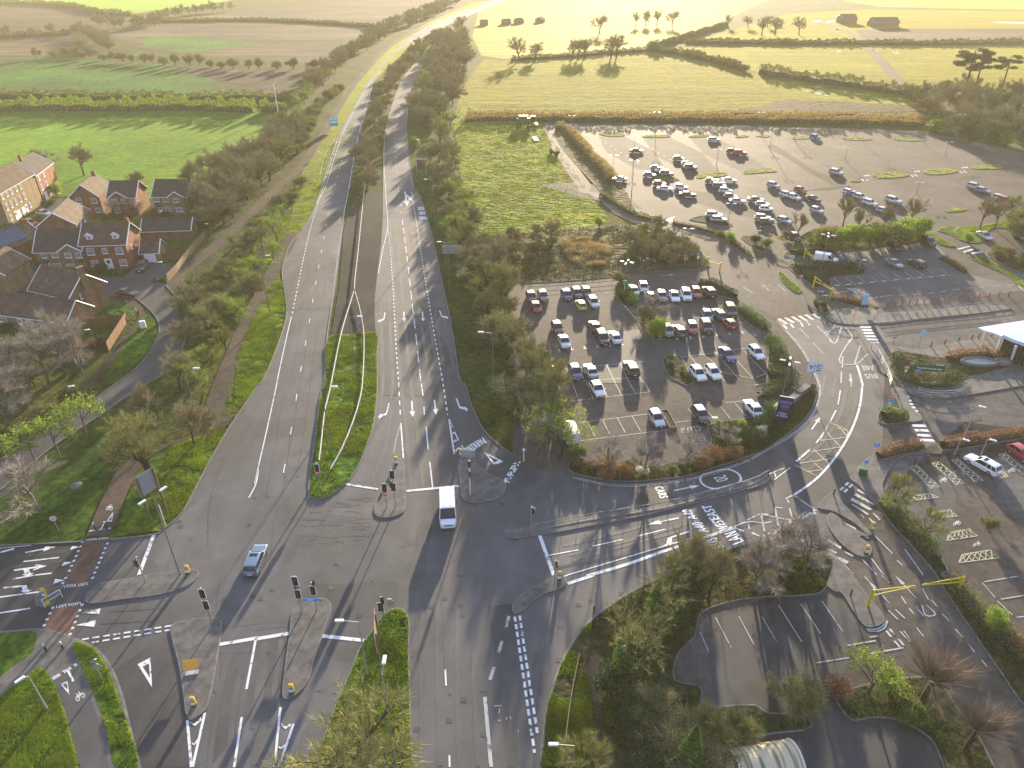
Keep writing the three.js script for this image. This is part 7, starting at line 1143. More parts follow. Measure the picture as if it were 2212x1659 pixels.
function polyUp(pts, z) { return new THREE.ExtrudeGeometry(new THREE.Shape(pts.map(p => new THREE.Vector2(...p))), { depth: .012, bevelEnabled: false }).translate(0, 0, z); }
signal('black traffic light at the head of the grassed near island', 'n 1108,400', 'n 1085,195', [[.86, Math.PI, -.1, false], [.6, 0, -.15]], { m: M.post });
// signs on posts
function textGeo(s, size, f = font) { const g = new THREE.ShapeGeometry(f.generateShapes(s, size), 3); g.computeBoundingBox(); const b = g.boundingBox; g.translate(-(b.min.x + b.max.x) / 2, -(b.min.y + b.max.y) / 2, 0); return g; }
function signPost(name, label, base, h, turn, cat = 'sign', posts = [0], y = .15, m = M.postGrey, r = .045) { const [x, z] = one(base), t = thing(name, label, cat, x, z, turn, undefined, y); for (const p of posts) mesh('post', tubeGeo(V3(p, -.1, 0), V3(p, h, 0), r, r, 7), m, t); return t; }
{ let t = signPost('direction_sign', 'large grey backed direction sign on two posts on the right verge', 'f 1690,665', 5.6, .05, 'sign', [-1.2, 1.2]); mesh('panel', rbox(4.0, 2.0, .06, .02, 0, 4.5, -.1), M.signBack, t); for (const y of [3.8, 4.5, 5.2]) mesh('rail', box(4.0, .07, .05, 0, y, -.04), M.steel, t);
  t = signPost('information_sign', 'bright blue information sign beside the far footpath', 'b 683,1112', 4.6, .15, 'sign', [-.9, .9], 0); mesh('panel', rbox(3.0, 3.4, .06, .02, 0, 3.2, .08), mat([.10, .38, .62], .5), t); mesh('inset', merge([box(1.2, 1.1, .02, -.7, 4.2, .12), box(1.2, 1.1, .02, .7, 4.2, .12), box(2.5, .9, .02, 0, 2.95, .12)]), mat([.55, .78, .85], .5), t);
  t = signPost('direction_sign', 'dark backed sign in a white frame on the far right verge', 'b 1430,1500', 5.0, 0, 'sign', [-1.4, 1.4], 0, M.lampWhite); mesh('panel', rbox(2.8, 2.4, .06, .02, 0, 3.6, 0), M.brickBrown, t); mesh('rail', box(3.2, .1, .08, 0, 4.95, 0), M.lampWhite, t);
  t = signPost('direction_sign', 'grey backed sign on the triangular island', 'j 1830,740', 3.2, -.05, 'sign', [-.85, .85], .24); mesh('panel', rbox(2.0, 1.15, .05, .02, 0, 2.6, -.08), M.signBack, t); mesh('rail', box(2.0, .06, .05, 0, 2.6, -.03), M.steel, t);
  const dir = dirOf('n 1085,770 1080,600'), tn = Math.atan2(-dir[1], dir[0]); t = signPost('direction_sign', 'direction sign seen edge on in the grassed near island', 'n 1075,790', 4.2, tn, 'sign', [.6, 3.0], .25, M.post, .08); mesh('panel', rbox(4.0, 2.4, .1, .03, 1.8, 3.2, -.12), M.fenceTan, t);
  t = signPost('direction_sign', 'tall direction sign on timber coloured posts by the left crossing', 'i 1300,1185', 7.0, 1.05, 'sign', [0, 2.2], .15, M.timber, .14); mesh('panel', rbox(2.6, 3.0, .08, .02, 1.1, 5.4, -.16), M.signBack, t); mesh('back_rail', merge([box(2.6, .1, .08, 1.1, 4.4, -.08), box(2.6, .1, .08, 1.1, 6.4, -.08)]), M.steel, t);
  t = signPost('sign_post', 'white post beside the tall direction sign', 'i 1422,1222', 3.4, 0, 'post', [0], .15, M.lampWhite, .06); mesh('bracket', box(.1, .9, .16, 0, 2.6, -.08), M.post, t);
  t = signPost('speed_sign', 'round white twenty sign on the mown lawn', 'i 505,1260', 2.2, .35, 'sign', [0], .15); mesh('disc', disc(.42).translate(0, 2.0, .07), M.redPaint, t); mesh('face', disc(.34, .02).translate(0, 2.0, .09), M.signWhite, t); mesh('number', textGeo('20', .34).translate(0, 2.0, .105), M.black, t);
  t = signPost('round_sign', 'round grey backed sign at the head of the grassed near island', 'n 1172,362', 2.7, 0, 'sign', [0], .25); mesh('disc', disc(.45).translate(0, 2.1, -.06), M.signBack, t); mesh('cap_bar', box(.45, .08, .08, 0, 2.75, 0), M.lampWhite, t);
  t = signPost('banner_sign', 'tall purple park and ride banner sign at the curve', 'l 130,345', 4.4, -.35, 'sign', [-.75, .75], .25, M.black, .07); mesh('panel', rbox(2.0, 4.0, .12, .03, 0, 2.6, .02), M.purple, t); mesh('top_rail', box(2.0, .08, .14, 0, 4.62, .02), M.lampWhite, t); mesh('stripe', box(1.7, .55, .01, 0, 3.7, .086), M.purpleLight, t);
  ['PARK', '& RIDE'].forEach((s, i) => mesh('lettering', textGeo(s, .34).translate(-.1, 1.75 - i * .45, .09), mat([.5, .62, .9], .5), t)); for (let i = 0; i < 4; i++) mesh('text_line', box(1.3 - i * .15, .08, .01, 0, 3.15 - i * .22, .086), i < 2 ? M.signBack : M.purpleLight, t);
  t = signPost('direction_sign', 'pale blue and white lane sign on a post above the curve', 'l 375,38', 4.6, -.35, 'sign', [0], .25); mesh('border', rbox(2.2, 1.9, .05, .02, 0, 3.7, .06), mat([.18, .42, .72], .5), t); mesh('panel', box(2.05, 1.75, .02, 0, 3.7, .09), mat([.62, .74, .82], .5), t); mesh('arrow', merge([box(.08, 1.3, .01, 0, 3.6, .105), box(.5, .08, .01, .25, 4.0, .105)]), M.black, t); mesh('text_block', merge([box(.55, .22, .01, -.5, 3.8, .105), box(.4, .12, .01, -.5, 3.5, .105), box(.6, .16, .01, .58, 4.2, .105), box(.6, .16, .01, .58, 3.75, .105), box(.6, .2, .01, .58, 3.3, .105)]), M.signGreen, t);
  t = signPost('place_sign', 'dark green place name sign on posts in the bus station planting', 'l 1360,-20', 2.7, -.18, 'sign', [-1.6, 1.5], .3); mesh('panel', rbox(4.6, 1.1, .06, .02, 0, 2.3, .06), M.signGreen, t); mesh('lettering', textGeo('Thornhill Park & Ride', .27).translate(0, 2.25, .095), M.signWhite, t); mesh('top_panel', rbox(1.7, .42, .06, .02, 1.4, 3.05, .06), M.signGreen, t); mesh('text_line', box(1.3, .16, .01, 1.4, 3.05, .095), M.signWhite, t);
  t = signPost('sign_post', 'small blue sign on a post by the green place sign', 'l 1275,-25', 1.9, -.1, 'sign', [0], .3); mesh('panel', rbox(.8, .35, .04, .01, 0, 1.8, .06), M.signBlue, t);
  t = signPost('no_entry_post', 'no entry sign on a post by the green place sign', 'l 1170,-20', 2.6, -.1, 'sign', [0], .3); noEntry(t, 2.4); mesh('plate', box(.4, .3, .02, 0, 1.8, .08), M.signWhite, t);
  t = signPost('no_entry_post', 'no entry sign at the corner of the bus gate', 'h 745,1115', 2.9, -.1, 'sign', [0], .25); noEntry(t, 2.6);
  t = signPost('no_entry_post', 'no entry sign above a blue plate by the dark green hedge', 'l 1035,255', 3.0, -.2, 'sign', [0], .25); noEntry(t, 2.9); mesh('plate', rbox(.75, .6, .04, .01, 0, 2.2, .08), M.signBlue, t); mesh('disc', disc(.33).translate(0, 1.55, .08), M.signBlue, t); mesh('arrow', box(.08, .4, .02, 0, 1.55, .105), M.signWhite, t);
  t = signPost('no_entry_post', 'small no entry sign on the far bed by the yellow barrier', 'h 290,800', 1.9, -.1, 'sign', [0], .25); noEntry(t, 1.8);
  t = signPost('no_entry_post', 'small no entry sign at the bus apron railing', 'h 1085,1320', 1.9, -.1, 'sign', [0], .25); noEntry(t, 1.8);
  t = signPost('information_pillar', 'tall pale blue sign panel on the grassy bed', 'h 828,1005', 3.0, -.1, 'sign', [.3], .25); mesh('panel', rbox(1.0, 2.2, .1, .02, 0, 1.9, .08), mat([.2, .45, .66], .5), t);
  t = signPost('bus_stop_sign', 'pale blue bus stop sign in front of the bus station', 'h 1310,1320', 3.0, -.1, 'sign', [0], .25); mesh('panel', rbox(.8, 1.0, .05, .02, 0, 2.5, .06), mat([.3, .55, .75], .5), t);
  t = signPost('lot_sign', 'green sign panel on a post at the sign island', 'g 978,890', 3.2, -.05, 'sign', [0], .25, M.lampWhite, .06); mesh('panel', rbox(.75, 1.0, .05, .02, 0, 2.7, .06), mat([.03, .32, .14], .5), t);
  t = signPost('lot_sign', 'blue and white sign on a post at the entry to the lower car park', 'g 1603,640', 3.0, -.1, 'sign', [0], .2); mesh('panel', rbox(.55, .55, .05, .02, 0, 2.8, .06), M.signBlue, t); mesh('plate', rbox(.5, .7, .05, .02, 0, 2.0, .06), M.signWhite, t);
  t = signPost('lot_sign', 'small yellow notice on a post by the pond fence', 'g 1495,640', 2.0, -.1, 'sign', [0], .2); mesh('panel', rbox(.45, .5, .05, .02, 0, 1.7, .06), M.yellow, t);
  t = signPost('pay_post', 'green and grey pay machine on the loop road island', 'g 2128,400', 2.9, -.2, 'pay machine', [0], .25, M.post, .07); mesh('panel', rbox(.7, .9, .4, .05, 0, 1.4, .1), mat([.05, .25, .13], .5), t); mesh('head', rbox(.3, .5, .3, .05, 0, 2.6, 0), M.post, t);
  t = signPost('flag_sign', 'pale green flag sign before the silver and black car', 'd 625,1505', 2.8, -.1, 'sign', [0], .15); mesh('flag', rbox(.8, .9, .03, .01, .35, 2.2, 0), mat([.25, .6, .25], .6), t);
  t = signPost('keep_left_sign', 'blue keep left disc on the corner kerb', 'l 930,600', 1.5, -.3, 'sign', [0], .25, M.lampWhite); mesh('disc', disc(.38).translate(0, 1.4, .07), M.signBlue, t); mesh('arrow', box(.09, .42, .02, 0, 1.4, .095).rotateZ(0), M.signWhite, t);
  t = signPost('keep_left_sign', 'second blue disc low on the corner pavement', 'l 845,725', 1.1, -.3, 'sign', [0], .25); mesh('disc', disc(.3).translate(0, 1.0, .07), M.signBlue, t);
  t = signPost('warning_sign', 'two triangular road signs seen from behind in the near hedge grass', 'm 885,905', 2.9, .5, 'sign', [0], .26); for (const [y, r] of [[2.9, .42], [2.15, .6]]) mesh('triangle', new THREE.CylinderGeometry(r, r, .03, 3).rotateX(Math.PI / 2).rotateZ(Math.PI / 3 * (y > 2.5 ? 0 : 1)).translate(0, y, .05), M.signBack, t);
  t = signPost('lane_sign', 'small white sign by the low barrier post', 'h 220,600', 1.2, -.1, 'sign', [0], .25); mesh('panel', rbox(.95, .75, .05, .02, 0, 1.05, .06), M.signWhite, t); mesh('mark', box(.4, .3, .01, 0, 1.05, .09), M.signBlue, t);
  t = signPost('lane_sign', 'white sign on the verge by the footpath at the right', 'h 1600,400', 1.9, .4, 'sign', [0], .25); mesh('panel', rbox(.8, .9, .05, .02, 0, 1.7, .06), M.signWhite, t);
  t = signPost('cycle_sign', 'small pale sign on a post by the lay-by', 'f 213,578', 2.7, .2, 'sign', [0], 0); mesh('panel', rbox(.8, .6, .05, .02, 0, 2.6, .06), M.signBack, t); t = signPost('verge_sign', 'triangular white backed sign on the left verge beside the far footpath', 'b 545,1345', 1.8, .2, 'sign', [0], 0); mesh('triangle', new THREE.CylinderGeometry(.6, .6, .03, 3).rotateX(Math.PI / 2).translate(0, 1.7, .05), M.signWhite, t);
  t = signPost('island_sign', 'small blue topped post at the edge of the grass of the central island', 'f 898,1225', 2.2, 0, 'sign', [0], .15); mesh('panel', rbox(.5, .5, .04, .01, 0, 2.1, .05), M.signBlue, t);
  t = signPost('yellow_board', 'yellow notice board on its side in the island bed', 'l 1065,285', .9, -.6, 'sign', [0], .4); mesh('panel', rbox(1.5, .7, .08, .02, 0, 1.1, 0), mat([.5, .5, .06], .6), t);
  t = signPost('orange_board', 'orange road works board propped on the triangular island', 'm 1650,830', 1.0, .2, 'sign', [-.5, .5], .25, M.steel, .03); const b = mesh('board', rbox(1.35, .85, .05, .02), M.orange, t); b.position.set(0, 1.0, -.1); b.rotation.x = -.7; mesh('foot', rbox(1.2, .12, .5, .03, 0, .06, .2), M.steel, t);
}
// illuminated keep left bollards
const kb = new THREE.Group(); kb.name = 'keep_left_bollard'; protoBin.add(kb);
mesh('base', rbox(.42, .14, .32, .04, 0, .07, 0), M.black, kb); mesh('body', rbox(.42, .85, .28, .1, 0, .55, 0), M.yellow, kb); mesh('top', rbox(.36, .14, .24, .06, 0, 1.02, 0), M.orange, kb); mesh('face', disc(.15, .02).translate(0, .72, .145), M.signBlue, kb); mesh('face_plate', box(.3, .3, .01, 0, .4, .146), M.signWhite, kb);
[['i 1615,1632', 'at the rounded tip of the left island'], ['m 398,190', 'on the small crossing island'], ['j 1765,625', 'at the top of the triangular island'], ['j 1212,695', 'at the top of the small island'], ['m 1668,1120', 'at the foot of the left triangular island'], ['n 325,1010', 'at the foot of the paved near island'], ['l 905,1260', 'on the far crossing island'], ['l 855,1460', 'on the near crossing island'], ['o 425,42', 'at the tip of the right hand island']].forEach(([s, w]) => { const [x, z] = one(s), r = kb.clone(); r.name = numbered('keep_left_bollard'); scene.add(r); r.position.set(x, .25, z); r.scale.setScalar(1.15); tag(r, 'yellow keep left bollard ' + w, 'bollard', 'yellow keep left bollards'); });
{ const [x, z] = one('m 470,238'), t = thing('crossing_rail', 'pale cycle rail with a yellow plate on the small crossing island', 'railing', x, z, .9, undefined, .25); mesh('frame', merge([tubeGeo(V3(-.9, 0, 0), V3(-.9, 1.2, 0), .04, .04, 6), tubeGeo(V3(.9, 0, 0), V3(.9, 1.2, 0), .04, .04, 6), tubeGeo(V3(-.9, 1.2, 0), V3(.9, 1.2, 0), .04, .04, 6), tubeGeo(V3(-.9, .6, 0), V3(.9, .6, 0), .03, .03, 6)]), M.lampWhite, t); mesh('plate', box(.5, .5, .03, -.6, .5, .05), M.yellow, t); }
// bollards in rows
function bollardProto(name, m, r, h, band) { const g = new THREE.Group(); g.name = name; protoBin.add(g); mesh('post', new THREE.CylinderGeometry(r, r * 1.1, h, 10).translate(0, h / 2, 0), m, g); mesh('cap', new THREE.SphereGeometry(r * 1.05, 10, 6, 0, 6.3, 0, 1.6).translate(0, h, 0), band, g); mesh('band', new THREE.CylinderGeometry(r * 1.06, r * 1.06, .1, 10).translate(0, h * .82, 0), band, g); return g; }
const bOrange = bollardProto('bollard', mat([.45, .07, .03], .6), .11, 1.15, mat([.5, .1, .05], .6)), bBlack = bollardProto('bollard', M.black, .1, 1.0, M.lampWhite), bBrown = bollardProto('bollard', mat([.09, .045, .035], .6), .09, 1.0, M.black);
function bollards(p, s, n, label, group) { const pts = P(s); for (let i = 0; i < n; i++) { const t = n > 1 ? i / (n - 1) * (pts.length - 1) : 0, k = Math.min(pts.length - 2, Math.floor(t)), f = n > 1 ? t - k : 0, a = pts[Math.max(0, k)], b = pts[Math.max(0, k) + 1] || a, r = p.clone(); r.name = numbered('bollard'); scene.add(r); r.position.set(lerp(a[0], b[0], f), .14, lerp(a[1], b[1], f)); tag(r, label, 'bollard', group); } }
bollards(bOrange, 'h 1035,988 1480,940 2075,895', 15, 'orange red bollard in the long row beside the small car park', 'row of orange red bollards');
bollards(bBrown, 'h 1410,1330 1760,1270 1930,1245', 7, 'dark brown bollard in the row before the bus station', 'row before the bus station'); bollards(bBrown, 'l 1270,690 1375,672 1480,662 1580,650', 4, 'dark bollard in the row behind the reddish hedge', 'row behind the reddish hedge');
bollards(bBlack, 'm 402,650 545,632', 2, 'black bollard with a white top where the near cycle path meets the road', 'black bollards at the near crossing'); bollards(bBlack, 'i 818,1250 912,1240', 2, 'black bollard with a white top at the far side of the crossing', 'black bollards at the far crossing');
for (const [s, l] of [['g 2003,500', 'dark post on the tip of the loop road verge'], ['g 2095,515', 'dark post beside the loop road kerb'], ['p 722,180', 'dark post on the exit island'], ['g 1935,945', 'dark post at the gap in the side hedge'], ['k 2205,800', 'dark post at the end of the guard rail strip'], ['h 515,990', 'dark post in the bush mound by the zebra crossing'], ['h 465,880', 'dark post by the yellow height barrier'], ['l 580,955', 'dark post at the kerb of the crossing island'], ['o 718,325', 'dark post by the kerb of the wood']]) bollards(bBrown, s + ' ' + s.split(' ')[1], 1, l);
{ const [x, z] = one('k 122,672'), t = thing('beacon_post', 'white topped beacon post at the kerb by the parking slip road', 'beacon', x, z, 0, undefined, .2); mesh('pole', tubeGeo(V3(0, 0, 0), V3(0, 1.8, 0), .07, .06, 8), M.lampWhite, t); mesh('globe', new THREE.SphereGeometry(.2, 12, 8).translate(0, 2, 0), M.lampWhite, t); }
// yellow height barriers
function heightBarrier(label, a, b, h, gap = true) {
  const p = one(a), q = one(b), W = Math.hypot(q[0] - p[0], q[1] - p[1]), t = thing('height_barrier', label, 'height barrier', p[0], p[1], Math.atan2(-(q[1] - p[1]), q[0] - p[0]), undefined, .14);
  mesh('post', rbox(.24, h, .24, .03, 0, h / 2, 0), M.yellow, t); mesh('post', rbox(.24, h, .24, .03, W, h / 2, 0), M.yellow, t);
  const half = gap ? W * .46 : W; for (const [x0, s] of gap ? [[0, 1], [W, -1]] : [[0, 1]]) { mesh('beam', tubeGeo(V3(x0, h - .1, 0), V3(x0 + s * half, h - .35, 0), .07, .06, 6), M.yellow, t); mesh('brace', tubeGeo(V3(x0, h - .9, 0), V3(x0 + s * half, h - .42, 0), .05, .05, 6), M.yellow, t); for (const k of [.3, .6]) mesh('strut', tubeGeo(V3(x0 + s * half * k, h - .1 - .25 * k, 0), V3(x0 + s * half * k, h - .9 + .48 * k, 0), .03, .03, 5), M.yellow, t); }
  return t;
}
heightBarrier('wide yellow height barrier over the lower right exit', 'p 872,268', 'p 1628,152', 2.6); 
{ const b = heightBarrier('yellow height barrier with a red sign by the exit marking', 'h 405,822', 'h 550,920', 2.4, false); mesh('plate', rbox(.9, .35, .05, .02, 2.6, 2.2, .1), M.redPaint, b); }
heightBarrier('small yellow height barrier beside the white panel van', 'h 325,572', 'h 385,625', 2.3, false); heightBarrier('far yellow height barrier by the bare tree', 'h 25,440', 'h 225,510', 2.3, false); heightBarrier('yellow height barrier at the entry of the lower car park', 'g 1690,640', 'g 1795,690', 2.2, false);
{ const p = one('g 1252,318'), q = one('g 1400,268'), W = Math.hypot(q[0] - p[0], q[1] - p[1]), t = thing('field_gate', 'white tubular gate across the field track', 'gate', p[0], p[1], Math.atan2(-(q[1] - p[1]), q[0] - p[0]), undefined, .2); for (const x of [0, W]) mesh('post', tubeGeo(V3(x, 0, 0), V3(x, 1.6, 0), .1, .1, 8), M.lampWhite, t); for (const y of [.4, .75, 1.1, 1.4]) mesh('rail', tubeGeo(V3(0, y, 0), V3(W, y, 0), .04, .04, 6), M.lampWhite, t); }
// bus station canopy
{
  const H = 4.2, o = P('h 1822,1158 2212,1098 2560,1040 2700,1400 2320,1350 2212,1308 2040,1238 1960,1205 1880,1185', H), c = o[0], t = thing('bus_station_canopy', 'white winged canopy roof of the bus station on slanting white posts', 'bus station', c[0], c[1]);
  const loc = o.map(p => [p[0] - c[0], p[1] - c[1]]); const edge = (pts, y0, y1) => merge([sideGeo(pts, y0, y1), polyGeo(pts, y1), polyGeo(pts, y0)]);
  mesh('roof', edge(loc, H - .25, H), M.upvc, t);
  const u = P('h 2035,1212 2212,1180 2600,1120 2600,1290 2300,1300 2212,1282 2120,1252', H + .7).map(p => [p[0] - c[0], p[1] - c[1]]); mesh('upper_roof', edge(u, H + .02, H + .55), mat([.55, .68, .78], .35), t);
  for (const [a, b] of [['h 1885,1192', 'h 1850,1328'], ['h 2022,1240', 'h 1962,1398'], ['h 2142,1318', 'h 2095,1462'], ['h 2330,1380', 'h 2280,1540']]) { const q = one(b), r = one(a, H - .3); mesh('column', tubeGeo(V3(q[0] - c[0], 0, q[1] - c[1]), V3(r[0] - c[0], H - .25, r[1] - c[1]), .14, .22, 8), M.upvc, t); }
  const g = P('h 1985,1400 2080,1440 2190,1500 2420,1480 2420,1300 2100,1330').map(p => [p[0] - c[0], p[1] - c[1]]); const wl = mesh('glazed_hall', sideGeo(g, .1, H - .25), M.glass, t);
  for (let i = 0; i < 3; i++) for (let k = 0; k < 4; k++) mesh('mullion', box(.1, H - .4, .1, lerp(g[i][0], g[i + 1][0], k / 4), H / 2 - .05, lerp(g[i][1], g[i + 1][1], k / 4)), M.timber, t);
}
for (const [s, l] of [['l 312,85', 'upper'], ['l 225,162', 'lower']]) { const [x, z] = one(s), t = thing('stone_bench', 'long stone seat on the grass of the curve, the ' + l + ' one', 'bench', x, z, .75, undefined, .24); mesh('seat', rbox(3.2, .9, 1.1, .06, 0, .45, 0), M.paving, t); }
for (const [s, l, w, d] of [['h 1825,1480', 'oval raised pool in the bus station planting', 2.9, 1.3], ['h 2030,1478', 'grey stone trough by the bus station posts', 1.2, 1.0]]) { const [x, z] = one(s), t = thing('stone_planter', l, 'planter', x, z, 0, undefined, .3); mesh('rim', new THREE.TorusGeometry(1, .16, 8, 28).rotateX(Math.PI / 2).scale(w, 2.2, d).translate(0, .3, 0), M.kerb, t); mesh('water', new THREE.CylinderGeometry(1, 1, .3, 28).scale(w, 1, d).translate(0, .2, 0), M.signBack, t); }
{ const p = P('k 1320,240 1400,395'), dx = p[1][0] - p[0][0], dz = p[1][1] - p[0][1], L = Math.hypot(dx, dz), t = thing('timber_rail', 'heavy timber rail box beside the silver white hatchback', 'rail', p[0][0], p[0][1], Math.atan2(dx, dz), undefined, .14); mesh('side', rbox(.15, .4, L, .03, -.5, .2, L / 2), M.timber, t); mesh('side', rbox(.15, .4, L, .03, .5, .2, L / 2), M.timber, t); mesh('end', rbox(.85, .4, .15, .03, 0, .2, .08), M.timber, t); mesh('end', rbox(.85, .4, .15, .03, 0, .2, L - .08), M.timber, t); mesh('soil', box(.84, .3, L - .3, 0, .15, L / 2), M.dirt, t); }
// curved white roof at the bottom edge
{
  const a = one('D 1580,1682'), b = one('D 1712,1660'), L = Math.hypot(b[0] - a[0], b[1] - a[1]), t = thing('barrel_shelter', 'cream barrel vaulted shelter roof at the bottom edge', 'shelter', a[0], a[1], Math.atan2(-(b[1] - a[1]), b[0] - a[0]), undefined, .14), sh = tex(512, 1, (u, v) => { const s = fbm(u, v, 26, 2, 3, 501), k = .93 - Math.max(0, s - .45) * 1.3; return [k, k * .985, k * .93]; }); sh.repeat.set(1, 1);
  const R = 1.9;
  const q = [], uvs = []; for (let i = 0; i < 20; i++) { const t0 = i / 20 * Math.PI, t1 = (i + 1) / 20 * Math.PI; for (const [r, f] of [[R, 0], [R - .08, 1]]) { const v = [V3(0, 0.7 + Math.sin(t0) * r, Math.cos(t0) * r), V3(L, 0.7 + Math.sin(t0) * r, Math.cos(t0) * r), V3(L, 0.7 + Math.sin(t1) * r, Math.cos(t1) * r), V3(0, 0.7 + Math.sin(t1) * r, Math.cos(t1) * r)]; q.push(f ? v.slice().reverse() : v); } }
  const rg = quadsGeo(q); { const ps = rg.attributes.position, u2 = rg.attributes.uv; for (let i = 0; i < ps.count; i++) u2.setXY(i, ps.getX(i) / L, Math.atan2(ps.getY(i) - .7, ps.getZ(i)) / Math.PI * .5); } mesh('roof', rg, mat([.66, .57, .40], .55, { map: sh }), t);
  for (const x of [0, L]) { const arc = []; for (let i = 0; i < 16; i++) { const t0 = i / 16 * Math.PI, t1 = (i + 1) / 16 * Math.PI; arc.push(tubeGeo(V3(x, 0.7 + Math.sin(t0) * (R + .02), Math.cos(t0) * (R + .02)), V3(x, 0.7 + Math.sin(t1) * (R + .02), Math.cos(t1) * (R + .02)), .05, .05, 5)); } mesh('rib', merge(arc), M.upvc, t); for (const s of [-1, 1]) mesh('leg', tubeGeo(V3(x, 0, s * R), V3(x, 0.7, s * R), .06, .06, 6), M.steel, t); }
}
// farm machines and far things
{ const [x, z] = one('c 135,1085'), t = thing('combine_harvester', 'green combine harvester with yellow wheels at the field edge', 'combine harvester', x, z, Math.PI / 2 + .05, undefined, .05), gm = mat([.05, .13, .03], .5);
  mesh('body', merge([rbox(2.9, 2.0, 5.6, .15, 0, 2.3, -.6), rbox(2.6, .8, 3.2, .15, 0, 3.6, -.9)]), gm, t); mesh('cab', rbox(2.1, 1.7, 1.6, .12, 0, 3.0, 2.9), M.glass, t); mesh('cab_roof', rbox(2.3, .2, 1.9, .08, 0, 3.95, 2.9), M.signWhite, t); mesh('tank_cover', rbox(2.5, .14, 3.6, .05, 0, 4.1, -.8), M.signWhite, t); mesh('header', rbox(5.2, .8, 1.1, .1, 0, .8, 4.2), gm, t); mesh('auger', tubeGeo(V3(1.5, 3.6, 1), V3(1.6, 3.4, -3.6), .2, .2, 8), gm, t);
  for (const s of [-1, 1]) for (const [zz, r] of [[1.7, .95], [-2.4, .6]]) { const w = mesh('wheel', new THREE.CylinderGeometry(r, r, .6, 18).rotateZ(Math.PI / 2).translate(s * 1.45, r, zz), M.tyre, t); mesh('hub', new THREE.CylinderGeometry(r * .5, r * .5, .64, 14).rotateZ(Math.PI / 2).translate(s * 1.45, r, zz), M.yellow, w); } }
{ const d = dirOf('c 350,1250 430,1320'), [x, z] = one('c 385,1320'), t = thing('farm_trailer', 'slatted farm trailer standing by the field track', 'trailer', x, z, Math.atan2(d[0], d[1]), undefined, .05); mesh('bed', rbox(2.3, .3, 5.4, .05, 0, 1.0, 0), M.black, t); for (const s of [-1, 1]) { for (const y of [1.35, 1.75, 2.1]) mesh('slat', box(.06, .16, 5.4, s * 1.15, y, 0), M.timber, t); for (const zz of [-1.2, .2]) mesh('wheel', new THREE.CylinderGeometry(.5, .5, .3, 14).rotateZ(Math.PI / 2).translate(s * 1.15, .5, zz), M.tyre, t); } for (let i = 0; i < 6; i++) mesh('bale', rbox(2.0, .45, .8, .08, 0, 1.4, -2.3 + i * .92), M.fenceTan, t); mesh('drawbar', tubeGeo(V3(0, .9, 2.7), V3(0, .7, 4.4), .08, .08, 6), M.black, t); }
{ const d = dirOf('c 205,1170 240,1220'), [x, z] = one('c 222,1196'), t = thing('plank_stack', 'pale stack of planks lying in the rough field', 'plank stack', x, z, Math.atan2(d[0], d[1]), undefined, .05); for (let i = 0; i < 5; i++) mesh('plank', rbox(.3, .25, 5.5, .02, -.7 + i * .34, .3, rr(-.2, .2)), M.upvc, t); }
{ const b = 'b 202,968', [x, z] = one(b), h = heightAt(b, 'b 165,735'), t = thing('wind_turbine', 'small white wind turbine at the field hedge', 'wind turbine', x, z, .3); mesh('tower', tubeGeo(V3(0, 0, 0), V3(0, h, 0), .28, .14, 10), M.upvc, t); mesh('nacelle', rbox(.4, .4, 1.3, .1, 0, h + .15, 0), M.upvc, t); for (let i = 0; i < 3; i++) { const a = i * 2.094 + .5; mesh('blade', tubeGeo(V3(0, h + .15, .75), V3(Math.sin(a) * 3.4, h + .15 + Math.cos(a) * 3.4, .75), .14, .05, 5), M.upvc, t); } }
{ const [x, z] = one('e 1230,1165'), t = thing('utility_cabinet', 'small white cabinet on the verge by the street bend', 'cabinet', x, z, .4, undefined, .12); mesh('case', rbox(1.0, 1.4, .6, .05, 0, .7, 0), M.upvc, t); mesh('door_line', box(.02, 1.2, .01, 0, .7, .305), M.signBack, t); }
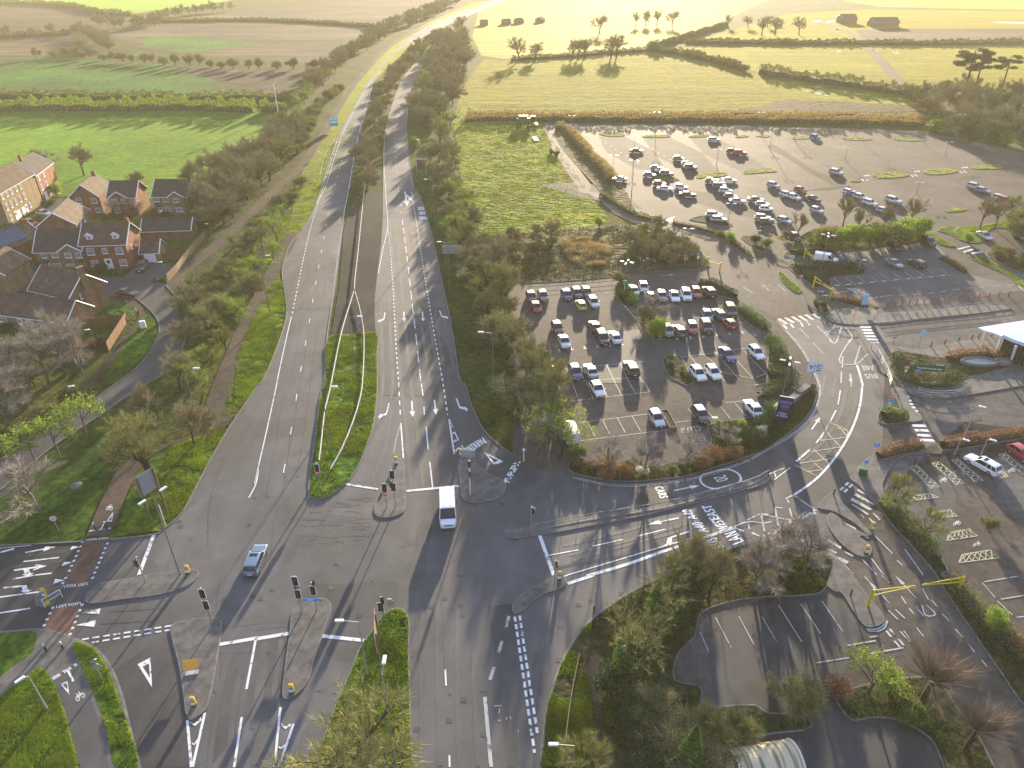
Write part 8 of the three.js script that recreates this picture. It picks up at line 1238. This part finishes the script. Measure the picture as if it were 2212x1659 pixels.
{ const [x, z] = one('l 825,780'), t = thing('green_cabinet', 'dark green box on the corner pavement', 'cabinet', x, z, -.4, undefined, .25); mesh('case', rbox(1.0, .9, .6, .04, 0, .45, 0), mat([.01, .10, .05], .5), t); mesh('lid', rbox(1.06, .06, .66, .02, 0, .93, 0), mat([.012, .12, .06], .5), t); }
{ const [x, z] = one('h 50,280'), t = thing('grey_cabinet', 'grey cabinet on the bed of the upper car park', 'cabinet', x, z, 0, undefined, .25); mesh('case', rbox(.9, 1.2, .6, .04, 0, .6, 0), M.steel, t); mesh('lid', rbox(.96, .06, .66, .02, 0, 1.23, 0), M.signBack, t); }
{ const [x, z] = one('d 1000,225'), [x2, z2] = one('d 690,195'); for (const [X, Z, w, l] of [[x, z, 22, 'larger hipped farm barn beside the flooded track'], [x2, z2, 13, 'smaller farm building among trees by the flooded track']]) { const t = thing('farm_barn', l, 'barn', X, Z, .1); gableWall(t, w, 12, 3.6, 3.4, true, M.brickBuff, -w / 2, 6); gableRoof(t, w, 12, 3.6, 3.4, true, M.tileTan, -w / 2, 6, .6); } }
{ const [x, z] = one('b 1960,215'); for (let i = 0; i < 4; i++) { const t = thing('farm_shed', ['left pale shed', 'second pale shed', 'third pale shed', 'right pale shed'][i] + ' of the farm by the far end of the dual carriageway', 'shed', x + i * 15 + (i % 2) * 4, z - i * 9, .2 + i * .3); gableWall(t, 6, 7, 2.6, 1.6, true, M.brickBuff, -3, 4); gableRoof(t, 6, 7, 2.6, 1.6, true, M.tileTan, -3, 4, .3); } }
{ const [x, z] = one('i 655,870'), t = thing('planted_stump', 'young sapling in a pale guard on the mown lawn', 'sapling', x, z, 0, undefined, .12); mesh('stones', new THREE.ConeGeometry(.9, .25, 10).translate(0, .1, 0), M.kerb, t); for (let i = 0; i < 5; i++) mesh('stem', tubeGeo(V3(rr(-.3, .3), 0, rr(-.3, .3)), V3(rr(-.5, .5), 1.3, rr(-.5, .5)), .03, .01, 4), M.barkPale, t); }
renderer.render(scene, camera);
